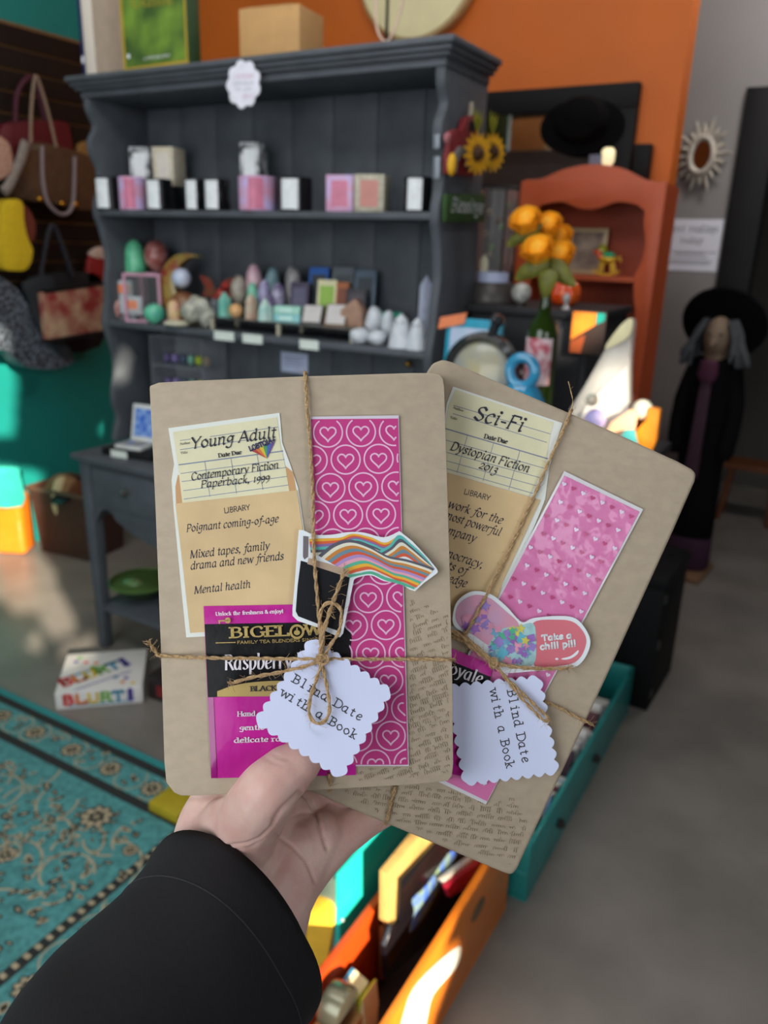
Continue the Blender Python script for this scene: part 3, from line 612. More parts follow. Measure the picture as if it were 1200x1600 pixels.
cy = lambda n, a, b=None: M(n, a, .5, col2=b, scale=50)
deck('small_box', 428, 478, 472, 490, 2.10, RZ_ + .024, 'upper mint green soap box on the riser', cy('mint_box', '9fd8c4', 'b4e2d2'), cy('mint_label', 'c0e8dc'), .25, 0, .06) if 0 else None
for z_, lb, m in ((RZ_, 'lower blue green soap bar box on the riser', cy('aqua_box', '84c6cc', '9ad6d6')), (RZ_ + .025, 'upper mint soap bar box resting on the blue green one', cy('mint_box', '98d4be', 'b2e2d0'))):
    P, W_, H_ = spot(426, 484, 470, 508, 2.075, z_); t = thing('soap_box', lb, 'box', P, .25, 'soap boxes on the riser')
    MB().span((-W_ / 2, 0, 0), (W_ / 2, .05, .0245)).build('carton', m, t, bevel=.002); MB().span((-W_ * .3, -.001, .006), (W_ * .2, -.0001, .018)).build('label', cy('soap_label', 'cdeee4'), t)
for (u0, v0, u1, v1, y, lb, m, zz) in (
    (468, 472, 502, 508, 2.075, 'dark card deck with white face left of the wooden block', cy('charcoal_deck', '3a3838'), RZ_), (504, 470, 540, 510, 2.07, 'brown card deck with white face against the wooden block', cy('brown_deck', '6f5644'), RZ_)):
    P, W_, H_ = spot(u0, v0, u1, v1, y, zz); t = thing('card_deck', lb, 'card deck', P, .3, 'card decks on the riser'); t.rotation_euler = (-.55, 0, .3)
    MB().span((-W_ / 2, 0, 0), (W_ / 2, .022, H_)).build('box', m, t, bevel=.001); MB().span((-W_ * .42, -.001, H_ * .12), (W_ * .42, -.0001, H_ * .95)).build('face', M('white_card_face', 'c9c4c2', .5), t)
P, W_, H_ = spot(530, 470, 562, 512, 2.10, RZ_); t = thing('wooden_block', 'tan wooden block display at the right end of the riser', 'block', P, .3)
MB().prism([(-.03, 0), (.04, 0), (.04, .055), (.015, .085), (-.03, .05)], plane_fn((0, 0, 0), (1, 0, 0), (0, 0, 1)), -.06, 0).build('block', M('pink_tan_wood', 'a5806a', .6, var=.15), t, bevel=.003)
for (u0, v0, u1, v1, y, lb, a, b) in (
    (450, 440, 480, 474, 2.13, 'dark purple deck box leaning at the back of the riser', '3a3248', '55506a'), (478, 416, 510, 462, 2.19, 'bright blue deck box at the back of the riser', '3a68b8', '27303c'),
    (492, 436, 524, 474, 2.14, 'lime green deck box with cream edge', 'd8d2a8', '8fb548'), (514, 416, 550, 462, 2.19, 'grey deck box right of the blue one', '6a7076', '3f474c'),
    (522, 440, 542, 470, 2.15, 'small orange brown box beside the lime deck', 'a85f34', '7a3f24'), (550, 420, 584, 462, 2.18, 'tall dark slate deck box at the back right', '5d6c7c', '2a323c'), (538, 450, 570, 474, 2.13, 'flat black deck box in front of the slate box', '2c2830', '443c44')):
    deck('deck_box', u0, v0, u1, v1, y, RZ_ if y < 2.16 else RZ_, lb, cy('c' + a, a), cy('l' + b, b), .3, -.2, .025)
# right end of the middle shelf
GW = 'white stones at the right end of the middle shelf'
Mws = c_('white_stone', 'c5cad2', 'dadde2', rough=.4)
for (u0, v0, u1, v1, y, lb) in ((545, 512, 578, 540, 2.05, 'cream white stone at the shelf front edge, first from the riser'), (574, 516, 605, 541, 2.06, 'white stone at the shelf front edge, second from the riser'), (570, 478, 600, 504, 2.16, 'white stone at the back right of the riser'), (596, 486, 618, 510, 2.13, 'grey white stone below the teal lidded jar')):
    rock('white_stone', u0, v0, u1, v1, y, Z3, lb, 'stone', Mws, GW, u0 * .2, .12)
def ghost(u0, v0, u1, v1, y, lb):
    P, W_, H_ = spot(u0, v0, u1, v1, y, Z3); t = thing('ghost_figurine', lb, 'figurine', P, .2, GW); r = W_ / 2
    MB().lathe([(r, 0), (r * .98, .006), (r * .8, H_ * .4), (r * .62, H_ * .7), (r * .45, H_ * .86), (.001, H_)], n=20).build('body', Mws, t)
    for s in (-1, 1): MB().ell((s * r * .22, -r * .5, H_ * .74), (.003, .002, .004)).build('eye', Minkm, t)
ghost(606, 490, 646, 540, 2.07, 'white ghost figurine left of its twin at the shelf right end'); ghost(634, 496, 668, 545, 2.06, 'white ghost figurine nearest the right side of the hutch')
P, W_, H_ = spot(594, 462, 632, 500, 2.19, Z3); t = thing('lidded_jar', 'dark jar with a teal lid behind the white stones', 'jar', P)
MB().lathe([(.034, 0), (.038, .01), (.038, .06), (.03, .07)], n=20).build('jar', c_('dark_speckle_glass', '45423e', '7a7468'), t); MB().lathe([(.036, .0705), (.036, .084), (.03, .088)], n=20).build('lid', c_('teal_lid', '2f9a7c', '3aa888'), t)
tower('obelisk', 652, 430, 676, 496, 2.16, Z3, 'tall white faceted obelisk by the right hutch side', 'crystal', c_('lilac_white', 'b0b4cc', 'c9cde0'), GR, .15, 4)
for i, (u0, u1, v) in enumerate(((330, 370, 520), (375, 414, 526), (465, 501, 534))):
    P = gy((u0 + u1) / 2, v, HY - .0005); k = depth(P) / FPX; w_ = (u1 - u0) * k
    f = plane_fn((0, 0, 0), (1, 0, 0), (0, 0, 1)); o = MB().prism(sm2([(-w_ / 2, -.012), (-w_ / 2 + .003, -.014), (w_ / 2 - .003, -.014), (w_ / 2, -.012), (w_ / 2, .012), (w_ / 2 - .003, .014), (-w_ / 2 + .003, .014), (-w_ / 2, .012)], 3), f, 0, .0012).build('shelf_label', M('shelf_label_white', 'dfe6de', .5))
    o.location = (P.x, HY - .0005, Z3 - .012); tag(o, 'blank white label on the middle shelf edge, %s' % ('nearest the left', 'second of three', 'farthest right below the card decks')[i], 'label', 'shelf edge labels')
# ------------------------------------------------------------------ on the desk, inside the hutch
P, W_, H_ = spot(240, 528, 344, 640, 2.14, ZD)
t = thing('acrylic_case', 'clear acrylic display case with coloured stones on the desk', 'display case', (P.x, 2.10, ZD), .1)
w_ = .23; h_ = .40; g = MB()
for x in (-w_ / 2, w_ / 2):
    g.span((x - .003, 0, 0), (x + .003, .14, h_))
g.span((-w_ / 2, 0, h_ - .006), (w_ / 2, .14, h_)); g.span((-w_ / 2, .137, 0), (w_ / 2, .14, h_))
for z_ in (.1, .2, .29): g.span((-w_ / 2, 0, z_), (w_ / 2, .137, z_ + .006))
g.build('case', M('acrylic_edge', 'a9acb4', .12, alpha=.28), t)
for z_ in (.107, .207, .297):
    for q, a in enumerate(('6a5a8a', '8a7ab0', '4f5a74', '7fb8a0', 'b8c838', 'c8a878')):
        o = MB().ell((-w_ / 2 + .025 + q * .036, .06, z_ + .018), (.014, .014, .018)).build('stone', c_('st' + a, a), t)
P = gy(460, 567, HY + HD - .02); k = depth(P) / FPX
t = thing('paper_notice', 'small white paper notice taped to the hutch back panel', 'notice', P)
f = plane_fn((0, 0, 0), (1, 0, 0), (0, 0, 1)); MB().span((-.058, -.001, -.035), (.058, 0, .035)).build('sheet', M('bluish_paper', 'c4cbe6', .7), t)
g = MB(); [g.span((-.045, -.0016, z_), (.045 - (i % 2) * .02, -.0012, z_ + .003)) for i, z_ in enumerate((.018, .008, -.002, -.012))]; g.build('printed_lines', M('faint_ink', '8d94b8', .7), t)
P = gy(641, 568, HY + HD - .019)
t = thing('brass_hook', 'small brass hook on the hutch back panel', 'hook', P); MB().ell((0, -.012, 0), .012).build('ball', Mgold, t); MB().tube([(0, 0, 0), (0, -.012, 0)], .004).build('stem', Mgold, t)
# open tarot box, its tray label
P = gy(215, 700, 1.93)
t = thing('open_box', 'small open white box with blue pictures standing on a black tray', 'box', (P.x - .01, 1.93, ZD + .024), .15)
MB().box((0, .0, .006), (.11, .09, .012)).build('box_base', M('offwhite_card', 'd6d8d4', .6), t, bevel=.001)
MB().box((0, .0, .0125), (.09, .07, .001)).build('card', cy('sky_art', '7f8fc8', '9a9464'), t)
R = RX(-.22); MB().box((0, .062, .075), (.11, .008, .13), R).build('lid', MC['offwhite_card'], t, bevel=.001); MB().box((0, .0572, .076), (.085, .001, .1), R).build('lid_picture', cy('blue_art', '2f62c8', '8fb0e0'), t)
o = MB().span((-.10, -.055, 0), (.12, .1, .024)).build('tray', Mblack, bevel=.002); o.location = (P.x, 1.915, ZD); o.rotation_euler = (0, 0, .1); tag(o, 'flat black tray under the open white box on the desk', 'tray')
Pl = gy(185, 690, 1.855); f = plane_fn((0, 0, 0), (1, .1, 0), (0, 0, 1)); o = MB().prism(sm2([(-.036, -.01), (-.033, -.012), (.033, -.012), (.036, -.01), (.036, .01), (.033, .012), (-.033, .012), (-.036, .01)], 3), f, 0, .0014).build('shelf_label', MC['shelf_label_white']); o.location = (Pl.x, 1.853, ZD + .013); tag(o, 'white label on the front of the black tray', 'label')

# ================================================================== LEFT WALL: BAGS
WXB = -3.36
def wfn(x=WXB): return plane_fn((x, 0, 0), (0, 1, 0), (0, 0, 1))        # (y, z, out of the wall)
def wp(u, v, x=WXB): p = gx(u, v, x); return (p.y, p.z)
def wpoly(px, x=WXB): return [wp(u, v, x) for u, v in px]
def bag_body(name, px, d0, d1, mat, par, x=WXB, bevel=.012, k=3):
    return MB().prism(sm2(wpoly(px, x), k), wfn(x), d0, d1).build(name, mat, par, world=True, bevel=bevel, seg=3)
def strap(px, mat, par, x=WXB, r=.008, h=.0):
    P = [gx(u, v, x) + V((h, 0, 0)) for u, v in px]
    return MB().tube(smooth_pts(P, 8), r, 8).build('handle', mat, par, world=True)
Mred = M('dark_red_leather', '5a1420', .4, var=.12); Mplum = M('plum_strap', '4a2030', .4)
t = thing('handbag', 'dark red handbag hanging behind the clear tote on the slatwall', 'handbag', gx(55, 235, WXB - .05))
bag_body('bag_body', [(-5, 205), (20, 190), (92, 190), (104, 208), (108, 262), (60, 275), (-8, 270)], -.05, .03, Mred, t, WXB - .03)
strap([(24, 195), (26, 150), (40, 124), (56, 128), (72, 195)], Mplum, t, WXB - .01, .011)
t = thing('tote_bag', 'see-through brown plastic tote bag with pale straps on the slatwall', 'tote bag', gx(80, 300, WXB + .06))
Mtb = M('smoky_plastic', '4a3a2c', .2, var=.15, coat=.6)
bag_body('bag_body', [(36, 222), (118, 240), (137, 262), (140, 326), (70, 318), (0, 302), (24, 250)], .0, .05, Mtb, t, WXB + .03)
strap([(48, 225), (49, 170), (54, 124), (60, 126), (75, 175), (88, 230)], M('pale_strap', '8a7462', .4), t, WXB + .085, .007)
strap([(66, 228), (67, 280), (76, 318), (98, 335), (114, 318), (117, 245)], M('mauve_strap', '8d7f80', .4), t, WXB + .085, .008)
for u, v in ((62, 311), (97, 318), (118, 319)): MB().ell(gx(u, v, WXB + .085), .012).build('brass_stud', M('bright_brass', 'd99a30', .2, 1), t, world=True)
t = thing('furry_scarf', 'pale fuzzy scarf draped over the front of the clear tote', 'scarf', gx(25, 290, WXB + .1))
MB().tube(smooth_pts([gx(u, v, WXB + .12) for u, v in ((40, 222), (34, 245), (26, 265), (14, 290), (6, 300))], 6), .022, 10, sq=.6).build('cloth', M('fuzzy_grey', '8a8078', .9, var=.25, scale=120, bump=.5), t, world=True)
o = bag_body('pouch', [(-22, 215), (2, 222), (10, 250), (6, 272), (-20, 280)], 0, .05, M('copper_beads', '9a5a3a', .3, scale=120, col2='c9b0a0'), None, WXB + .08); tag(o, 'copper beaded pouch at the left picture edge beside the tote', 'pouch')
t = thing('plush_toy', 'yellow plush with red trim hanging below the clear tote', 'plush toy', gx(15, 400, WXB + .08))
bag_body('bag_body', [(-10, 322), (18, 314), (22, 345), (28, 372), (36, 392), (28, 418), (8, 422), (-12, 410)], 0, .07, M('yellow_plush', 'd8b71c', .8, var=.1, scale=80, bump=.3), t, WXB + .07)
bag_body('bag_trim', [(22, 318), (40, 335), (46, 362), (38, 380), (28, 362)], 0, .05, M('red_brown_trim', '6a2c1c', .7), t, WXB + .07)
t = thing('black_tote', 'black tote bag with long straps hanging on the slatwall', 'tote bag', gx(100, 440, WXB))
bag_body('bag_body', [(45, 435), (115, 425), (150, 432), (158, 470), (150, 540), (60, 545), (40, 480)], -.02, .03, M('black_canvas', '16151a', .8), t, WXB)
strap([(62, 440), (72, 380), (82, 352), (96, 380), (114, 432)], M('black_strap', '24252c', .6), t, WXB + .05, .012)
t = thing('quilted_bag', 'large black quilted shoulder bag with grey dots', 'handbag', gx(50, 520, WXB + .08))
Mq = M('quilted_black', '1c2026', .5, scale=70, col2='6a7480', detail=0, bump=.8, bscale=70)
bag_body('bag_body', [(-60, 420), (-5, 440), (22, 470), (40, 505), (70, 535), (98, 560), (70, 574), (20, 570), (-10, 545), (-60, 530)], 0, .09, Mq, t, WXB + .05, .03)
bag_body('side_panel', [(14, 440), (60, 432), (60, 500), (92, 552), (72, 552), (36, 508), (24, 470)], .085, .11, M('dark_slate_cloth', '23292e', .7), t, WXB + .05, .004)
t = thing('printed_bag', 'flat purse printed with red and cream pictures and black zip edge', 'purse', gx(105, 490, WXB + .15))
Mpr = M('printed_cloth', 'b89a7c', .6, scale=11, col2='8a2c2c', detail=2)
bag_body('bag_body', [(58, 457), (155, 443), (170, 470), (168, 514), (66, 530)], 0, .04, Mpr, t, WXB + .16, .004, 1)
bag_body('zip_edge', [(60, 453), (155, 440), (156, 444), (60, 458)], -.001, .044, Mblack, t, WXB + .16, 0, 1)
bag_body('zip_edge', [(66, 529), (166, 513), (166, 519), (68, 535)], -.001, .044, Mblack, t, WXB + .16, 0, 1)
t = thing('red_pouch', 'small red pouch with a pale top half hidden by the hutch side', 'pouch', gx(148, 415, WXB))
bag_body('bag_body', [(134, 405), (142, 392), (160, 390), (166, 440), (132, 445)], 0, .03, M('red_cloth', '8a1c1c', .6), t, WXB); bag_body('flap', [(136, 400), (144, 388), (160, 386), (160, 404)], .0, .034, M('pale_flap', 'c9b0a0', .6), t, WXB)
t = thing('gold_purse', 'small gold purse on the slatwall right of the clear tote', 'purse', gx(126, 235, WXB - .04))
bag_body('bag_body', [(118, 226), (134, 222), (138, 245), (118, 246)], 0, .03, M('gold_cloth', '8f6a34', .5), t, WXB - .04)

# ================================================================== LEFT FLOOR
P = gz(54, 868); t = thing('orange_case', 'glossy orange hard case with latches standing on the floor at the left', 'case', (P.x - .115, P.y - .075, 0), .48)
MB().span((-.22, -.0, 0), (.10, .12, .315)).build('case_body', M('orange_gloss', 'd9741a', .25, coat=.5, var=.05), t, bevel=.03, seg=4)
for x in (-.1, .0): MB().box((x, -.004, .25), (.05, .01, .03)).build('latch', M('orange_latch', 'd9772a', .25, coat=.5), t, bevel=.003)
MB().tube(smooth_pts([(-.16, -.004, .06), (-.15, -.008, .16), (-.08, -.008, .2), (-.01, -.008, .16)], 6), .008, 8).build('handle', M('orange_latch', 'd9772a'), t)
P = gz(10, 870); t = thing('teal_cushion', 'bright teal cushion standing behind the orange case against the wall', 'cushion', (-3.36, P.y + .28, 0))
MB().prism(sm2(wpoly([(-60, 780), (-60, 735), (16, 727), (24, 740), (27, 790)], -3.36), 3), wfn(-3.36), -.03, .04).build('cushion_cover', M('bright_teal_cloth', '2fb0a0', .8, var=.06), t, world=True, bevel=.015)
P = gz(100, 866); t = thing('wicker_basket', 'dark wicker basket with handle rim on the floor beside the desk', 'basket', (P.x + .02, P.y + .10, 0), .12)
Mwk = M('dark_wicker', '3e241a', .6, var=.35, scale=60, bump=.9, bscale=120, stretch=(1, 1, 3))
g = MB()
for i in range(26):
    z0 = i * .0128; s = 1 + i * .006
    g.tube([(-.155 * s, -.11 * s, z0 + .007), (.155 * s, -.11 * s, z0 + .007), (.155 * s, .11 * s, z0 + .007), (-.155 * s, .11 * s, z0 + .007)], .0075, 6, True)
g.span((-.155, -.11, .002), (.155, .11, .01)); g.build('weave', Mwk, t)
MB().tube([(-.185, -.135, .335), (.185, -.135, .335), (.185, .135, .335), (-.185, .135, .335)], .011, 8, True).build('rim', M('rim_willow', '55392a', .5), t)
MB().tube(smooth_pts([(-.19, 0, .335), (-.12, -.02, .36), (0, -.03, .37), (.12, -.02, .36), (.19, 0, .335)], 6), .007, 8).build('handle', MC['rim_willow'], t)
t2 = thing('plush_toy', 'brown and cream plush animal sitting in the wicker basket', 'plush toy', (P.x, P.y + .06, .13), .1)
MB().ell((-.02, .0, .13), (.13, .085, .14)).build('plush_body', M('brown_plush', '7a5a3c', .9, scale=20, col2='8f6c48', bump=.5), t2)
MB().ell((.0, -.03, .15), (.035, .07, .12)).build('cream_stripe', M('cream_plush', 'c9bb90', .9, bump=.5), t2); MB().ell((.08, -.01, .14), (.04, .075, .11)).build('chestnut_patch', M('chestnut_plush', '5c3418', .9, bump=.5), t2)
o = MB().lathe([(.05, 0), (.055, .006), (.03, .012), (.001, .012)], n=20).build('dark_plate', M('dark_glaze', '1a2024', .2)); o.location = (P.x + .07, P.y - .03, .31); o.rotation_euler = (.3, 0, 0); tag(o, 'small dark glossy dish on top of the filled basket', 'dish')
# blurt game box
A = gz(88, 1110, .0); B = gz(224, 1098, 0); ex = (B - A).normalized(); ang = math.atan2(ex.y, ex.x); wbx = (B - A).length
t = thing('game_box', 'white BLURT game box with rainbow letters lying on the floor', 'board game', ((A + B) / 2 + V((0, 0, .001)), ) [0], ang)
hb = .062; dp = .27
MB().span((-wbx / 2, 0, 0), (wbx / 2, dp, hb)).build('box', M('white_card', 'dedad6', .5, var=.02), t, bevel=.002)
f = plane_fn((0, -.0004, 0), (1, 0, 0), (0, 0, 1)); rb = ['d8322c', 'e07a2a', 'e0c02a', '6fae3a', '2f8fb0', '5a4fa0']
g = MB()
for i, c in enumerate('BLURT!'):
    g.mi = i; x = -wbx / 2 + .022 + i * (wbx - .04) / 6; text(g, f, c, (x, .018), (x + (wbx - .05) / 6, .018), .034, 'bubble', .0004, False)
g.mi = 4; g.span((-wbx * .36, -.0008, .009), (wbx * .36, -.0005, .014))
g.build('front_lettering', [M('rb' + c, c, .5) for c in rb], t)
f2 = plane_fn((0, 0, hb + .0004), (1, .0, 0), (0, 1, 0)); g = MB(); dv = V((.86, .5)).normalized()
for i, c in enumerate('BLURT!'):
    g.mi = i; s = V((-wbx / 2 + .02, .04)) + dv * (i * .042); text(g, f2, c, s, s + dv * .042, .052, 'bubble', .0004, False)
for k in range(14):
    x = (-.42 + .84 * ((k * .37) % 1)) * wbx; y = dp * (.1 + .8 * ((k * .61 + .13) % 1))
    if abs((y - .04) - (x + wbx / 2) * .58) < .055: continue
    g.mi = k % 6; g.sheet(circ(x, y, .009, 10), f2, .0003)
for s_, m_ in ((-.062, 4), (-.055, 4), (.062, 5)): g.mi = m_; a = V((-wbx / 2 + .03, .04)) + V((-dv.y, dv.x)) * s_ * -1; a = V((max(a.x, -wbx / 2 + .01), max(a.y, .012))); b = a + dv * .2; nn = V((-dv.y, dv.x)) * .003; g.sheet([tuple(a - nn), tuple(b - nn), tuple(b + nn), tuple(a + nn)], f2, .0003)
g.build('lid_artwork', [MC['rb' + c] for c in rb], t)
# bowl and boxes under the desk
P = gy(222, 965, 1.97); t = thing('green_bowl', 'green glazed pottery bowl on the low shelf of the desk', 'bowl', (P.x + .01, 1.97, .18))
Mgb = M('green_glaze', '34492a', .3, var=.15, coat=.3)
MB().lathe([(.05, 0), (.06, .006), (.105, .05), (.118, .062), (.112, .063), (.1, .052), (.055, .014), (.001, .012)], n=36).build('bowl', Mgb, t)
MB().lathe([(.117, .0615), (.125, .066), (.117, .0705), (.112, .066), (.117, .0615)], n=36).build('rim', M('green_rim', '55753c', .3), t)
o = MB().ell((0, 0, .03), (.05, .04, .03)).build('leaf_dish', M('pale_green_glaze', '6a8c58', .2, coat=.5)); o.location = (P.x - .01, 1.95, .196); tag(o, 'smaller pale green dish sitting inside the green bowl', 'dish')
t = thing('green_bowl', 'second dark green bowl behind the first under the desk', 'bowl', (P.x + .12, 2.10, .18)); MB().lathe([(.05, 0), (.06, .006), (.1, .07), (.108, .085), (.1, .086), (.055, .014), (.001, .012)], n=30).build('bowl', M('olive_glaze', '4a5a2a', .3), t)
P = gz(243, 1085); t = thing('small_crate', 'dark red and black small crate on the floor under the desk', 'crate', (P.x + .09, P.y + .04, 0), .1)
MB().span((-.1, -.06, 0), (.1, .1, .09)).build('crate', M('dark_crate', '2a2022', .5), t, bevel=.004); MB().span((-.06, -.0615, .02), (.02, -.0601, .06)).build('label', M('maroon_label', '7a2024', .5), t)
o = MB().lathe([(.001, 0), (.05, .004), (.065, .03), (.06, .055), (.03, .06), (.001, .058)], n=22).build('copper_pot', M('reddish_copper', '7a3a24', .4, .3)); o.location = (P.x + .07, P.y + .06, .091); tag(o, 'reddish brown pot on top of the dark crate under the desk', 'pot')
P = gz(266, 1262); o = MB().span((-.05, -.05, .0), (.06, .06, .03)).build('mustard_box', M('mustard_card', 'b09a1c', .6), bevel=.003); o.location = (P.x + .02, P.y + .0, .0112); tag(o, 'mustard yellow box lying on the rug behind the hand', 'box')

# ================================================================== RIGHT SIDE OF THE HUTCH: HANGING SIGNS
SXO = HX + HW + .002
sfn = plane_fn((SXO, 0, 0), (0, 1, 0), (0, 0, 1)); sp = lambda u, v, o=0: (gx(u, v, SXO + o).y, gx(u, v, SXO + o).z)
def spoly(px): return [sp(u, v) for u, v in px]
t = thing('truck_ornament', 'red wooden truck sign hanging on the hutch right side', 'sign', gx(722, 230, SXO))
Mtr = M('barn_red', '7a1a20', .5)
MB().prism(spoly([(697, 205), (704, 202), (712, 205), (718, 184), (730, 180), (738, 190), (740, 225), (744, 272), (730, 276), (690, 272), (690, 245)]), sfn, .003, .018).build('truck_body', Mtr, t, world=True, bevel=.002)
MB().prism(spoly([(724, 190), (732, 188), (733, 205), (722, 206)]), sfn, .0181, .020).build('window', Mblack, t, world=True)
MB().prism(spoly([(694, 268), (697, 244), (706, 229), (717, 228), (724, 240), (724, 262), (718, 262), (716, 246), (708, 240), (702, 252), (700, 270)]), sfn, .0181, .026).build('fender', M('grey_fender', '7d7a78', .5), t, world=True)
MB().ell(gx(706, 257, SXO + .026), (.012, .014, .028)).build('yellow_trim', M('sunny_yellow', 'e0a818', .5), t, world=True)
MB().ell(gx(699, 216, SXO + .02), (.008, .014, .014)).build('lamp', M('dull_pink', 'b06a70', .5), t, world=True)
MB().tube([gx(737, 160, SXO + .012), gx(735, 185, SXO + .012)], .006, 8).build('hanger_clip', M('beige_clip', 'a59a84', .6), t, world=True)
def sunflower(u, v, r, label, sx, tilt):
    C = gx(u, v, SXO + .045); t = thing('sunflower', label, 'artificial flower', C, 0, 'sunflowers on the hutch side'); R = RX(tilt)
    for k in range(14):
        a = 2 * PI * k / 14; d = V((sx * math.cos(a), math.cos(a) * (1 - sx) * .6, math.sin(a)))
        MB().ell(d * r * .72, (.008, .009, .008)).build('petal', M('sunflower_yellow', 'e2a41c', .6), t) if 0 else None
    g = MB()
    ax = V((1, -.35, 0)).normalized(); s1 = V((.35, 1, 0)).normalized(); s2 = V((0, 0, 1))
    for ring, (rr_, n_) in enumerate(((1, 15), (.8, 12))):
        for k in range(n_):
            a = 2 * PI * (k + .5 * ring) / n_; d = s1 * math.cos(a) + s2 * math.sin(a); tq = -s1 * math.sin(a) + s2 * math.cos(a)
            c0 = d * r * .32 + ax * .006 * ring; c1 = d * r * rr_ + ax * .004; md = (c0 + c1) / 2
            g.add([c0, md + tq * r * .15 + ax * .005, c1, md - tq * r * .15 + ax * .005, md - ax * .004], [(0, 1, 2, 3), (0, 4, 1), (1, 4, 2), (2, 4, 3), (3, 4, 0)])
    g.build('petals', M('sunflower_yellow', 'dba01c', .6, var=.15), t); MB().ell(ax * .006, (r * .3, r * .3, r * .3)).build('centre', M('sunflower_brown', '40260f', .8, bump=.5), t)
    g = MB()
    for k in range(3): g.add([V((0, 0, r * .8)), V((0, r * (.25 + .2 * (k - 1)), r * 1.4)), V((0, r * .5 * (k - 1), r * 1.9)), V((0, -r * .15 + r * .3 * (k - 1), r * 1.3))], [(0, 1, 2, 3)])
    g.build('leaf', M('yellow_green_leaf', '9a9a1c', .6), t)
sunflower(744, 240, .058, 'sunflower in front on the red truck sign', .3, 0); sunflower(768, 238, .055, 'sunflower behind, at the back edge of the hutch side', .3, 0)
t = thing('green_sign', 'green wooden sign lettered Blessings on the hutch right side', 'sign', gx(719, 324, SXO))
MB().prism(spoly([(690, 303), (751, 303), (749, 347), (689, 347)]), sfn, .002, .014).build('board', M('forest_green', '2c4a1c', .6), t, world=True, bevel=.001)
a, b = sp(696, 330), sp(747, 333); g = MB(); text(g, sfn, 'Blessings', a, b, .034, 'script', .0146, False); g.build('lettering', Mwhite, t, world=True)
t = thing('clip_strip', 'narrow grey price clip hanging on the front edge of the hutch right side', 'clip', gy(682, 240, HY - .006))
for v0, v1 in ((212, 230), (248, 276)): 
    c = gy(682, (v0 + v1) / 2, HY - .008); MB().box(c, (.018, .004, .0019 * (v1 - v0))).build('clip', M('grey_clip', '8f949c', .4, .5), t, world=True, bevel=.001)

# ================================================================== ORANGE WALL: MIRROR, HAT, CUPBOARD
t = thing('wall_mirror', 'large black framed mirror on the orange wall', 'mirror', (-1.25, 3.29, 1.0))
mx0, mx1, mz0, mz1 = -1.72, -.842, .95, 2.10; fw = .085; g = MB()
for a, b in (((mx0, mz1 - fw), (mx1, mz1)), ((mx0, mz0), (mx1, mz0 + fw)), ((mx0, mz0 + fw), (mx0 + fw, mz1 - fw)), ((mx1 - fw, mz0 + fw), (mx1, mz1 - fw))): g.span((a[0], 3.255, a[1]), (b[0], 3.298, b[1]))
g.build('frame', M('mirror_frame_black', '121113', .6, spec=.2), t, world=True, bevel=.004)
MB().span((mx0 + fw - .002, 3.272, mz0 + fw - .002), (mx1 - fw + .002, 3.28, mz1 - fw + .002)).build('glass', M('mirror_glass', 'd8dada', .04, 1, var=0), t, world=True)
P = gy(905, 190, 3.20); t = thing('reflected_hat', 'black brimmed hat on the mirror, standing in for a reflected hat', 'hat', (P.x, 3.235, P.z))  # solid hat added where the mirror reflects a dark hat
Mh = M('black_felt', '0a090a', .9, spec=.1); R = RX(PI / 2) 
MB().lathe([(.105, 0), (.10, .03), (.085, .06), (.05, .075), (.001, .08)], (0, -.0, .01), 28, R, (1, .8)).build('crown', Mh, t)
MB().lathe([(.16, 0), (.162, .004), (.10, .01)], (0, .005, -.015), 32, R @ RY(.1), (1, .62)).build('brim', Mh, t)
cup = thing('orange_cupboard', 'tall orange red painted cupboard with scalloped top and open shelves', 'cupboard', (-.915, 3.12, 0))
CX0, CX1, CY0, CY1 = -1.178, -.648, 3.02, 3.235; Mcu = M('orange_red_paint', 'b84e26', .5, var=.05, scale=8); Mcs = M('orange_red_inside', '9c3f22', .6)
f = plane_fn((0, CY0, 0), (1, 0, 0), (0, 0, 1)); cx = (CX0 + CX1) / 2
top = [(CX0, 1.0), (CX0, 1.745)] + sm2([(CX0 + .02, 1.752), (CX0 + .08, 1.755), (CX0 + .16, 1.785), (cx, 1.80), (CX1 - .16, 1.785), (CX1 - .08, 1.75), (CX1 - .03, 1.738)], 5, False) + [(CX1, 1.742), (CX1, 1.0)]
inn = [(CX1 - .055, 1.0)] + sm2([(CX1 - .05, 1.30), (CX1 - .065, 1.36), (CX1 - .07, 1.41), (CX1 - .07, 1.425), (CX1 - .05, 1.48), (CX1 - .046, 1.54), (CX1 - .06, 1.6), (CX1 - .062, 1.645)], 4, False) + \
      sm2([(CX1 - .09, 1.665), (CX1 - .16, 1.675), (cx + .04, 1.655), (cx - .0, 1.65), (cx - .04, 1.655), (CX0 + .16, 1.675), (CX0 + .09, 1.665)], 4, False) + sm2([(CX0 + .062, 1.645), (CX0 + .06, 1.6), (CX0 + .046, 1.54), (CX0 + .05, 1.48), (CX0 + .07, 1.425), (CX0 + .07, 1.41), (CX0 + .065, 1.36), (CX0 + .05, 1.30)], 4, False) + [(CX0 + .055, 1.0)]
MB().prism(top + inn, f, -.018, 0).build('face_frame', Mcu, cup, world=True, bevel=.003)
for x in (CX0, CX1 - .018): MB().span((x, CY0 + .0181, 0), (x + .018, CY1, 1.735)).build('side_panel', Mcu, cup, world=True)
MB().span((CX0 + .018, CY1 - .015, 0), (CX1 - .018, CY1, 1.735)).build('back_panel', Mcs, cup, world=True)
for z in (1.42, .98): MB().span((CX0 + .0182, CY0 + .0182, z - .018), (CX1 - .0182, CY1 - .0152, z)).build('shelf', Mcu, cup, world=True)
MB().span((CX0 + .0182, CY0 + .0182, 1.717), (CX1 - .0182, CY1 - .0152, 1.735)).build('top_board', Mcu, cup, world=True)
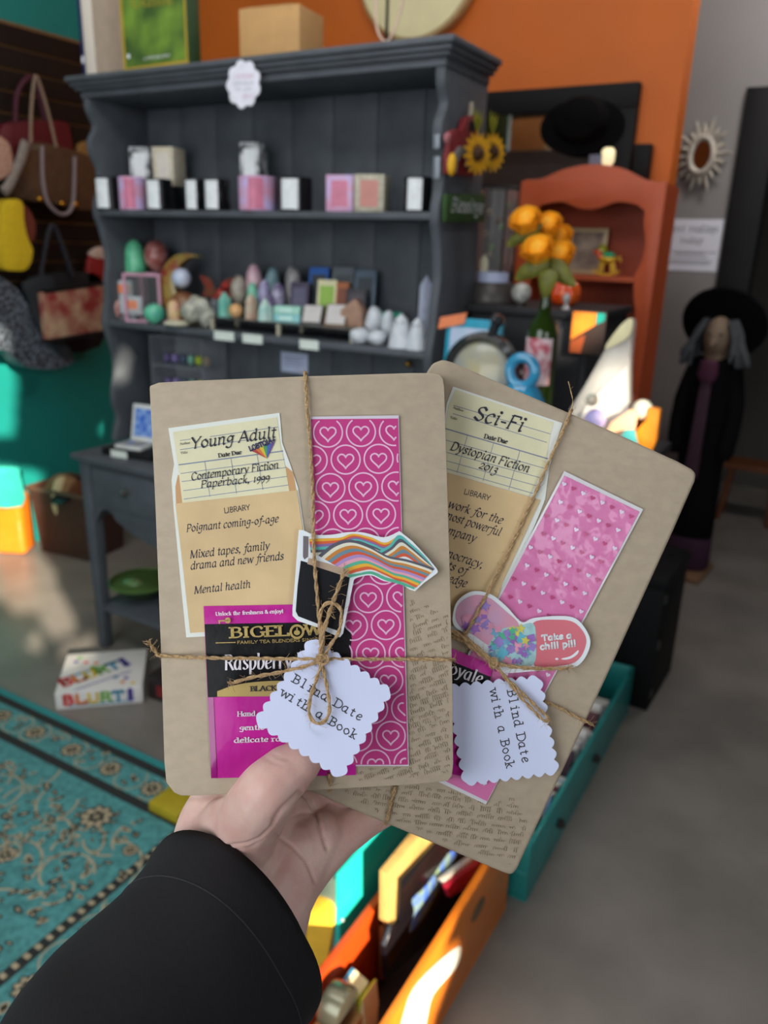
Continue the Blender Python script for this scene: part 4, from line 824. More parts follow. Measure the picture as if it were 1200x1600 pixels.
MB().span((CX0 + .0, CY0 - .001, .03), (CX1, CY0 + .0175, .998)).build('door', Mcu, cup, world=True, bevel=.003)
P = gy(912, 430, 3.16); t = thing('framed_picture', 'small cream framed picture leaning on the cupboard shelf behind the roses', 'picture', (P.x + .0, 3.15, 1.421))
t.rotation_euler = (-.12, 0, 0); MB().span((-.075, 0, 0), (.075, .012, .17)).build('frame', M('cream_frame', 'b9a27c', .5), t, bevel=.002); MB().span((-.06, -.0012, .015), (.06, -.0002, .155)).build('picture', M('muted_print', '9a8672', .6, scale=14, col2='5c4440'), t)
P = gy(947, 425, 3.07); t = thing('rocking_horse', 'tiny gold rocking horse ornament with green saddle on the cupboard shelf', 'ornament', (P.x, 3.07, 1.421))
Mgy = M('gold_yellow', 'd8a52c', .35, .4)
MB().tube(smooth_pts([(-.05, 0, .018), (-.03, 0, .006), (0, 0, .003), (.03, 0, .006), (.05, 0, .018)], 5), .004, 6).build('rocker', Mgy, t)
MB().ell((0, 0, .058), (.035, .014, .016)).build('body', Mgy, t); MB().tube([(-.025, 0, .06), (-.04, 0, .085), (-.055, 0, .08)], [.012, .010, .006], 8).build('head', M('red_orange_glaze', 'c84a1c', .4), t)
for x in (-.024, -.014, .016, .026): MB().tube([(x * .8, 0, .055), (x * 1.3, 0, .01)], .005, 6).build('leg', Mgy, t)
MB().ell((.004, 0, .072), (.024, .017, .012)).build('saddle', M('green_saddle', '1f9a6a', .4), t); MB().tube([(.034, 0, .06), (.045, 0, .07), (.05, 0, .05)], .004, 6).build('tail', Mgy, t)
P = gy(938, 400, 3.14); t = thing('glass_bauble', 'yellow green glass bauble behind the rocking horse', 'bauble', (P.x, 3.16, 1.421)); MB().lathe([(.018, 0), (.02, .004), (.005, .012), (.005, .06), (.012, .07), (.021, .085), (.018, .1), (.006, .11), (.001, .112)], n=16).build('bauble', M('olive_glass', '9a9a24', .15, coat=.5), t)
P = gy(947, 262, 3.12); t = thing('cream_candle', 'cream lit candle standing on top of the orange cupboard', 'candle', (P.x, 3.13, 1.736)); MB().lathe([(.02, 0), (.02, .062), (.014, .066), (.001, .066)], n=18).build('pillar', M('pinkish_wax', 'd8a890', .4), t); MB().lathe([(.014, .066), (.024, .085), (.024, .118), (.016, .128), (.001, .13)], n=18).build('shade', M('lit_cream', 'ffe9b8', .5, emit=.7), t)
P = gy(930, 262, 3.12); o = MB().span((-.024, -.02, 0), (.024, .02, .105)).build('grey_box', M('grey_blue_box', '6c6c7c', .6), bevel=.002); o.location = (P.x, 3.13, 1.736); tag(o, 'grey blue box left of the cream candle on the cupboard top', 'box')
P = gy(1001, 264, 3.25); o = MB().span((-.03, -.02, -.05), (.03, .03, .085)).build('wall_speaker', M('speaker_black', '101012', .6, spec=.2), bevel=.003); o.location = (-.80, 3.26, P.z); tag(o, 'small black wall speaker right of the mirror', 'speaker')

# ================================================================== GREY WALL: SUNBURST MIRROR, SIGN
C_ = gy(1097, 243, 4.27); t = thing('sunburst_mirror', 'silver sunburst mirror on the grey wall', 'mirror', (C_.x, 4.28, C_.z)); Msv = M('silver_leaf', 'c9c0b2', .4, .2, var=.2, scale=20)
g = MB(); r0 = .062
rays_ = [.162, .125, .15, .13, .158, .128, .15, .126]
for k in range(20):
    a = 2 * PI * k / 20 + .05; L = rays_[k % 8] * 1.02; wd = .024 if k % 2 else .018; c, s = math.cos(a) * .86, math.sin(a) * 1.1
    P0 = V((c * r0, -.02, s * r0)); P1 = V((c * L, -.012, s * L)); md = P0.lerp(P1, .6); q = V((-math.sin(a), 0, math.cos(a)))
    g.add([P0 - q * wd * .4, P0 + q * wd * .4, md + q * wd * .55, P1, md - q * wd * .55, md + V((0, -.018, 0)), P0 + V((0, -.01, 0))], [(6, 0, 4, 5), (6, 5, 2, 1), (5, 4, 3), (5, 3, 2), (0, 1, 2, 3, 4)])
g.build('sun_rays', Msv, t, smooth=False); MB().tube([(.066 * .8 * math.cos(2 * PI * k / 36), -.03, .066 * 1.15 * math.sin(2 * PI * k / 36)) for k in range(36)], .014, 10, True).build('rim', Msv, t)
MB().lathe([(.058, 0), (.058, .004), (.001, .004)], (0, -.02, 0), 36, RX(PI / 2), (.8, 1.15)).build('glass', MC['mirror_glass'], t)
A = gy(1040, 342, 4.295); B = gy(1118, 425, 4.295); t = thing('paper_sign', 'white paper sign about tarot readings taped to the grey wall', 'sign', ((A.x + B.x) / 2, 4.298, B.z))
sw = (B.x - A.x) / 2 + .004; sh = A.z - B.z; MB().span((-sw, -.002, 0), (sw, 0, sh)).build('sheet', M('sign_paper', 'ececf6', .7, var=.01), t)
f = plane_fn((0, -.0026, 0), (1, 0, 0), (0, 0, 1)); g = MB(); text(g, f, 'Tarot readings', (-sw * .86, sh * .76), (sw * .86, sh * .76), .03, 'type', 0, False); text(g, f, 'today', (-sw * .4, sh * .54), (sw * .4, sh * .54), .026, 'type', 0, False)
for z_, w_ in ((.36, .9), (.33, .5), (.26, .62), (.18, .8), (.14, .7)): g.span((-sw * w_, -.0004, sh * z_), (sw * w_, 0, sh * z_ + .006)) if 0 else g.add([(-sw * w_, -.0026, sh * z_), (sw * w_, -.0026, sh * z_), (sw * w_, -.0026, sh * z_ + .004), (-sw * w_, -.0026, sh * z_ + .004)], [(0, 1, 2, 3)])
g.build('lettering', M('grey_print', '6c6a78', .7), t)

# ================================================================== DRESSER AND WHAT STANDS ON IT
DRX0, DRX1, DRY0, DRY1, DRZ = -1.0, -.618, 2.20, 2.62, 1.345
t = thing('tall_dresser', 'black tall dresser between the hutch and the orange cupboard', 'dresser', ((DRX0 + DRX1) / 2, 2.41, 0)); Mbd = M('black_dresser', '27272a', .55, spec=.3, var=.1, scale=20)
MB().span((DRX0 + .012, DRY0 + .012, 0), (DRX1 - .012, DRY1, DRZ - .022)).build('carcass', Mbd, t, world=True, bevel=.003); MB().span((DRX0, DRY0, DRZ - .0215), (DRX1, DRY1, DRZ)).build('top', Mbd, t, world=True, bevel=.004)
for z in (.12, .42, .72, 1.02):
    d = MB().span((DRX0 + .03, DRY0 + .004, z), (DRX1 - .03, DRY0 + .0115, z + .28)).build('drawer', Mbd, t, world=True, bevel=.002); MB().ell(((DRX0 + DRX1) / 2, DRY0 - .008, z + .14), .014).build('knob', MC['worn_steel'], d, world=True)
P = gy(918, 530, 2.19); t = thing('art_tile', 'orange and teal picture tile on the front corner of the black dresser', 'picture', (P.x, 2.186, P.z)); f = plane_fn((0, 0, 0), (1, 0, 0), (0, 0, 1))
MB().span((-.047, -.006, -.04), (.047, .004, .075)).build('board', M('dark_picture', '3a2a24', .5), t, bevel=.001)
MB().prism([(-.044, -.038), (-.012, -.038), (-.005, .012), (-.044, -.008)], f, .0061, .0068).build('brown_panel', M('rust_print', '9a4a24', .5), t); MB().prism([(-.044, -.004), (.02, .04), (.02, .072), (-.044, .072)], f, .0061, .0068).build('orange_panel', M('orange_print', 'f08a2a', .5), t); MB().prism([(.022, .042), (.044, .052), (.044, .072), (.022, .072)], f, .0061, .0068).build('teal_panel', M('teal_print', '22a898', .5), t)
# glass lantern on its dark base
P, W_, H_ = spot(718, 400, 796, 478, 2.36, DRZ); t = thing('cake_stand', 'dark round upturned bowl base carrying the glass lantern', 'stand', (P.x + .02, 2.36, DRZ)); MB().lathe([(.088, 0), (.09, .006), (.078, .04), (.07, .058), (.001, .06)], n=36).build('base', M('dark_pewter', '453f3c', .4, .2), t)
t = thing('glass_lantern', 'tall clear glass lantern with wire ornaments inside', 'lantern', (P.x + .02, 2.36, DRZ + .0605)); zt = .27
MB().lathe([(.05, 0), (.05, .026), (.048, .03), (.001, .03)], n=28).build('candle_base', M('pale_blue_wax', 'a9b0cc', .4), t)
MB().lathe([(.052, .031), (.062, .06), (.062, zt), (.060, zt + .002), (.0605, .062), (.05, .033)], n=28).build('glass', Mplast, t)
MB().tube([(.062 * math.cos(2 * PI * k / 28), .062 * math.sin(2 * PI * k / 28), zt) for k in range(28)], .004, 6, True).build('rim', M('dark_wire', '2c2624', .4, .5), t)
for q in range(4): a = PI / 4 + q * PI / 2; MB().tube([(.063 * math.cos(a), .063 * math.sin(a), .03), (.063 * math.cos(a), .063 * math.sin(a), zt)], .0035, 6).build('post', MC['dark_wire'], t)
for q in range(9): MB().ell((.03 * math.cos(q * 2.4), .03 * math.sin(q * 2.4), .06 + q * .02), (.007, .007, .011)).build('ornament', M('mixed_orn%d' % (q % 3), ('6a4a38', '8a7a68', '5a7a48')[q % 3], .3, .4), t)
o = MB().lathe([(.012, 0), (.012, .03), (.006, .04), (.001, .05)], n=12).build('tea_light', M('cream_tea_wax', 'd8cfae', .5)); o.location = (P.x - .004, 2.345, DRZ + .092); tag(o, 'small cream candle inside the glass lantern', 'candle')  # plain cream colour, no emission
P = gy(813, 478, 2.3); t = thing('glass_ball', 'clear speckled glass ball beside the lantern on the dresser', 'ball', (P.x, 2.3, DRZ)); MB().lathe([(.02, 0), (.018, .006), (.012, .008)], n=16).build('foot', MC['dark_wire'], t); MB().ell((0, 0, .036), .03).build('ball', M('milky_glass', '8c8a84', .15, coat=.6, scale=60, col2='b9b8b0'), t)
P = gy(877, 480, 2.42); t = thing('red_pumpkin', 'shiny red orange glass pumpkin on the dresser behind the leaves', 'ornament', (P.x, 2.44, DRZ + .0)); g = MB()
for k in range(9): a = 2 * PI * k / 9; g.ell((.025 * math.cos(a), .025 * math.sin(a), .036), (.026, .026, .036), None, 12, 8)
g.build('body', M('red_glass', 'd0300c', .12, coat=.7, scale=20, col2='e8641c'), t); MB().tube([(0, 0, .07), (.004, 0, .085)], [.006, .004], 8).build('stalk', M('stalk_green', '4a5a24', .6), t)
P = gy(883, 490, 2.26); t = thing('clear_figurine', 'small clear glass figurine at the dresser front edge', 'figurine', (P.x, 2.26, DRZ)); MB().lathe([(.012, 0), (.012, .004), (.005, .01), (.008, .02), (.012, .03), (.006, .042), (.001, .046)], n=14).build('figure', M('frosty_glass', 'a8a4a4', .1, coat=.8), t)

# ================================================================== LOW TABLE WITH GIFTS IN FRONT OF THE DRESSER
TBZ = 1.04; t = thing('display_table', 'dark display table in front of the black dresser', 'table', (-.66, 1.88, 0))
MB().span((-.99, 1.70, TBZ - .025), (-.355, 2.12, TBZ)).build('table_top', Mbd, t, world=True, bevel=.004)
for x in (-.97, -.655):
    for y in (1.72, 2.07): MB().span((x, y, 0), (x + .03, y + .03, TBZ - .0255)).build('leg', Mbd, t, world=True)
P = gy(700, 620, 1.95); t = thing('picture_book', 'turquoise picture book standing on the table with orange price sticker', 'book', (P.x + .03, 1.99, TBZ + .004), -.05); t.rotation_euler = (-.1, 0, -.05)
z1 = gy(710, 499, 1.99).z - TBZ; MB().span((-.08, 0, 0), (.085, .022, z1)).build('cover', M('turquoise_cover', '2f9ab8', .4), t, bevel=.002); MB().span((-.066, -.001, .02), (.068, -.0002, z1 - .025)).build('cover_picture', M('pale_cover_art', 'a9c4dc', .5, scale=14, col2='c8d0e8'), t)
MB().ell((.045, -.001, z1 - .06), (.02, .002, .02)).build('pink_badge', M('magenta_badge', 'd82a78', .5), t)
MB().prism([(-.105, z1 - .035), (-.025, z1 - .015), (-.02, z1 + .015), (-.1, z1 - .003)], plane_fn((0, -.004, 0), (1, 0, 0), (0, 0, 1)), -.001, .001).build('price_sticker', MC['orange_sticker'], t)
P = gy(745, 620, 1.85); k = depth(P) / FPX; t = thing('ceramic_pot', 'dark rimmed round dish with cream marbled face and knob', 'dish', (P.x, 1.86, TBZ)); zc = gy(745, 585, 1.85).z - TBZ
R = RX(PI / 2 - .15); c0 = V((0, 0, zc))
MB().lathe([(.098, 0), (.104, .01), (.1, .03), (.086, .04), (.08, .03), (.079, .02), (.001, .02)], c0 + V((0, .02, 0)), 40, R, (1, 1.0)).build('rim', M('dark_glazed_rim', '26282b', .2, coat=.4), t)
MB().lathe([(.078, .021), (.07, .028), (.001, .032)], c0 + V((0, .02, 0)), 40, R).build('marbled_face', M('marbled_cream', 'b9ac84', .3, scale=9, col2='8b9498', coat=.4), t)
MB().lathe([(.012, 0), (.013, .03), (.02, .04), (.014, .055), (.001, .058)], c0 + V((.02, .01, .095)), 16, RY(.3)).build('knob', MC['dark_glazed_rim'], t); MB().span((-.04, -.03, 0), (.04, .05, max(.02, zc - .09))).build('foot', Mblack, t, bevel=.004)
P = gy(815, 620, 1.80); t = thing('blue_glass_bird', 'shiny blue glass ornament with a looped top on the table', 'ornament', (P.x, 1.80, TBZ)); zc = gy(815, 606, 1.8).z - TBZ; Mbg = M('blue_glass', '2f88b0', .08, coat=.8, var=.2, scale=30)
MB().lathe([(.02, 0), (.045, .01), (.06, zc * .55), (.058, zc * .8), (.035, zc * 1.05), (.001, zc * 1.12)], n=32).build('body', Mbg, t)
MB().tube([(.0 + .032 * math.cos(2 * PI * k / 20), -.01, zc * 1.1 + .025 + .034 * math.sin(2 * PI * k / 20)) for k in range(20)], .013, 10, True).build('loop', Mbg, t)
P = gy(833, 640, 1.88); t = thing('glass_bottle', 'green glass bottle with a red and white label used as a vase', 'bottle', (P.x, 1.90, TBZ)); z_ = lambda v: gy(838, v, 1.9).z - TBZ; Mgg = M('bottle_green', '25360f', .06, var=.1, coat=.6)
MB().lathe([(.036, 0), (.038, .006), (.038, z_(522)), (.032, z_(505)), (.016, z_(488)), (.0125, z_(470)), (.012, z_(440)), (.014, z_(439)), (.014, z_(432)), (.01, z_(432)), (.009, z_(470))], n=32).build('bottle', Mgg, t)
A = []; B = []; Cc = []; D = []
for i in range(15): a = -2.7 + 2.2 * i / 14; A.append((.0386 * math.cos(a), .0386 * math.sin(a), z_(598))); B.append((.0386 * math.cos(a), .0386 * math.sin(a), z_(526)))
g = MB().strip(A, B); g.build('label', M('label_red', 'b8485a', .6, scale=45, col2='d8c0c4', detail=1), t)
# roses
Mro = M('rose_gold', 'f6b42a', .6, var=.12, scale=40); Mrl = M('olive_leaf', '6a6a24', .5, var=.25, scale=30)
BT = V((P.x, 1.90, TBZ + z_(432)))
def rose(u, v, r, y, label):
    C = gy(u, v, y); t = thing('rose', label, 'artificial flower', C, 0, 'yellow roses in the bottle'); k = r * depth(C) / FPX; t.rotation_euler = (.85, 0, 0); WM[t.name] = Matrix.Translation(C) @ Matrix.Rotation(.85, 4, 'X')
    MB().ell((0, 0, 0), (k * .74, k * .74, k * .7), None, 12, 8).build('bud', M('rose_heart', 'f0a81e', .6), t)
    for ring, (n_, rd, hh) in enumerate(((4, .78, .28), (6, .98, .02))):
        g = MB()
        for q in range(n_):
            a = 2 * PI * q / n_ + ring * .5; A_ = V((math.cos(a), math.sin(a), 0)); T_ = V((-math.sin(a), math.cos(a), 0)); vs = []
            for i in range(5):
                for j in range(5):
                    s = (j - 2) / 2; h_ = i / 4; rad = k * rd * (.55 + .55 * h_ ** .6 + .12 * h_ * abs(s)); aa = s * (1.5 if ring == 0 else 1.05)
                    vs.append(A_ * (rad * math.cos(aa)) + T_ * (rad * math.sin(aa)) + V((0, -.25 * k, k * (hh - .6 + h_ * 1.15 - .25 * s * s * h_))))
            g.add(vs, [(i * 5 + j, i * 5 + j + 1, (i + 1) * 5 + j + 1, (i + 1) * 5 + j) for i in range(4) for j in range(4)])
        g.build('petals', Mro, t)
    s = t.location; MB().tube(smooth_pts([C + V((0, 0, -k * .6)), C.lerp(BT, .5) + V((0, 0, .02)), BT, BT + V((0, 0, -.05))], 5), .0025, 6).build('stem', M('stem_green', '56602a', .6), t, world=True)
for a in ((824, 345, 23, 1.88, 'upper left yellow rose of the bottle bouquet'), (858, 352, 21, 1.93, 'topmost right yellow rose of the bottle bouquet'), (874, 372, 22, 1.97, 'yellow rose at the right back of the bouquet, over the picture'), (843, 390, 24, 1.85, 'large yellow rose at the bouquet centre front'), (876, 398, 23, 1.92, 'lowest right yellow rose of the bottle bouquet')): rose(*a)
def leafp(px, y, label, tilt=.02):
    pts = [gy(u, v, y) for u, v in sm2(px, 4)]; c = sum(pts, V()) / len(pts); n = len(pts)
    g = MB(); g.add(pts + [c + V((0, -tilt, .004))] + [p + V((0, .0015, 0)) for p in pts], [(i, (i + 1) % n, n) for i in range(n)] + [tuple(range(2 * n, n, -1))] + [(i, n + 1 + i, n + 1 + (i + 1) % n, (i + 1) % n) for i in range(n)])
    o = g.build('rose_leaf', Mrl, world=True); tag(o, label, 'leaf', 'rose leaves in the bottle bouquet')
leafp([(792, 386), (800, 368), (828, 352), (848, 350), (838, 366), (815, 380)], 1.87, 'dark olive leaf under the upper left rose')
leafp([(806, 438), (812, 418), (838, 402), (858, 410), (848, 428), (825, 436)], 1.84, 'broad olive leaf hanging left of the bottle neck'); leafp([(850, 405), (880, 408), (900, 446), (878, 444), (858, 430)], 1.87, 'dark leaf right of the bottle neck'); leafp([(842, 428), (858, 420), (872, 432), (858, 462), (846, 462)], 1.83, 'pale leaf hanging over the bottle neck')
# clear sleeve with white card, orange thing
def slab(name, px, y, th, mat, label=None, cat=None, par=None, nrm=None, k=1):
    f = plane_fn((0, y, 0), (1, 0, 0), (0, 0, 1)); o = MB().prism([(gy(u, v, y).x, gy(u, v, y).z) for u, v in (sm2(px, k) if k > 1 else px)], f, -th, 0).build(name, mat, par, world=True, bevel=.001)
    if label: tag(o, label, cat)
    return o
t = thing('gift_bag', 'clear cellophane gift bag gathered to a point on the table end', 'gift bag', gy(945, 690, 1.78))
slab('bag_film', [(882, 690), (890, 640), (915, 600), (946, 545), (968, 512), (986, 497), (990, 505), (984, 560), (983, 600), (985, 700)], 1.77, .03, M('cellophane', 'e8e4dc', .12, trans=.0, alpha=.42, coat=.6), par=t)
slab('gathered_top', [(944, 545), (968, 510), (987, 497), (986, 520), (970, 535)], 1.735, .006, M('cream_tissue', 'e8dcae', .6), par=t, k=3)
slab('white_card', [(902, 665), (916, 634), (950, 600), (980, 572), (982, 660), (985, 700), (900, 700)], 1.785, .004, M('bright_white_card', 'f4efe4', .6), par=t)
for (u, v, r, y, lb, c, c2) in ((925, 625, 10, 1.72, 'teal and cream bath ball at the left inside the gift bag front', '7aa09a', 'e0c8b0'), (930, 655, 17, 1.73, 'lilac bath ball in front of the white card', 'a8a0d8', 'c8b8e0'), (905, 668, 14, 1.72, 'peach bath ball lowest at the gift bag corner', 'e0a080', 'e8b898'), (1004, 640, 16, 1.76, 'pearly white ball between gift bag and orange box', 'e8dcc0', 'c0d8c8')):
    C = gy(u, v, y); k = depth(C) / FPX; o = MB().ell((0, 0, 0), r * k).build('bath_ball', M('bb' + c, c, .4, scale=40, col2=c2)); o.location = C; tag(o, lb, 'ball', 'bath balls on the table end')
o = slab('orange_card', [(980, 705), (995, 672), (1010, 655), (1012, 637), (1030, 641), (1024, 690), (1018, 705)], 1.74, .03, M('bright_orange_card', 'f0901c', .5), 'bright orange box at the right end of the table', 'box')
o = slab('teal_packet', [(965, 690), (976, 672), (990, 672), (998, 705), (968, 705)], 1.715, .012, M('teal_packet_col', '3f9a9a', .4), 'small teal packet in front of the orange box', 'packet')
o = slab('peach_box', [(938, 690), (955, 660), (985, 640), (995, 650), (985, 705), (940, 705)], 1.735, .012, M('peach_card', 'e0a884', .6), 'peach card box left of the orange box', 'box')

# ================================================================== WITCH FIGURE BY THE DOORWAY
Q = gz(1066, 890); wx, wy = Q.x - .0, Q.y; t = thing('witch_figure', 'life-size witch doll with wide black hat, grey hair and purple scarf', 'doll', (wx, wy, 0), -.1)
Mwd = M('witch_black', '0e0d10', .9, spec=.1); Mpu = M('witch_plum', '3a1c34', .8, var=.15)
def wz(v): return gy(1095, v, wy).z
zf = wz(525)
MB().lathe([(.10, .03), (.115, .05), (.11, .45), (.10, .75), (.12, .95), (.10, zf - .10), (.03, zf - .06)], n=28, sq=(1, .7)).build('dress', Mwd, t, smooth=True)
MB().lathe([(.05, 0), (.06, .1), (.02, .16), (.001, .17)], (0, -.02, zf - .1), 16).build('neck', M('doll_skin', '7d6a58', .6), t)
MB().ell((0.0, -.03, zf), (.062, .07, .095), None, 20, 14).build('head', MC['doll_skin'], t)
MB().lathe([(.014, 0), (.008, .03), (.001, .05)], (0, -.095, zf - .01), 10, RX(PI / 2 + .4)).build('nose', MC['doll_skin'], t)
for s in (-1, 1): MB().ell((s * .025, -.094, zf + .02), (.008, .006, .006)).build('eye', Minkm, t)
g = MB(); hr = random.Random(3)
for k in range(70):
    a = hr.uniform(-.3, PI + .3) if k % 3 else hr.choice([hr.uniform(-.7, .2), hr.uniform(PI - .2, PI + .7)]); r = .07
    p0 = V((r * math.cos(a) * .9, -.02 + r * math.sin(a), zf + .08)); p1 = V((.105 * math.cos(a), -.03 + .09 * math.sin(a), zf)); L = hr.uniform(.07, .13); p2 = V((.13 * math.cos(a) + hr.uniform(-.03, .03), -.05 + .09 * math.sin(a), zf - L))
    g.tube(smooth_pts([p0, p1, p2], 4), [.012] * 4 + [.01] * 4 + [.004], 5)
g.build('hair', M('witch_hair', '45494d', .8, var=.3, scale=90), t)
Rh = RX(-1.05)
MB().lathe([(.185, 0), (.19, .008), (.105, .016), (.095, .07), (.075, .12), (.04, .15), (.001, .16)], (0, .03, zf + .055), 36, Rh).build('hat', Mwd, t)
MB().lathe([(.03, 0), (.045, .03), (.04, .09), (.02, .1)], (0, -.115, zf - .19), 14, None, (1, .5)).build('scarf_knot', M('plum_scarf', '4c1f38', .7), t)
MB().add([(-.024, -.12, zf - .18), (.022, -.12, zf - .18), (.034, -.15, zf - .64), (-.03, -.15, zf - .6), (-.024, -.10, zf - .18), (.022, -.10, zf - .18), (.034, -.13, zf - .64), (-.03, -.13, zf - .6)], [(0, 1, 2, 3), (7, 6, 5, 4), (0, 3, 7, 4), (1, 5, 6, 2), (3, 2, 6, 7), (0, 4, 5, 1)]).build('scarf', M('dusty_plum', '3c2532', .8, var=.15), t, bevel=.006)
for s in (-1, 1): MB().tube(smooth_pts([(s * .08, -.0, zf - .14), (s * .12, -.02, zf - .34), (s * .11, -.05, zf - .55)], 5), [.045] * 5 + [.04] * 5 + [.03], 12).build('sleeve', Mwd, t)
MB().lathe([(.105, .028), (.118, .045), (.117, .18), (.112, .2)], n=28, sq=(1, .7)).build('hem', Mpu, t)
MB().span((-.15, -.16, 0), (.12, .12, .028)).build('wooden_base', M('tan_base', '7a5a40', .6), t, bevel=.004)
t = thing('wooden_stool', 'low brown wooden stool in the dark doorway beyond the witch', 'stool', gz(1135, 700)); t.location = (-.36, 5.0, 0)
MB().box((0, 0, .34), (.3, .2, .03)).build('seat', M('stool_wood', '6a3a1c', .5), t)
for s in (-1, 1):
    for q in (-1, 1): MB().tube([(s * .11, q * .07, .326), (s * .14, q * .09, 0)], .014, 8).build('leg', MC['stool_wood'], t)
P = gy(1170, 326, 5.7); t = thing('doorway_knob', 'small pale knob with an added glow inside the dark doorway', 'lamp', P); MB().ell((0, 0, 0), (.03, .03, .045)).build('shade', M('knob_glow', 'b0a084', .5, emit=.25), t); MB().tube([(0, .0, 0), (0, .1, 0)], .008).build('arm', MC['dark_wire'], t)  # pale knob, its glow put into the material

# ================================================================== FLOOR CRATES AND BLACK CHEST
ct = gz(1010, 1112); t = thing('storage_chest', 'black painted chest on the floor behind the teal crate', 'trunk', (ct.x, ct.y, 0), -.04)
th = .495
MB().span((-.212, 0, 0), (0, .34, th - .04)).build('chest_body', M('trunk_black', '0c0c0e', .65, spec=.2), t, bevel=.005); MB().span((-.215, -.005, th - .0398), (.005, .345, th)).build('lid', MC['trunk_black'], t, bevel=.004)
for z in (.06, .25, .42): MB().box((.001, .02, z), (.006, .022, .03)).build('corner_plate', M('dull_steel', '4a4a4c', .4, .8), t)
def crate(name, label, x0, x1, y0, y1, h, mat, th=.012, mat2=None):
    t = thing(name, label, 'crate', ((x0 + x1) / 2, (y0 + y1) / 2, 0))
    MB().span((x0, y0, 0), (x1, y1, th)).build('bottom_board', mat, t, world=True)
    for a, b in (((x0, y0), (x1, y0 + th)), ((x0, y1 - th), (x1, y1))): MB().span((a[0], a[1], th), (b[0], b[1], h)).build('end_panel', mat, t, world=True, bevel=.003)
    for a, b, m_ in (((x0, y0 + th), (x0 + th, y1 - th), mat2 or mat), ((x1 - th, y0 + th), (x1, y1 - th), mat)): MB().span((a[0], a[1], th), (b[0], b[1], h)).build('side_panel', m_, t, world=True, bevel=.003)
    return t
Mtc = M('teal_crate_paint', '1f8480', .4, var=.08, scale=20, coat=.2)
TX1 = -.43; tc_ = crate('teal_crate', 'long teal wooden crate of small books on the floor', -.60, TX1, 1.50, 2.50, .17, Mtc)
for y in (1.72, 2.05): MB().lathe([(.012, 0), (.014, .01), (.008, .018), (.001, .02)], (TX1, y, .08), 12, RY(PI / 2)).build('screw_knob', M('dark_knob', '2a2624', .4), tc_, world=True)
MB().span((-.595, 1.4985, .082), (TX1 - .005, 1.4999, .0835)).build('seam', M('teal_seam', '5fb0a8', .5), tc_, world=True)
cols = ['d8d4d0', '2a2a2e', 'b84a5a', 'e0ddd8', '8fa8d0', 'c9b08a', '6a2a3c', 'd0708a', 'b8d0e0', '3a2430', 'dcdcd8', 'a8a0a8', '2c2c30', 'cfcac6', '403040', 'e0dcd8', '54202c', 'c8c4c0', '302a30', 'bcb4b8', 'd0ccc8', '2a2228']
colname = {'d8d4d0': 'pale grey', '2a2a2e': 'black', 'b84a5a': 'rose red', 'e0ddd8': 'white', '8fa8d0': 'light blue', 'c9b08a': 'tan', '6a2a3c': 'wine red', 'd0708a': 'pink', 'b8d0e0': 'ice blue'}
y = 1.53; rr = random.Random(9); ORD = 'first second third fourth fifth sixth seventh eighth ninth tenth eleventh twelfth thirteenth fourteenth fifteenth sixteenth seventeenth eighteenth nineteenth twentieth twenty-first twenty-second'.split()
for i, c in enumerate(cols):
    th_ = rr.uniform(.018, .034); hh = rr.uniform(.10, .19)
    t = thing('small_book', '%s small book in the teal crate, %s from the near end' % (colname.get(c, 'dark' if int(c[:2], 16) < 0x60 else 'pale'), ORD[i]), 'book', (-.515, y + .012, .0125), 0, 'small books in the teal crate'); t.rotation_euler = (-.18, 0, 0)
    MB().span((-.058, 0, 0), (.062, th_, hh)).build('cover', M('bk' + c, c, .5), t, bevel=.001); MB().span((-.055, .002, hh - .001), (.0625, th_ - .002, hh + .0006)).build('page_edge', M('page_edge_white', 'dcd6cc', .8), t)
    y += th_ + .010
    if y > 2.40: break
OX0, OX1, OY0, OY1, OH = -.632, -.465, .72, 1.46, .24
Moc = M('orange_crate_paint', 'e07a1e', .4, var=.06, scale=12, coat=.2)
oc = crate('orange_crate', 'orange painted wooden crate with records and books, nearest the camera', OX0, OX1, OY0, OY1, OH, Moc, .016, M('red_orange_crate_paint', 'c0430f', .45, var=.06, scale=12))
MB().ell((OX1 + .001, 1.27, .16), (.003, .035, .02)).build('handle_hole', M('handle_hole_brown', '6a5a44', .7), oc, world=True)
f = plane_fn((OX1 + .0005, 0, 0), (0, 1, 0), (0, 0, 1))
MB().prism(sm2([(gx(u, v, OX1).y, gx(u, v, OX1).z) for u, v in ((622, 1640), (633, 1575), (652, 1535), (690, 1497), (715, 1478), (719, 1486), (712, 1510), (684, 1542), (672, 1562), (664, 1600), (655, 1640))], 3), f, 0, .0015).build('label_scrap', M('torn_label', 'e8e2d4', .7), oc, world=True)
g = MB(); LA = gx(660, 1566, OX1); LB = gx(704, 1504, OX1); text(g, f, 'RECORDS', (LA.y, LA.z), (LB.y, LB.z), .014, 'type', .002, False); g.build('lettering', MC['faint_ink'], oc, world=True)

tag(MB().span((-3.44, FY + .005, .2), (-3.0, FY + .05, 3.0)).build('added_curtain', M('brown_curtain', '6a5044', .8, var=.2, scale=12, stretch=(4, 1, .3)), world=True), 'brown curtain added behind the camera, unseen except in the mirror', 'curtain')  # added so the mirror has something brown to reflect
tag(MB().span((-2.95, FY + .005, 1.2), (-2.80, FY + .02, 2.75)).build('added_banner', M('cream_banner_cloth', 'efe2c0', .8), world=True), 'cream banner added behind the camera for a pale streak in the mirror', 'banner')  # added for the cream streak in the mirror glass
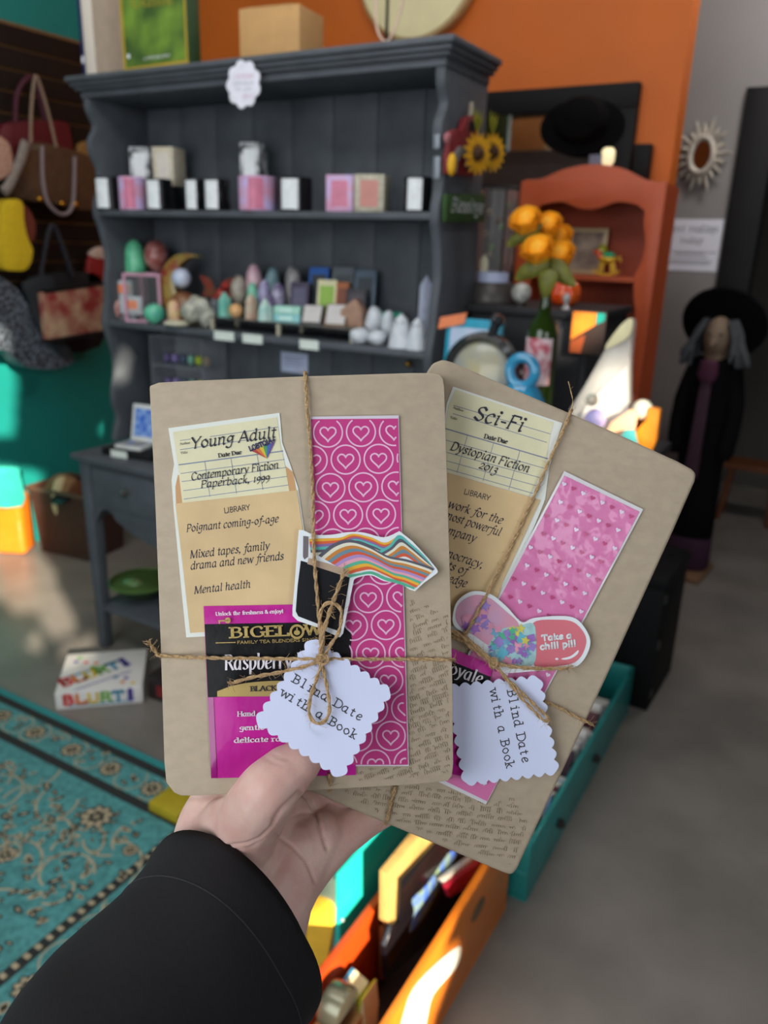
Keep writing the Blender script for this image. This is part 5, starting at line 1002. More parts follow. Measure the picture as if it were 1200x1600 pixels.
# contents of the orange crate, and the turquoise crate beside it
def slabx(name, px, x, th, mat, par=None, k=1, bevel=.001):
    f = plane_fn((x, 0, 0), (0, 1, 0), (0, 0, 1)); q = [(gx(u, v, x).y, gx(u, v, x).z) for u, v in (sm2(px, k) if k > 1 else px)]
    return MB().prism(q, f, -th, 0).build(name, mat, par, world=True, bevel=bevel)
TQX = -.66; A = gx(532, 1368, TQX); t = thing('turquoise_crate', 'bright turquoise wooden crate standing left of the orange crate', 'crate', (TQX - .06, A.y + .3, 0)); tqh = A.z; Mtq = M('turquoise_paint', '1fb4a8', .4, var=.05, scale=8, coat=.2)
ty0, ty1 = A.y, A.y + .62; tx0 = TQX - .17
MB().span((TQX - .012, ty0, 0), (TQX, ty1, tqh)).build('side_panel', Mtq, t, world=True, bevel=.002); MB().span((tx0, ty0, 0), (tx0 + .012, ty1, tqh)).build('side_panel', Mtq, t, world=True, bevel=.002)
MB().span((tx0 + .0121, ty0 + .001, 0), (TQX - .0121, ty0 + .013, tqh - .02)).build('end_panel', M('grey_green_end', '6a7a6c', .4, coat=.3), t, world=True); MB().span((tx0 + .0121, ty1 - .013, 0), (TQX - .0121, ty1, tqh)).build('end_panel', Mtq, t, world=True); MB().span((tx0 + .0121, ty0 + .014, .01), (TQX - .0121, ty1 - .014, .022)).build('bottom_board', Mtq, t, world=True)
for z in (.05, .14, .23):
    if z < tqh: MB().ell((TQX + .001, ty0 + .008, z), .004, None, 8, 6).build('nail', M('bright_nail', 'd8ded8', .3, .6), t, world=True)
t = thing('yellow_book', 'sunlit yellow book with rounded corner standing behind the hand', 'book', gy(500, 1515, 1.02))
f = plane_fn((0, 1.02, 0), (1, 0, 0), (0, 0, 1)); q = [(gy(u, v, 1.02).x, gy(u, v, 1.02).z) for u, v in [(455, 1520), (462, 1440), (478, 1408), (488, 1402)] + sm2([(500, 1405), (514, 1412), (521, 1424)], 4, False) + [(520, 1450), (511, 1500), (504, 1518), (496, 1524)]]
MB().prism(q, f, -.02, 0).build('cover', M('sunny_yellow_cover', 'e8b838', .5), t, world=True, bevel=.003); 
q = [(gy(u, v, 1.02).x, gy(u, v, 1.02).z) for u, v in [(466, 1500), (470, 1440), (482, 1412), (476, 1500)]]; MB().prism(q, f, .0005, .002).build('tan_spine', M('tan_spine', 'a8843c', .6), t, world=True)
XB = -.555
t = thing('large_book', 'black book with blue swirl and tan page edge leaning in the orange crate', 'book', gx(640, 1480, XB))
slabx('cover', [(629, 1376), (690, 1310), (770, 1310), (735, 1410), (640, 1500), (606, 1530), (602, 1480), (613, 1446), (626, 1442)], XB, .012, M('glossy_black_cover', '101014', .25, coat=.3), t)
slabx('page_block', [(607, 1366), (655, 1306), (700, 1300), (632, 1377), (629, 1442), (612, 1448), (606, 1442)], XB - .0125, .02, M('tan_pages', 'c09a58', .6, var=.1), t)
slabx('blue_swirl', [(645, 1405), (668, 1382), (700, 1335), (712, 1330), (708, 1350), (682, 1398), (663, 1432), (640, 1458), (648, 1425)], XB + .0015, .001, M('blue_swirl_print', '3f6ad0', .4, scale=40, col2='8aa070'), t, 3)
t = thing('red_book', 'red book with white page edge leaning at the far side of the orange crate', 'book', gx(720, 1390, XB + .03))
slabx('cover', [(697, 1384), (748, 1348), (775, 1345), (760, 1368), (703, 1402)], XB + .035, .01, M('crimson_cover', 'b8203c', .4), t); slabx('page_block', [(691, 1376), (738, 1341), (762, 1338), (700, 1386)], XB + .024, .014, M('white_pages', 'e8dccc', .7), t)
t = thing('brown_record', 'dark brown record sleeve lying in the orange crate bottom', 'record sleeve', (-.6, 1.1, .02)); MB().span((-.612, .78, .0165), (-.49, 1.42, .03)).build('sleeve', M('dark_brown_sleeve', '2c1a12', .5), t, world=True)
t = thing('wood_offcut', 'narrow brown wooden strip standing left of the black book in the orange crate', 'wood strip', gx(605, 1460, XB - .04)); slabx('strip', [(600, 1450), (614, 1444), (612, 1475), (604, 1530), (598, 1532)], XB - .04, .012, M('rust_wood', '7a4624', .5), t)
C_ = gx(528, 1572, -.575); tag(MB().span((-.611, C_.y - .03, .017), (-.545, C_.y + .05, C_.z - 36 * depth(C_) / FPX)).build('kraft_box', Mkb, world=True, bevel=.002), 'small kraft box under the grey tin in the orange crate', 'box'); t = thing('grey_tin', 'round grey metal tin standing on edge in the orange crate near end', 'tin', C_); k = depth(C_) / FPX
MB().lathe([(33 * k, -.02), (35 * k, -.012), (35 * k, .012), (33 * k, .02), (26 * k, .022), (.001, .022)], (0, 0, 0), 36, Matrix.Rotation(PI / 2, 3, 'Y') @ Matrix.Identity(3)).build('tin', M('grey_metal', '6a6a5c', .25, .7), t)
for px, pe, c, lb in (([(492, 1625), (527, 1543), (532, 1546), (500, 1628)], [(500, 1628), (532, 1546), (554, 1566), (530, 1628)], '3f9ac8', 'small book with blue cover and cream pages at the near end of the orange crate'), ([(538, 1628), (562, 1563), (566, 1562), (545, 1628)], [(545, 1628), (566, 1562), (570, 1600), (566, 1628)], 'c8d838', 'small book with lime edge right of the blue one in the orange crate')):
    t = thing('small_book', lb, 'book', gy(530, 1600, .93)); f = plane_fn((0, .93, 0), (1, 0, 0), (0, 0, 1)); yy = .93
    Q_ = lambda P_: [(gy(u, v, yy).x, (.017 if v > 1620 else gy(u, v, yy).z)) for u, v in P_]
    MB().prism(Q_(px), f, -.05, .0).build('cover', M('cover' + c, c, .5), t, world=True); MB().prism(Q_(pe), f, -.05, -.001).build('page_block', M('cream_page_block', 'e6dcae', .7), t, world=True)

# ------------------------------------------------------------------ openings shaped in the unseen front wall to place the sun patches
pg = lambda px, fn: [fn(u, v) for u, v in px]
sun_patch(pg([(-60, 500), (20, 540), (26, 600), (22, 680), (-60, 690)], lambda u, v: gx(u, v, -3.45)))
sun_patch(pg([(-60, 725), (60, 725), (60, 890), (-60, 900)], lambda u, v: gy(u, v, 2.25)))
sun_patch(pg([(-60, 872), (60, 858), (86, 895), (92, 922), (122, 972), (122, 992), (84, 1000), (54, 955), (36, 958), (-60, 915)], gz))
sun_patch(pg(circ(55, 1005, 14, 8), gz)); sun_patch(pg([(96, 1016), (150, 998), (148, 1022), (92, 1044)], lambda u, v: gz(u, v, .062)))
sun_patch(pg([(166, 588), (196, 548), (204, 556), (196, 598)], lambda u, v: gx(u, v, HX + .026)))
sun_patch(pg([(880, 500), (945, 470), (945, 520), (880, 562)], lambda u, v: gy(u, v, 2.186)))
sun_patch(pg([(918, 655), (945, 575), (988, 535), (998, 640), (995, 700), (912, 700)], lambda u, v: gy(u, v, 1.76)))
sun_patch(pg([(984, 660), (1008, 650), (1012, 655), (1004, 690), (984, 690)], lambda u, v: gy(u, v, 1.72)))
sun_patch(pg([(515, 1355), (600, 1265), (680, 1255), (640, 1340), (612, 1405), (535, 1500)], lambda u, v: gx(u, v, TQX)))
sun_patch(pg([(455, 1400), (520, 1260), (700, 1250), (700, 1330), (610, 1420), (600, 1460), (540, 1640), (470, 1640)], lambda u, v: gz(u, v, .2)))
sun_patch(pg([(600, 1640), (640, 1520), (700, 1480), (722, 1480), (690, 1560), (660, 1650)], lambda u, v: gx(u, v, OX1)))
sun_patch(pg([(690, 1570), (745, 1500), (780, 1560), (800, 1640), (680, 1640)], gz)) if 0 else None
def inpoly(x, y, P):
    c = False; j = len(P) - 1
    for i in range(len(P)):
        if (P[i][1] > y) != (P[j][1] > y) and x < (P[j][0] - P[i][0]) * (y - P[i][1]) / (P[j][1] - P[i][1]) + P[i][0]: c = not c
        j = i
    return c
g = MB(); cs = .02; z = 0.0; XR = 5.4
while z < 4.0 - 1e-6:
    zc = z + cs / 2; runs = []; x = -3.6; st = x; live = [P for P in HOLES if min(q[1] for q in P) <= zc <= max(q[1] for q in P)]
    if live:
        while x < XR:
            if any(inpoly(x + cs / 2, zc, P) for P in live):
                if x > st: runs.append((st, x))
                st = x + cs
            x += cs
    if XR > st: runs.append((st, XR))
    for a, b in runs: g.span((a, FY - .004, z), (b, FY, z + cs))
    z += cs
struct('wall_front', g, M('shop_front_paint', '6a625a', .8), smooth=False)
struct('wall_side', MB().span((5.4, -1.75, 0), (5.5, 7.5, 4.0)), M('side_wall_paint', '4a4644', .8)); struct('wall_far', MB().span((-3.6, 7.5, 0), (5.5, 7.6, 4.0)), MC['side_wall_paint'])

# ================================================================== HELD WRAPPED BOOKS
def kraft(name, c, sx):
    return M(name, c, .72, var=.045, scale=160, bump=.05, bscale=420, detail=8, stretch=sx)
Mk1 = kraft('kraft_paper', 'b2a18b', (1, 1, 1.6)); Mk2 = kraft('kraft_paper_tilted', 'b2a18b', (1, 1, 1.5))  # same kraft colour on both books, only the grain stretch differs
D1, D2, TH = .360, .3845, .022
Mtw = M('jute_twine', 'bd9c72', .85, var=.25, scale=900, bump=.4, bscale=2500)
def plies(P, r, par, name='twine', fuzz=30, seed=1, ends=()):
    P = [V(p) for p in P]; L = [0]
    for a, b in zip(P, P[1:]): L.append(L[-1] + (b - a).length)
    n = max(8, int(L[-1] / .0008)); Q = []; j = 0
    for i in range(n + 1):
        s = L[-1] * i / n
        while j < len(L) - 2 and L[j + 1] < s: j += 1
        Q.append(P[j].lerp(P[j + 1], (s - L[j]) / max(1e-9, L[j + 1] - L[j])))
    g = MB(); rr = random.Random(seed); up = CF.copy()
    fr = []
    for i in range(n + 1):
        t = (Q[min(i + 1, n)] - Q[max(i - 1, 0)]).normalized(); u = (up - t * up.dot(t)); u = u.normalized() if u.length > 1e-5 else t.orthogonal().normalized(); up = u; fr.append((u, t.cross(u)))
    for ph in (0, PI):
        g.tube([q + (f[0] * math.cos(i * .42 + ph) + f[1] * math.sin(i * .42 + ph)) * r * .5 for i, (q, f) in enumerate(zip(Q, fr))], r * .62, 6)
    for k in range(fuzz):
        i = rr.randrange(n); q = Q[i]; d = V((rr.gauss(0, 1), rr.gauss(0, 1), rr.gauss(0, 1))).normalized(); t = (Q[min(i + 1, n)] - Q[max(i - 1, 0)]).normalized(); d = (d + t * rr.uniform(-1, 1)).normalized()
        if d.dot(CF) > .2: d = -d
        l = r * rr.uniform(2, 6); g.tube([q, q + d * l * .5, q + d * l + V((rr.uniform(-1, 1), rr.uniform(-1, 1), rr.uniform(-1, 1))) * l * .3], .00007, 3)
    for e in ends:
        q = Q[e]; t = (Q[e] - Q[e - 4 if e else 4]).normalized()
        for k in range(14):
            d = (t + V((rr.gauss(0, .35), rr.gauss(0, .35), rr.gauss(0, .35)))).normalized(); g.tube([q, q + d * r * 3, q + d * r * 3 + V((rr.gauss(0, 1), rr.gauss(0, 1), rr.gauss(0, 1))) * r * 1.2], .00012, 3)
    return g.build(name, Mtw, par, world=True)
def pxs(L, k=6): return [hp(p.x, p.y, p.z) for p in smooth_pts(L, k)]        # (u, v, distance)

b1 = thing('wrapped_book', 'kraft wrapped book in front with Young Adult library card, tied with twine', 'book', hp(482, 1240, D1 + .011))
o1 = [(234, 606), (235, 603), (248, 598)] + [(300, 595), (480, 588), (640, 583)] + [(676, 583), (686, 585), (692, 592), (694, 604)] + [(699, 760), (703, 900), (707, 1080), (708, 1195)] + [(706, 1212), (700, 1220)] + [(640, 1226), (480, 1235), (300, 1243)] + [(283, 1243), (272, 1238), (260, 1222)] + [(257, 1190), (251, 1000), (243, 790)]
MB().prism(o1, lambda u, v, h: hp(482 + (u - 482) * (1 - max(0, -h) * .0), v, D1 - h), -TH, 0).build('wrapping_paper', Mk1, b1, world=True, bevel=.0025, seg=3)
b2 = thing('wrapped_book', 'kraft wrapped book behind, tilted, with Sci-Fi library card, tied with twine', 'book', hp(640, 1290, D2 + .011))
o2 = [(668, 580), (676, 568), (692, 562), (706, 566), (830, 620), (960, 676), (1060, 722), (1080, 733), (1087, 740), (1085, 752), (1050, 832), (960, 1030), (890, 1180), (830, 1308), (808, 1356), (800, 1366), (790, 1364), (770, 1356), (680, 1318), (560, 1268), (430, 1212), (408, 1200), (404, 1188), (410, 1172), (520, 920), (620, 690)]
MB().prism(o2, lambda u, v, h: hp(u, v, D2 - h), -TH, 0).build('wrapping_paper', Mk2, b2, world=True, bevel=.0025, seg=3)

# script stamped on the kraft paper, illegible lines of handwriting
def scribble(par, poly, d, ang, seed, lh=11, name='stamped_script', dens=.9):
    rr = random.Random(seed); g = MB(); xs = [p[0] for p in poly]; ys = [p[1] for p in poly]; cx, cy = sum(xs) / len(xs), sum(ys) / len(ys); c, s = math.cos(ang), math.sin(ang); fn = pxfn(d)
    R_ = max(math.hypot(x - cx, y - cy) for x, y in poly); yy = -R_
    while yy < R_:
        xx = -R_ + rr.uniform(0, 8); ph = rr.uniform(0, 6); run = []
        def flush(run):
            if len(run) > 2:
                A = []; B = []
                for i, (x, y, th) in enumerate(run):
                    a = run[max(i - 1, 0)]; b = run[min(i + 1, len(run) - 1)]; t = V((b[0] - a[0], b[1] - a[1])); t = t.normalized() if t.length > 1e-6 else V((1, 0)); q = V((-t.y, t.x)) * th
                    A.append(fn(x + q.x, y + q.y, 0)); B.append(fn(x - q.x, y - q.y, 0))
                g.strip(A, B)
        word = 0; gap = 0; amp = 2.2
        while xx < R_:
            if word <= 0: flush(run); run = []; xx += rr.uniform(4, 10); word = rr.uniform(8, 26); continue
            if rr.random() < .16: amp = rr.choice((1.5, 2, 2.2, 4.2, 4.8))
            ph += 1.15; x = xx + 1.1 * math.cos(ph); y = yy + amp * math.sin(ph) - .5 * amp + rr.uniform(-.4, .4); px, py = cx + x * c - y * s, cy + x * s + y * c
            if inpoly(px, py, poly) and rr.random() < dens + .1: run.append((px, py, .20 + .18 * abs(math.sin(ph * .5))))
            else: flush(run); run = []
            xx += .62; word -= .62
        flush(run); yy += lh * rr.uniform(.85, 1.1)
    return g.build(name, M('faded_ink', '88765f', .75, var=.3, scale=300), par, world=True, smooth=False)
scribble(b1, [(640, 935), (655, 940), (701, 960), (703, 1208), (640, 1216), (560, 1221), (560, 1200), (638, 1197)], D1 - .00025, -.32, 3)
scribble(b2, [(480, 1206), (640, 1225), (700, 1232), (770, 1255), (800, 1240), (826, 1290), (800, 1352), (700, 1318), (590, 1270)], D2 - .00025, .12, 5, 12)

# ------------------------------------------------------------------ library cards
Mcw = M('card_white_edge', 'e2e4dc', .6, var=.01); Mcc = M('card_cream', 'dfd8b4', .65, var=.05, scale=60); Mtn = M('pocket_tan', 'd6b88a', .65, var=.07, scale=45, detail=6); Mtab = M('pocket_back', 'c99a6a', .65, var=.05); Mink = M('card_ink', '33333f', .7, var=.05); Mrul = M('card_rule', '8088a0', .7)
def line(g, fn, a, b, w=.5, h=0): a = V(a); b = V(b); n_ = V((-(b - a).y, (b - a).x)).normalized() * w; g.strip([fn(*(a + n_), h), fn(*(b + n_), h)], [fn(*(a - n_), h), fn(*(b - n_), h)])
d = D1
lc = MB().prism([(263, 669), (437, 645), (441, 692), (454, 727), (466, 763), (476, 832), (490, 985), (291, 996), (281, 897), (271, 792), (268, 750), (272, 725)], pxfn(d), .0001, .0004).build('library_card', Mcw, b1, world=True); lc['label'] = 'library card titled Young Adult'
for q in ([(274, 760), (278, 742), (290, 745), (292, 785), (275, 787)], [(446, 728), (458, 738), (463, 768), (452, 772)]): MB().sheet(q, pxfn(d), .0005).build('pocket_back', Mtab, lc, world=True)
MB().sheet([(270, 675), (433, 652), (438, 695), (446, 730), (453, 774), (286, 795), (278, 728)], pxfn(d), .00055).build('date_card', Mcc, lc, world=True)
MB().sheet([(274, 787), (464, 766), (474, 835), (486, 976), (297, 989), (287, 897)], pxfn(d), .0008).build('pocket_front', Mtn, lc, world=True)
g = MB(); fn = pxfn(d); z5 = lambda x, y: (230 + x / 2.449, 570 + y / 2.449)
for a, b, w in (((125, 290), (166, 284), .5), ((240, 275), (500, 238), .5), ((125, 325), (400, 285), .5), ((120, 383), (520, 330), .9), ((128, 416), (525, 362), .5), ((132, 447), (530, 393), .5), ((138, 482), (535, 427), .5), ((140, 514), (540, 460), .5), ((220, 370), (240, 505), .4), ((320, 357), (342, 493), .4), ((420, 343), (443, 478), .4)): line(g, fn, z5(*a), z5(*b), w, .00065)
g.build('ruled_lines', Mrul, lc, world=True)
g = MB()
for s, a, b, c, st in (('Young Adult', (166, 322), (492, 278), 17, 'italic'), ('Date Due', (273, 355), (362, 341), 6.2, 'bold'), ('Author', (125, 307), (165, 302), 3.4, 'serif'), ('Title', (128, 342), (156, 338), 3.4, 'serif'), ('Contemporary Fiction', (167, 443), (503, 396), 11.5, 'italic'), ('Paperback, 1999', (204, 471), (468, 443), 11, 'italic'), ('Poignant coming-of-age', (150, 640), (503, 602), 11.5, 'italic'), ('Mixed tapes, family', (163, 741), (468, 706), 12, 'italic'), ('drama and new friends', (165, 784), (522, 745), 12, 'italic')): text(g, fn, s, z5(*a), z5(*b), c, st, .0009)
text(g, fn, 'Mental health', (303, 928), (391.5, 918), 11.5, 'italic', .0009); text(g, fn, 'LIBRARY', z5(295, 568), z5(395, 554), 8.2, 'sans', .0009)
g.build('lettering', Mink, lc, world=True)
fan = MB(); ap = (417, 716.5)
for k in range(6):
    fan.mi = k; a = V((392, 704)).lerp(V((430, 690)), k / 6); b = V((392, 704)).lerp(V((430, 690)), (k + 1) / 6); fan.sheet([tuple(a), tuple(b), ap], fn, .0009)
fan.mi = 6; text(fan, fn, 'LGBTQIA+', (390.5, 705), (431, 689.5), 7.4, 'bubble', .0011)
fan.build('rainbow_fan', [M('fan' + c, c, .6) for c in ('b0403a', 'd8743a', 'd8c03a', '4f9a5a', '3f6ab0', '6a4a90', '30305a')], lc, world=True)

d = D2; fn2 = pxfn(d); z6 = lambda x, y: (660 + x / 2.727, 560 + y / 2.727)
lc2 = MB().prism([(708, 604), (879, 661), (866, 700), (858, 732), (852, 780), (838, 815), (790, 930), (770, 985), (690, 985), (662, 900), (672, 790), (690, 690), (698, 630)], pxfn(d), .0001, .0004).build('library_card', Mcw, b2, world=True); lc2['label'] = 'library card titled Sci-Fi'
MB().sheet([z6(140, 132), z6(560, 272), z6(545, 330), z6(520, 470), z6(455, 585), z6(60, 470), z6(90, 330), z6(112, 200)], fn2, .00055).build('date_card', Mcc, lc2, world=True)
MB().sheet([z6(60, 472), z6(503, 603), z6(340, 960), z6(290, 1140), z6(60, 1140), z6(30, 1000)], fn2, .0008).build('pocket_front', Mtn, lc2, world=True)
g = MB()
for a, b, w in (((132, 200), (545, 322), .5), ((130, 235), (530, 358), .5), ((95, 298), (535, 428), .9), ((90, 345), (525, 470), .5), ((85, 395), (515, 512), .5), ((80, 430), (505, 548), .5), ((75, 462), (470, 575), .5), ((192, 328), (147, 486), .4), ((303, 362), (258, 522), .4), ((415, 395), (368, 560), .4)): line(g, fn2, z6(*a), z6(*b), w, .00065)
g.build('ruled_lines', Mrul, lc2, world=True); g = MB()
for s, a, b, c, st in (('Sci-Fi', (212, 257), (422, 314), 22, 'italic'), ('Date Due', (262, 340), (361, 365), 7, 'bold'), ('Author', (130, 213), (175, 228), 3.4, 'serif'), ('Title', (118, 255), (148, 263), 3.4, 'serif'), ('Dystopian Fiction', (117, 388), (450, 487), 13.5, 'italic'), ('2013', (237, 466), (314, 492), 13, 'italic'), ('to work for the', (55, 617), (337, 707), 13, 'italic'), ('the most powerful', (28, 660), (328, 757), 13, 'italic'), ('company', (65, 735), (222, 784), 13, 'italic'), ('in a democracy,', (-30, 800), (253, 896), 13, 'italic'), ('secrets of', (5, 865), (185, 922), 13, 'italic'), ('knowledge', (5, 920), (184, 976), 13, 'italic')): text(g, fn2, s, z6(*a), z6(*b), c, st, .0009)
text(g, fn2, 'LIBRARY', z6(175, 577), z6(287, 607), 8.2, 'sans', .0009)
g.build('lettering', Mink, lc2, world=True)

# ------------------------------------------------------------------ bookmarks
def heart(cx, cy, s, ang=0, n=26): 
    c, sn = math.cos(ang), math.sin(ang); out = []
    for i in range(n):
        t = 2 * PI * i / n; x = 16 * math.sin(t) ** 3 * s / 32; y = -(13 * math.cos(t) - 5 * math.cos(2 * t) - 2 * math.cos(3 * t) - math.cos(4 * t)) * s / 32; out.append((cx + x * c - y * sn, cy + x * sn + y * c))
    return out
bm1 = thing('bookmark', 'magenta bookmark with ringed heart outlines on the front book', 'bookmark', hp(570, 1195, D1 - .001))
bp = [(486, 655), (622, 654), (637.5, 1195), (503, 1195)]
MB().prism([(485, 651), (623, 649), (639, 1197), (502, 1197)], pxfn(D1), .0009, .0012).build('clear_sleeve', M('sleeve_film', 'd8d0dc', .12, var=0, coat=.6), bm1, world=True)
MB().prism(bp, pxfn(D1), .0012, .00135).build('card', M('bookmark_magenta', 'c53f84', .3, var=.03, scale=20, coat=.45), bm1, world=True)
g = MB(); fn = pxfn(D1)
def xlim(v): t = (v - 655) / 540; return (486 + 17 * t + .6, 622 + 15.5 * t - .6)
def ring_strip(pts, w):
    n = len(pts); cx = sum(p[0] for p in pts) / n; cy = sum(p[1] for p in pts) / n
    for i in range(n):
        q = []
        for j in (i, (i + 1) % n):
            a = V(pts[(j - 1) % n]); b = V(pts[(j + 1) % n]); t = (b - a).normalized(); nn = V((-t.y, t.x)) * w; q += [V(pts[j]) + nn, V(pts[j]) - nn]
        if all(xlim(p.y)[0] < p.x < xlim(p.y)[1] and 655.5 < p.y < 1194.5 for p in q): g.add([fn(p.x, p.y, .0015) for p in (q[0], q[2], q[3], q[1])], [(0, 1, 2, 3)])
for r in range(13):
    v0 = 676 + r * 43.3
    for c in range(-1, 4):
        u0 = 512.5 + c * 51.5 + (25.7 if r % 2 else 0) + r * 1.9 - (51.5 if r % 2 else 0); vv = v0 - c * 1.2
        ring_strip(circ(u0, vv, 22.5, 40), 1.15); ring_strip(heart(u0, vv + 1, 25), 1.25)
g.build('heart_pattern', M('bookmark_pale_pink', 'e8bcd8', .35, var=.02, coat=.3), bm1, world=True, smooth=False)
bm2 = thing('bookmark', 'pink glossy bookmark with tiny white and rose hearts on the tilted book', 'bookmark', hp(750, 1254, D2 - .001))
q0, q1, q2, q3 = V((881, 739)), V((1003, 798)), V((760, 1254)), V((640, 1197))
Mcr = M('bookmark_pink', 'dd7cb0', .2, var=.02, scale=12, coat=.7, bump=.12, bscale=60, col2=None)
ins = lambda e: [tuple(p + ((q0 + q1 + q2 + q3) / 4 - p).normalized() * e) for p in (q0, q1, q2, q3)]
MB().prism(ins(-3), pxfn(D2), .0009, .0012).build('clear_sleeve', M('sleeve_film_white', 'dcd8dc', .12, var=0, coat=.6), bm2, world=True); 
# crinkled card face
ex = (q1 - q0); ey = (q3 - q0); g = MB(); nx, ny = 26, 96; vs = []
for j in range(ny + 1):
    for i in range(nx + 1):
        p = q0 + ex * (.02 + .96 * i / nx) + ey * (.006 + .988 * j / ny); h = .0013 + .00035 * max(0, noise.noise(V((i * .33, j * .33, 1.5)))) + .0002 * abs(noise.noise(V((i * .9, j * .9, 4.5))))
        vs.append(hp(p.x, p.y, D2 - h))
g.add(vs, [(j * (nx + 1) + i, j * (nx + 1) + i + 1, (j + 1) * (nx + 1) + i + 1, (j + 1) * (nx + 1) + i) for j in range(ny) for i in range(nx)]); g.build('card', Mcr, bm2, world=True, angle=180)
g = MB(); ang = math.atan2(ex.y, ex.x)
for r in range(19):
    for c in range(9):
        fx = .06 + c * .123 + (.06 if r % 2 else 0); fy = .03 + r * .054
        if fx > .96 or fy > .985: continue
        p = q0 + ex * fx + ey * fy; g.mi = (c + r // 2) % 2; g.sheet(heart(p.x, p.y, 8, ang, 14), pxfn(D2), .0020)
g.build('heart_pattern', [M('tiny_heart_white', 'e6d4ea', .3, coat=.4), M('tiny_heart_rose', 'c0487c', .3, coat=.4)], bm2, world=True, smooth=False)

# ------------------------------------------------------------------ tea bags
z7 = lambda x, y: (230 + x / 2.449, 880 + y / 2.449)
def teabag(name, label, A, B, C_, D_, dd, h0, full=True):
    t = thing(name, label, 'tea bag', hp((D_[0] + C_[0]) / 2, D_[1], dd)); A, B, C_, D_ = [V(p) for p in (A, B, C_, D_)]
    P = lambda s, q: (A.lerp(B, s)).lerp(D_.lerp(C_, s), q)
    def patch(nm, a, b, c, d_, mat, off):
        g = MB(); nx, ny = 14, 22; vs = []
        for j in range(ny + 1):
            for i in range(nx + 1):
                s = a + (b - a) * i / nx; q = c + (d_ - c) * j / ny; p = P(s, q)
                puff = .0018 * min(1, 6 * s, 6 * (1 - s)) * min(1, 5 * q, 5 * (1 - q)) + .0004 * noise.noise(V((s * 7, q * 9, 3)))
                vs.append(hp(p.x, p.y, dd - h0 - puff - off))
        g.add(vs, [(j * (nx + 1) + i, j * (nx + 1) + i + 1, (j + 1) * (nx + 1) + i + 1, (j + 1) * (nx + 1) + i) for j in range(ny) for i in range(nx)]); return g.build(nm, mat, t, world=True, angle=180)
    return t, P, patch
Mmg = M('foil_magenta', 'bf1f92', .36, spec=.3, var=.08, scale=30, coat=.08, bump=.12, bscale=60); Mbf = M('foil_black', '0d0c0f', .42, spec=.2, var=.1, bump=.12, bscale=60); Mtg = M('foil_gold', 'c8ac6c', .3, .35, var=.06)
tb, P_, patch = teabag('tea_bag', 'magenta and black BIGELOW tea bag wrapper tucked on the front book', (318, 947), (550.5, 943), (556, 1211), (330, 1216), D1, .0011)
patch('wrapper', 0, 1, 0, 1, Mmg, 0); patch('black_band', .002, .998, .105, .53, Mbf, .00012); patch('side_crimp', .0, .04, .53, 1, M('foil_magenta_dark', '9a1878', .25, coat=.4), .00025)
tfn = lambda h: pxfn(D1 - .0011 - .0022)
fnt = pxfn(D1 - .0035); g = MB()
text(g, fnt, 'Unlock the freshness & enjoy!', z7(262, 201), z7(521, 190), 5.4, 'bold'); text(g, fnt, 'Raspberry Royale', z7(296, 408), z7(745, 395), 23, 'cond')
text(g, fnt, 'Hand', z7(345, 586), z7(415, 584), 7.2, 'bold'); text(g, fnt, 'gentle', z7(353, 639), z7(450, 636), 7.2, 'bold'); text(g, fnt, 'delicate raspberry', z7(332, 687), z7(640, 676), 7.2, 'bold'); g.build('white_lettering', M('foil_white_ink', 'e4dce4', .4), tb, world=True)
g = MB(); text(g, fnt, 'BIGEL', z7(318, 285), z7(545, 276), 15.5, 'bold'); text(g, fnt, 'W', z7(604, 274), z7(668, 271), 15.5, 'bold') if 'W' in G else None
text(g, fnt, 'FAMILY TEA BLENDERS SINCE', z7(344, 309), z7(655, 297), 4.6, 'sans'); line(g, fnt, z7(262, 305), z7(338, 303), .7)
ring = circ(*z7(573, 262), 11.5, 28); n = len(ring)
cx, cy = z7(573, 262); inner = circ(cx, cy, 8, 28); g.strip([fnt(*p, 0) for p in ring + ring[:1]], [fnt(*p, 0) for p in inner + inner[:1]]); g.sheet(circ(cx, cy + 1.5, 4.8, 16, 4), fnt, 0); g.sheet([(cx - 1.5, cy - 3), (cx, cy - 7.5), (cx + 1.5, cy - 3)], fnt, 0); line(g, fnt, (cx + 10, cy - 2), (cx + 16, cy - 9), 1.6)
line(g, fnt, z7(272, 221), z7(318, 219), 1.1); ring = circ(*z7(308, 219), 4.6, 14); g.sheet(ring, fnt, 0); line(g, fnt, z7(276, 222), z7(276, 232), 1)
lens = sm2([z7(268, 490), z7(330, 468), z7(400, 456), z7(500, 450), z7(600, 455)], 5, False) + [z7(640, 508), z7(268, 511)]; g.sheet(lens, fnt, -.0003); g.build('gold_lettering', Mtg, tb, world=True)
g = MB(); text(g, fnt, 'BLACK TEA', z7(395, 490), z7(565, 484), 7.4, 'bold'); g.build('black_lettering', Minkm, tb, world=True)
tb2, P_, patch = teabag('tea_bag', 'magenta and black tea bag wrapper half hidden on the tilted book', (640, 985), (770, 1040), (735, 1215), (600, 1190), D2, .0024)
patch('wrapper', 0, 1, 0, 1, Mmg, 0); patch('black_band', .002, .998, .10, .53, Mbf, .00012); g = MB(); text(g, pxfn(D2 - .0048), 'Royale', (688, 1047), (751, 1070), 19, 'cond'); g.build('white_lettering', MC['foil_white_ink'], tb2, world=True)

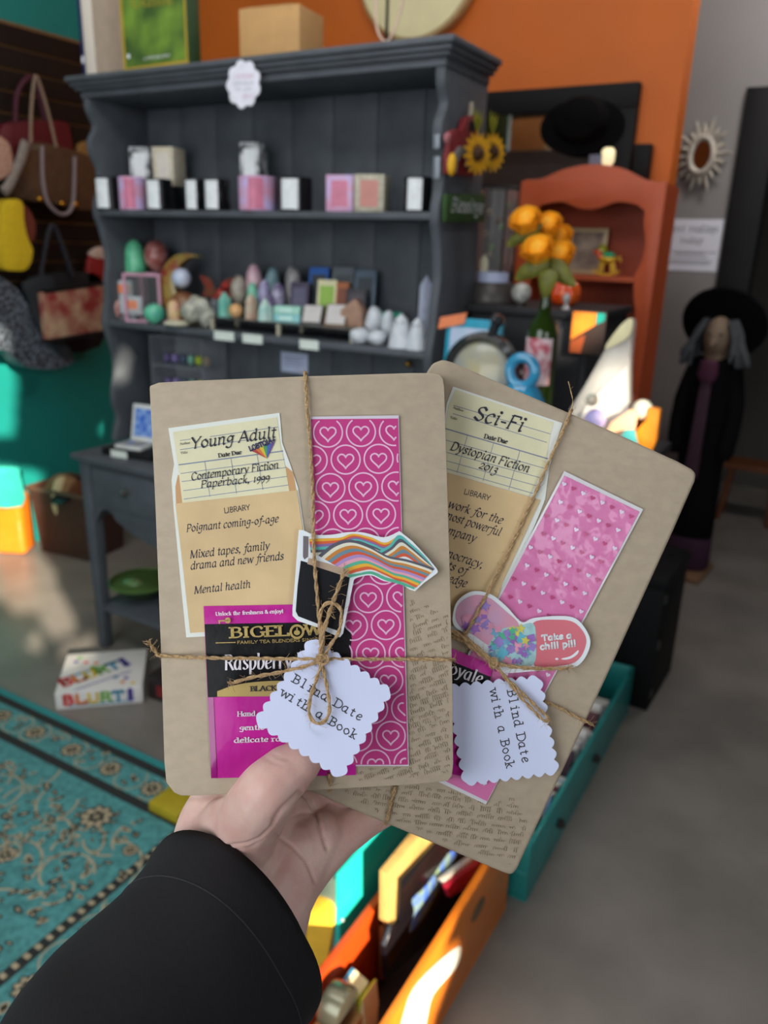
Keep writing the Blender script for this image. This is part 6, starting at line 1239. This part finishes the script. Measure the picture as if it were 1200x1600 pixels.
# ------------------------------------------------------------------ stickers
z8 = lambda x, y: (230 + x / 2.449, 570 + y / 2.449); Msw = M('sticker_white', 'e6eaee', .35, var=.01, coat=.4)
st1 = thing('sticker', 'white edged sticker of a black cup pouring rainbow waves on the front book', 'sticker', hp(575, 990, D1 - .0035))
ds = D1 - .0036; fs = pxfn(ds)
o_ = sm2([z8(580, 632), z8(600, 634), z8(640, 650), z8(705, 650), z8(770, 640), z8(830, 642), z8(905, 660), z8(965, 636)], 4, False) + [z8(1015, 675), z8(1075, 740)] + sm2([z8(1108, 780), z8(1112, 792), z8(1106, 800)], 3, False) + [(662, 911), (648.5, 923.7)] + sm2([(640, 921), (622, 911), (600, 908), (580, 899), (560, 902), (553, 906)], 4, False) + [(545, 945), (536, 990), (531, 996), (522, 992), (495, 980), (465, 970), (457, 962), (457, 950), (461, 905), (465, 850)]
MB().prism(o_, fs, 0, .0004).build('backing', Msw, st1, world=True)
MB().sheet([(470, 876), (547, 899), (541, 935), (532, 987), (505, 978), (466, 963), (462, 955), (465, 915)], fs, .0006).build('black_cup', M('sticker_black', '17171c', .3, coat=.4), st1, world=True)
g = MB(); g.sheet([z8(597, 655), z8(617, 657), z8(615, 735), z8(602, 745), z8(596, 735)], fs, .0006); g.build('grey_edge', M('sticker_grey', '6c6468', .4), st1, world=True); g = MB(); g.sheet([(482, 872), (545, 890), (545, 902), (480, 881)], fs, .0007); g.build('tan_edge', M('sticker_tan', 'b49a84', .4), st1, world=True)
wav = MB(); wc = ['e8b03a', 'd8643a', '8a6aa0', '58b8b0', '5a5a66', 'e0dcc8', 'c8823a', '6a8a9a', 'd05a3a', 'a88ac0', 'e0a0b0', '58b090']
def wave(u, k, W_=1.0): return 0
def ribbon(T, Bt, n, off, h):
    T = smooth_pts(T, 8); Bt = smooth_pts(Bt, 8)
    for k in range(n):
        wav.mi = (k + off) % len(wc); A = []; B = []
        for a, b in zip(T, Bt):
            p = a.lerp(b, k / n); q = a.lerp(b, (k + 1) / n); A.append(fs(p.x, p.y, h)); B.append(fs(q.x, q.y, h))
        wav.strip(A, B)
ribbon([(483, 842), (512, 841), (532, 840), (552, 834), (580, 840), (602, 848), (623, 836)], [(486, 868), (515, 866), (540, 858), (560, 850), (585, 860), (605, 866), (640, 852)], 6, 0, .00055)
ribbon([(590, 862), (608, 852), (623, 836), (640, 848), (662, 868), (678, 888)], [(612, 880), (622, 872), (634, 870), (648, 878), (660, 886), (678, 889)], 6, 3, .0006)
ribbon([(497, 868), (520, 850), (545, 843), (575, 852), (605, 868), (635, 874), (668, 884), (679, 889)], [(547, 897), (560, 893), (580, 890), (600, 898), (618, 906), (632, 910), (645, 916), (650, 918)], 10, 4, .00068)
wav.mi = 11; wav.strip([fs(*p, .0009) for p in sm2([(544, 898), (560, 896), (580, 893), (602, 902), (624, 908), (648, 918)], 5, False)], [fs(*p, .0009) for p in sm2([(546, 903), (562, 899), (580, 897), (600, 906), (624, 913), (647, 921)], 5, False)])
wav.build('rainbow_waves', [M('wv' + c, c, .35, coat=.3) for c in wc], st1, world=True, smooth=False)
z9 = lambda x, y: (600 + x / 2.4, 900 + y / 2.4)
st2 = thing('sticker', 'pink capsule sticker reading Take a chill pill on the tilted book', 'sticker', hp(815, 1044, D2 - .003)); fs2 = pxfn(D2 - .0034)
o_ = sm2([z9(*p) for p in ((257, 155), (275, 95), (330, 58), (400, 68), (460, 115), (515, 172), (560, 158), (650, 150), (720, 160), (765, 215), (772, 265), (740, 325), (690, 347), (560, 357), (440, 362), (400, 320), (370, 280), (300, 215), (266, 190))], 5)
MB().prism(o_, fs2, 0, .0004).build('backing', Msw, st2, world=True); cpk = [(390, 280), (380, 240), (440, 190)]
MB().sheet(sm2([z9(*p) for p in ((268, 152), (284, 102), (335, 72), (392, 80), (450, 126), (505, 182), (478, 232), (440, 240), (400, 262), (340, 225), (290, 195))], 5), fs2, .00055).build('clear_capsule', M('holo_pink', 'e09aac', .2, var=.1, scale=60, col2='cfa4c4', coat=.8), st2, world=True)
MB().sheet(sm2([z9(*p) for p in ((560, 175), (650, 164), (712, 174), (752, 218), (756, 262), (730, 312), (680, 334), (565, 338), (572, 250))], 5), fs2, .00055).build('coral_capsule', M('coral_pink', 'd8727e', .3, var=.04, coat=.5), st2, world=True)
con = MB(); rr = random.Random(4); cc = ['a070c0', '58b890', 'd8cc60', '68b8d0', '9a84c8', 'e09ab4', '78a8c8', 'a4ccd0']
con.mi = 7; con.sheet(sm2([z9(*p) for p in ((392, 262), (440, 200), (500, 190), (560, 178), (570, 250), (562, 330), (500, 335), (430, 330), (400, 300))], 4), fs2, .0006)
for k in range(64):
    x = rr.uniform(300, 556); y = rr.uniform(186, 326)
    if x < 400: y = rr.uniform(110, 200)
    if x > 400 and y < 200 - (x - 400) * .1 and x < 500: y += 20
    con.mi = k % 7 if x > 400 else (5, 0, 4, 5, 6)[k % 5]; r = rr.uniform(14, 25); a0 = rr.uniform(0, 6); n_ = rr.choice((4, 10)); pt = [z9(x + r * (1 if (i % 2 == 0 or n_ == 4) else .5) * math.cos(a0 + 2 * PI * i / n_), y + r * (1 if (i % 2 == 0 or n_ == 4) else .5) * math.sin(a0 + 2 * PI * i / n_)) for i in range(n_)]
    if all(inpoly(p[0], p[1], o_) for p in pt): con.sheet(pt, fs2, .00065 + k * .000008)
con.build('star_confetti', [M('cf' + c, c, .25, coat=.6, var=.12, scale=200) for c in cc], st2, world=True, smooth=False)
g = MB(); text(g, fs2, 'Take a', z9(592, 243), z9(706, 232), 8.4, 'bubble', .0008); text(g, fs2, 'chill pill', z9(586, 276), z9(722, 262), 8.8, 'bubble', .0008)
g.sheet(sm2([z9(665, 310), z9(700, 300), z9(728, 278), z9(726, 292), z9(704, 308), z9(680, 314)], 4), fs2, .0007); g.sheet(circ(*z9(648, 311), 2.6, 10, 1.8), fs2, .0007); g.build('white_lettering', Msw, st2, world=True)

# ------------------------------------------------------------------ gift tags
Mtag = M('tag_white', 'd4daf6', .6, var=.008)
def scallop(A, B, C_, D_, n, r):
    P = [V(p) for p in (A, B, C_, D_)]; out = []
    for e in range(4):
        a, b = P[e], P[(e + 1) % 4]; L = (b - a); nn = V((L.y, -L.x)).normalized()
        c4 = sum(P, V((0, 0))) / 4
        if nn.dot((a + b) / 2 - c4) < 0: nn = -nn
        for k in range(n):
            for j in range(7):
                s = (k + j / 7) / n; out.append(tuple(a.lerp(b, s) + nn * (r * math.sin(PI * j / 7))))
    return out
def gift_tag(label, quad, dfn, rows, n=9, r=5):
    cu = sum(p[0] for p in quad) / 4; cv = max(p[1] for p in quad); t = thing('gift_tag', label, 'gift tag', hp(cu, cv, dfn(cu, cv)), 0, 'scalloped gift tags')
    fn_ = lambda u, v, h: hp(u, v, dfn(u, v) - h)
    MB().prism(scallop(*quad, n, r), fn_, 0, .0004).build('card', Mtag, t, world=True, smooth=False); g = MB()
    for s, a, b, c in rows: text(g, fn_, s, a, b, c, 'type', .0005)
    g.build('lettering', M('tag_ink', '3a383c', .7, var=.1), t, world=True); return t, fn_
dt1 = lambda u, v: D1 - .0045 - max(0, (v - 1020)) * .000135
gift_tag('white scalloped tag reading Blind Date with a Book, over the thumb on the front book', [(401, 1127), (487, 1000), (609, 1080), (532, 1213)], dt1, [('Blind Date', z7(552, 452), z7(818, 606), 13), ('with a Book', z7(508, 505), z7(796, 676), 13)], 8, 6)
dt2 = lambda u, v: D2 - .0052
gift_tag('white scalloped tag reading Blind Date with a Book sideways, on the tilted book', [(700, 1075), (841, 1060), (869, 1205), (728, 1223)], dt2, [('Blind Date', z9(462, 430), z9(520, 705), 13), ('with a Book', z9(396, 428), z9(460, 725), 13)], 8, 6)

# ------------------------------------------------------------------ twine
r_ = .00085; c1 = D1 - .0012; 
plies(pxs([(477, 584, D1 + .012), (477, 587, D1 - .0002), (480, 640, c1 - .001), (485, 700, c1 - .0015), (489, 780, c1 - .002), (490, 850, c1 - .0045), (493, 900, c1 - .005), (498, 960, c1 - .005), (503, 1030, c1 - .005)]), r_, b1, 'twine', 60, 1)
plies(pxs([(246, 1022, D1 + .010), (248, 1024, D1 - .0005), (270, 1026, c1), (330, 1028, c1 - .003), (420, 1029, c1 - .004), (500, 1030, c1 - .005), (600, 1030, c1 - .003), (670, 1030, c1), (704, 1031, D1 - .0004), (710, 1031, D1 + .01)]), r_, b1, 'twine', 60, 2)
k0 = c1 - .0068
plies(pxs([(500, 1030, k0), (505, 1005, k0), (500, 965, k0 - .001), (506, 946, k0 - .002), (520, 942, k0 - .002), (533, 955, k0 - .002), (530, 985, k0 - .001), (515, 1010, k0), (505, 1030, k0)]), r_, b1, 'bow_loop', 40, 3)
plies(pxs([(505, 1030, k0), (495, 1060, k0 - .004), (484, 1095, k0 - .010), (484, 1118, k0 - .013), (494, 1130, k0 - .0145), (508, 1126, k0 - .014), (515, 1108, k0 - .012), (511, 1075, k0 - .006), (503, 1035, k0)]), r_, b1, 'bow_loop', 50, 4)
plies(pxs([(503, 1030, k0), (480, 1040, k0 - .001), (440, 1050, k0), (400, 1057, k0 + .001), (366, 1066, k0 + .001)]), r_, b1, 'twine_end', 50, 5, (-1,))
plies(pxs([(500, 1028, k0), (505, 990, k0 - .001), (517, 950, k0 - .0015), (530, 915, k0 - .001), (536, 898, k0)]), r_ * 1.1, b1, 'twine_end', 40, 6, (-1,))
g = MB(); kn = pxs([(494, 1034, k0 + .0006), (498, 1024, k0 - .0012), (508, 1024, k0 - .0014), (512, 1032, k0 - .0012), (505, 1038, k0 - .0012), (496, 1034, k0 - .0006)]); plies(kn, r_, b1, 'knot', 20, 7)
plies(pxs([(515, 1208, c1 - .001), (516, 1222, c1), (516, 1236, D1 + .006)]), r_, b1, 'twine', 14, 8); plies(pxs([(246, 1022, D1 - .0005), (241, 1016, D1 - .001), (236, 1008, D1 - .002)]), r_, b1, 'twine_end', 20, 18, (-1,))
e2 = D2 - .0012
plies(pxs([(893, 641, D2 + .01), (891, 645, D2 - .0003), (880, 672, e2 - .0008), (858, 720, e2 - .0012), (830, 785, e2 - .0012), (790, 872, e2 - .0012), (760, 930, e2 - .003), (735, 978, e2 - .0045), (722, 1000, e2 - .005)]), r_, b2, 'twine', 60, 9)
k2 = e2 - .0062
plies(pxs([(640, 965, e2), (690, 990, e2 - .003), (722, 1000, k2), (745, 1018, k2), (772, 1036, k2)]), r_ * 1.25, b2, 'twine', 60, 10)
plies(pxs([(705, 985, k2), (735, 1003, k2 - .001), (772, 1036, k2)]), r_ * 1.2, b2, 'twine', 40, 11)
plies(pxs([(772, 1036, k2), (805, 1042, k2 - .001), (850, 1045, k2), (886, 1044, k2)]), r_ * 1.1, b2, 'twine_end', 60, 12, (-1,))
plies(pxs([(770, 1034, k2), (790, 1058, k2 - .0005), (815, 1082, k2 - .001), (840, 1106, k2 - .001), (853, 1118, k2 - .001), (858, 1124, k2 - .0012), (850, 1126, k2 - .0015), (835, 1112, k2 - .0015), (810, 1085, k2 - .0015), (772, 1036, k2)]), r_, b2, 'bow_loop', 50, 13)
plies(pxs([(764, 1030, k2), (768, 1042, k2 - .0014), (776, 1040, k2 - .0014), (774, 1030, k2 - .001), (766, 1030, k2 - .001)]), r_, b2, 'knot', 20, 14)
plies(pxs([(850, 1096, e2), (870, 1104, e2 - .0006), (900, 1120, e2 - .0006), (919, 1129, D2 - .0004), (925, 1132, D2 + .01)]), r_, b2, 'twine', 40, 15)
plies(pxs([(618, 1228, e2), (612, 1250, e2), (606, 1276, e2), (604, 1283, D2), (603, 1287, D2 + .01)]), r_, b2, 'twine', 40, 16)
plies(pxs([(891, 642, D2 - .0005), (895, 628, D2 - .002), (892, 612, D2 - .002), (888, 596, D2 - .001)]), .00025, b2, 'loose_strand', 4, 17)

# ================================================================== HAND AND SLEEVE
per = thing('person', 'hand of a person in a black sleeve holding two wrapped books', 'person', hp(380, 1440, .375))
Msk = M('skin', 'd9b6aa', .5, var=.05, scale=60, col2='d0a297', sss=.2, bump=.05, bscale=700, detail=5)
hm = MB()
def limb(pts, k=5):                                            # (u, v, distance, radius in pixels)
    C_ = smooth_pts([p[:3] for p in pts], k); R_ = []
    n = len(C_)
    for i in range(n):
        x = i / k; a = min(int(x), len(pts) - 2); t = x - a; t = t * t * (3 - 2 * t); r = pts[a][3] * (1 - t) + pts[a + 1][3] * t; R_.append(r * C_[i].z / FPX)
    W_ = [hp(p.x, p.y, p.z) for p in C_]
    hm.tube(W_, R_, 14); hm.ell(W_[0], R_[0], None, 14, 8); hm.ell(W_[-1], R_[-1], None, 14, 8)
#HANDSHAPE
limb([(330, 1480, .392, 62), (336, 1420, .392, 64), (345, 1360, .391, 66), (360, 1310, .388, 64)])            # wrist to thumb side of the palm
limb([(298, 1350, .391, 38), (312, 1290, .3905, 36), (336, 1240, .394, 32), (350, 1215, .396, 26)])
limb([(312, 1325, .3885, 40), (345, 1296, .383, 44), (380, 1268, .371, 46), (408, 1246, .357, 44)])
limb([(318, 1300, .389, 34), (350, 1272, .385, 30), (372, 1258, .377, 30)])
limb([(400, 1500, .392, 70), (415, 1430, .394, 70), (440, 1370, .396, 62), (470, 1320, .399, 50)])            # heel of the palm
limb([(420, 1440, .390, 56), (445, 1400, .392, 48), (470, 1350, .396, 46), (500, 1305, .401, 42)])            # outer palm edge
limb([(362, 1352, .394, 50), (386, 1292, .3725, 54), (416, 1240, .3495, 50), (446, 1208, .3490, 43), (472, 1188, .3495, 35), (486, 1178, .3500, 27)])      # thumb
limb([(400, 1330, .392, 55), (420, 1270, .4, 50), (450, 1225, .418, 44), (520, 1180, .424, 36), (620, 1130, .426, 32), (690, 1090, .424, 27)])         # index finger
limb([(430, 1330, .397, 50), (465, 1275, .408, 44), (500, 1240, .420, 38), (570, 1200, .426, 35), (660, 1160, .428, 32), (740, 1130, .426, 26)])       # middle finger
limb([(450, 1345, .398, 48), (490, 1300, .405, 42), (525, 1272, .416, 37), (590, 1240, .425, 34), (670, 1205, .427, 30), (730, 1180, .425, 25)])       # ring finger
limb([(465, 1370, .398, 44), (505, 1325, .402, 40), (542, 1295, .408, 35), (585, 1268, .418, 31), (630, 1245, .424, 28), (680, 1222, .423, 22)])       # little finger
tmp = hm.build('hand_raw', Msk, None, world=True)
rm = tmp.modifiers.new('r', 'REMESH'); rm.mode = 'VOXEL'; rm.voxel_size = .0011
sm_ = tmp.modifiers.new('s', 'SMOOTH'); sm_.factor = .5; sm_.iterations = 14
dg = bpy.context.evaluated_depsgraph_get(); me = bpy.data.meshes.new_from_object(tmp.evaluated_get(dg)); tl = tmp.location.copy(); bpy.data.objects.remove(tmp)
CREASE = [([(355, 1322), (385, 1318), (405, 1310), (422, 1294), (428, 1285)], 2.2, .0009), ([(352, 1330), (390, 1324), (412, 1312)], 2.2, .0004), ([(431, 1303), (455, 1322), (478, 1345), (492, 1378)], 2.2, .0012), ([(428, 1282), (440, 1265), (468, 1238)], 4, .0011),
          ([(470, 1238), (482, 1250), (492, 1268), (510, 1325)], 2.4, .0019), ([(448, 1280), (470, 1270), (490, 1270), (510, 1256)], 2.4, .0005), ([(405, 1175), (425, 1190), (440, 1195)], 2.5, .0003), ([(412, 1168), (432, 1182), (450, 1186)], 2.5, .0003), ([(270, 1242), (310, 1246), (348, 1242)], 4, .0009), ([(415, 1350), (428, 1345), (432, 1310)], 3, .0003)]
me.calc_loop_triangles()
nr = [v.normal.copy() for v in me.vertices]
for v, nn in zip(me.vertices, nr):
    w_ = v.co + tl
    if nn.dot(EYE - w_) <= 0: continue
    u_, v_ = topx(w_); dz = 0
    for pl, wd, dp_ in CREASE:
        best = 1e9
        for a, b in zip(pl, pl[1:]):
            ax, ay = b[0] - a[0], b[1] - a[1]; t = max(0, min(1, ((u_ - a[0]) * ax + (v_ - a[1]) * ay) / (ax * ax + ay * ay))); best = min(best, (u_ - a[0] - ax * t) ** 2 + (v_ - a[1] - ay * t) ** 2)
        if best < wd * wd * 9: dz += dp_ * math.exp(-best / (wd * wd))
    if dz: v.co -= nn * dz
inv = WM[per.name].inverted()
for v in me.vertices: v.co = inv @ (v.co + tl)
me.materials.clear(); me.materials.append(Msk); me.polygons.foreach_set('use_smooth', [True] * len(me.polygons))
ho = bpy.data.objects.new('hand', me); COL.objects.link(ho); ho.parent = per
# sleeve
Msl = M('black_jersey', '17161a', .85, var=.12, scale=400, bump=.12, bscale=1500)
ax_ = [hp(353, 1468, .366), hp(134, 1798, .284), hp(-40, 2080, .215)]
g = MB(); NS, NR = 64, 44; vs = []; a0 = ax_[0]; rad = [.0512, .0545, .066]
rings = []
for i in range(NR + 1):
    t = i / NR; c_ = ax_[0].lerp(ax_[1], t * 2) if t < .5 else ax_[1].lerp(ax_[2], t * 2 - 1); rr_ = rad[0] + (rad[1] - rad[0]) * t * 2 if t < .5 else rad[1] + (rad[2] - rad[1]) * (t * 2 - 1); rings.append((c_, rr_))
axd = (ax_[1] - ax_[0]).normalized(); s1 = (CF - axd * CF.dot(axd)).normalized(); s2 = axd.cross(s1)
for i, (c_, rr_) in enumerate(rings):
    t = i / NR
    for k in range(NS):
        a = 2 * PI * k / NS; n_ = noise.noise(V((math.cos(a) * 1.3 + t * 3, math.sin(a) * 1.3, t * 6))) * .0035 * min(1, t * 5 + .03) + .0022 * math.sin(a * 2 + t * 14) * min(1, t * 3)
        r = rr_ + n_ + (.0012 if i < 2 else 0); dv = s1 * math.cos(a) * .86 + s2 * math.sin(a); vs.append(c_ + dv * r + axd * (-.010 * max(0, dv.dot((CU - CR).normalized()) + .35) * max(0, 1 - t * 4)))
inner = [c + (ax_[0] + axd * .004 - c) * .06 for c in vs[:NS]]; deep = [c + axd * .03 for c in inner]
N_ = len(vs); g.add(vs + inner + deep, [(i * NS + k, i * NS + (k + 1) % NS, (i + 1) * NS + (k + 1) % NS, (i + 1) * NS + k) for i in range(NR) for k in range(NS)] + [(k, N_ + k, N_ + (k + 1) % NS, (k + 1) % NS) for k in range(NS)] + [(N_ + k, N_ + NS + k, N_ + NS + (k + 1) % NS, N_ + (k + 1) % NS) for k in range(NS)])
slv = g.build('sleeve', Msl, per, world=True, angle=180)
i = 5; seam = [vs[i * NS + k] + (vs[i * NS + k] - rings[i][0]).normalized() * .0001 for k in range(NS)]; MB().tube(seam, .00035, 5, True).build('cuff_seam', M('grey_thread', '2a2a2e', .8), slv, world=True)
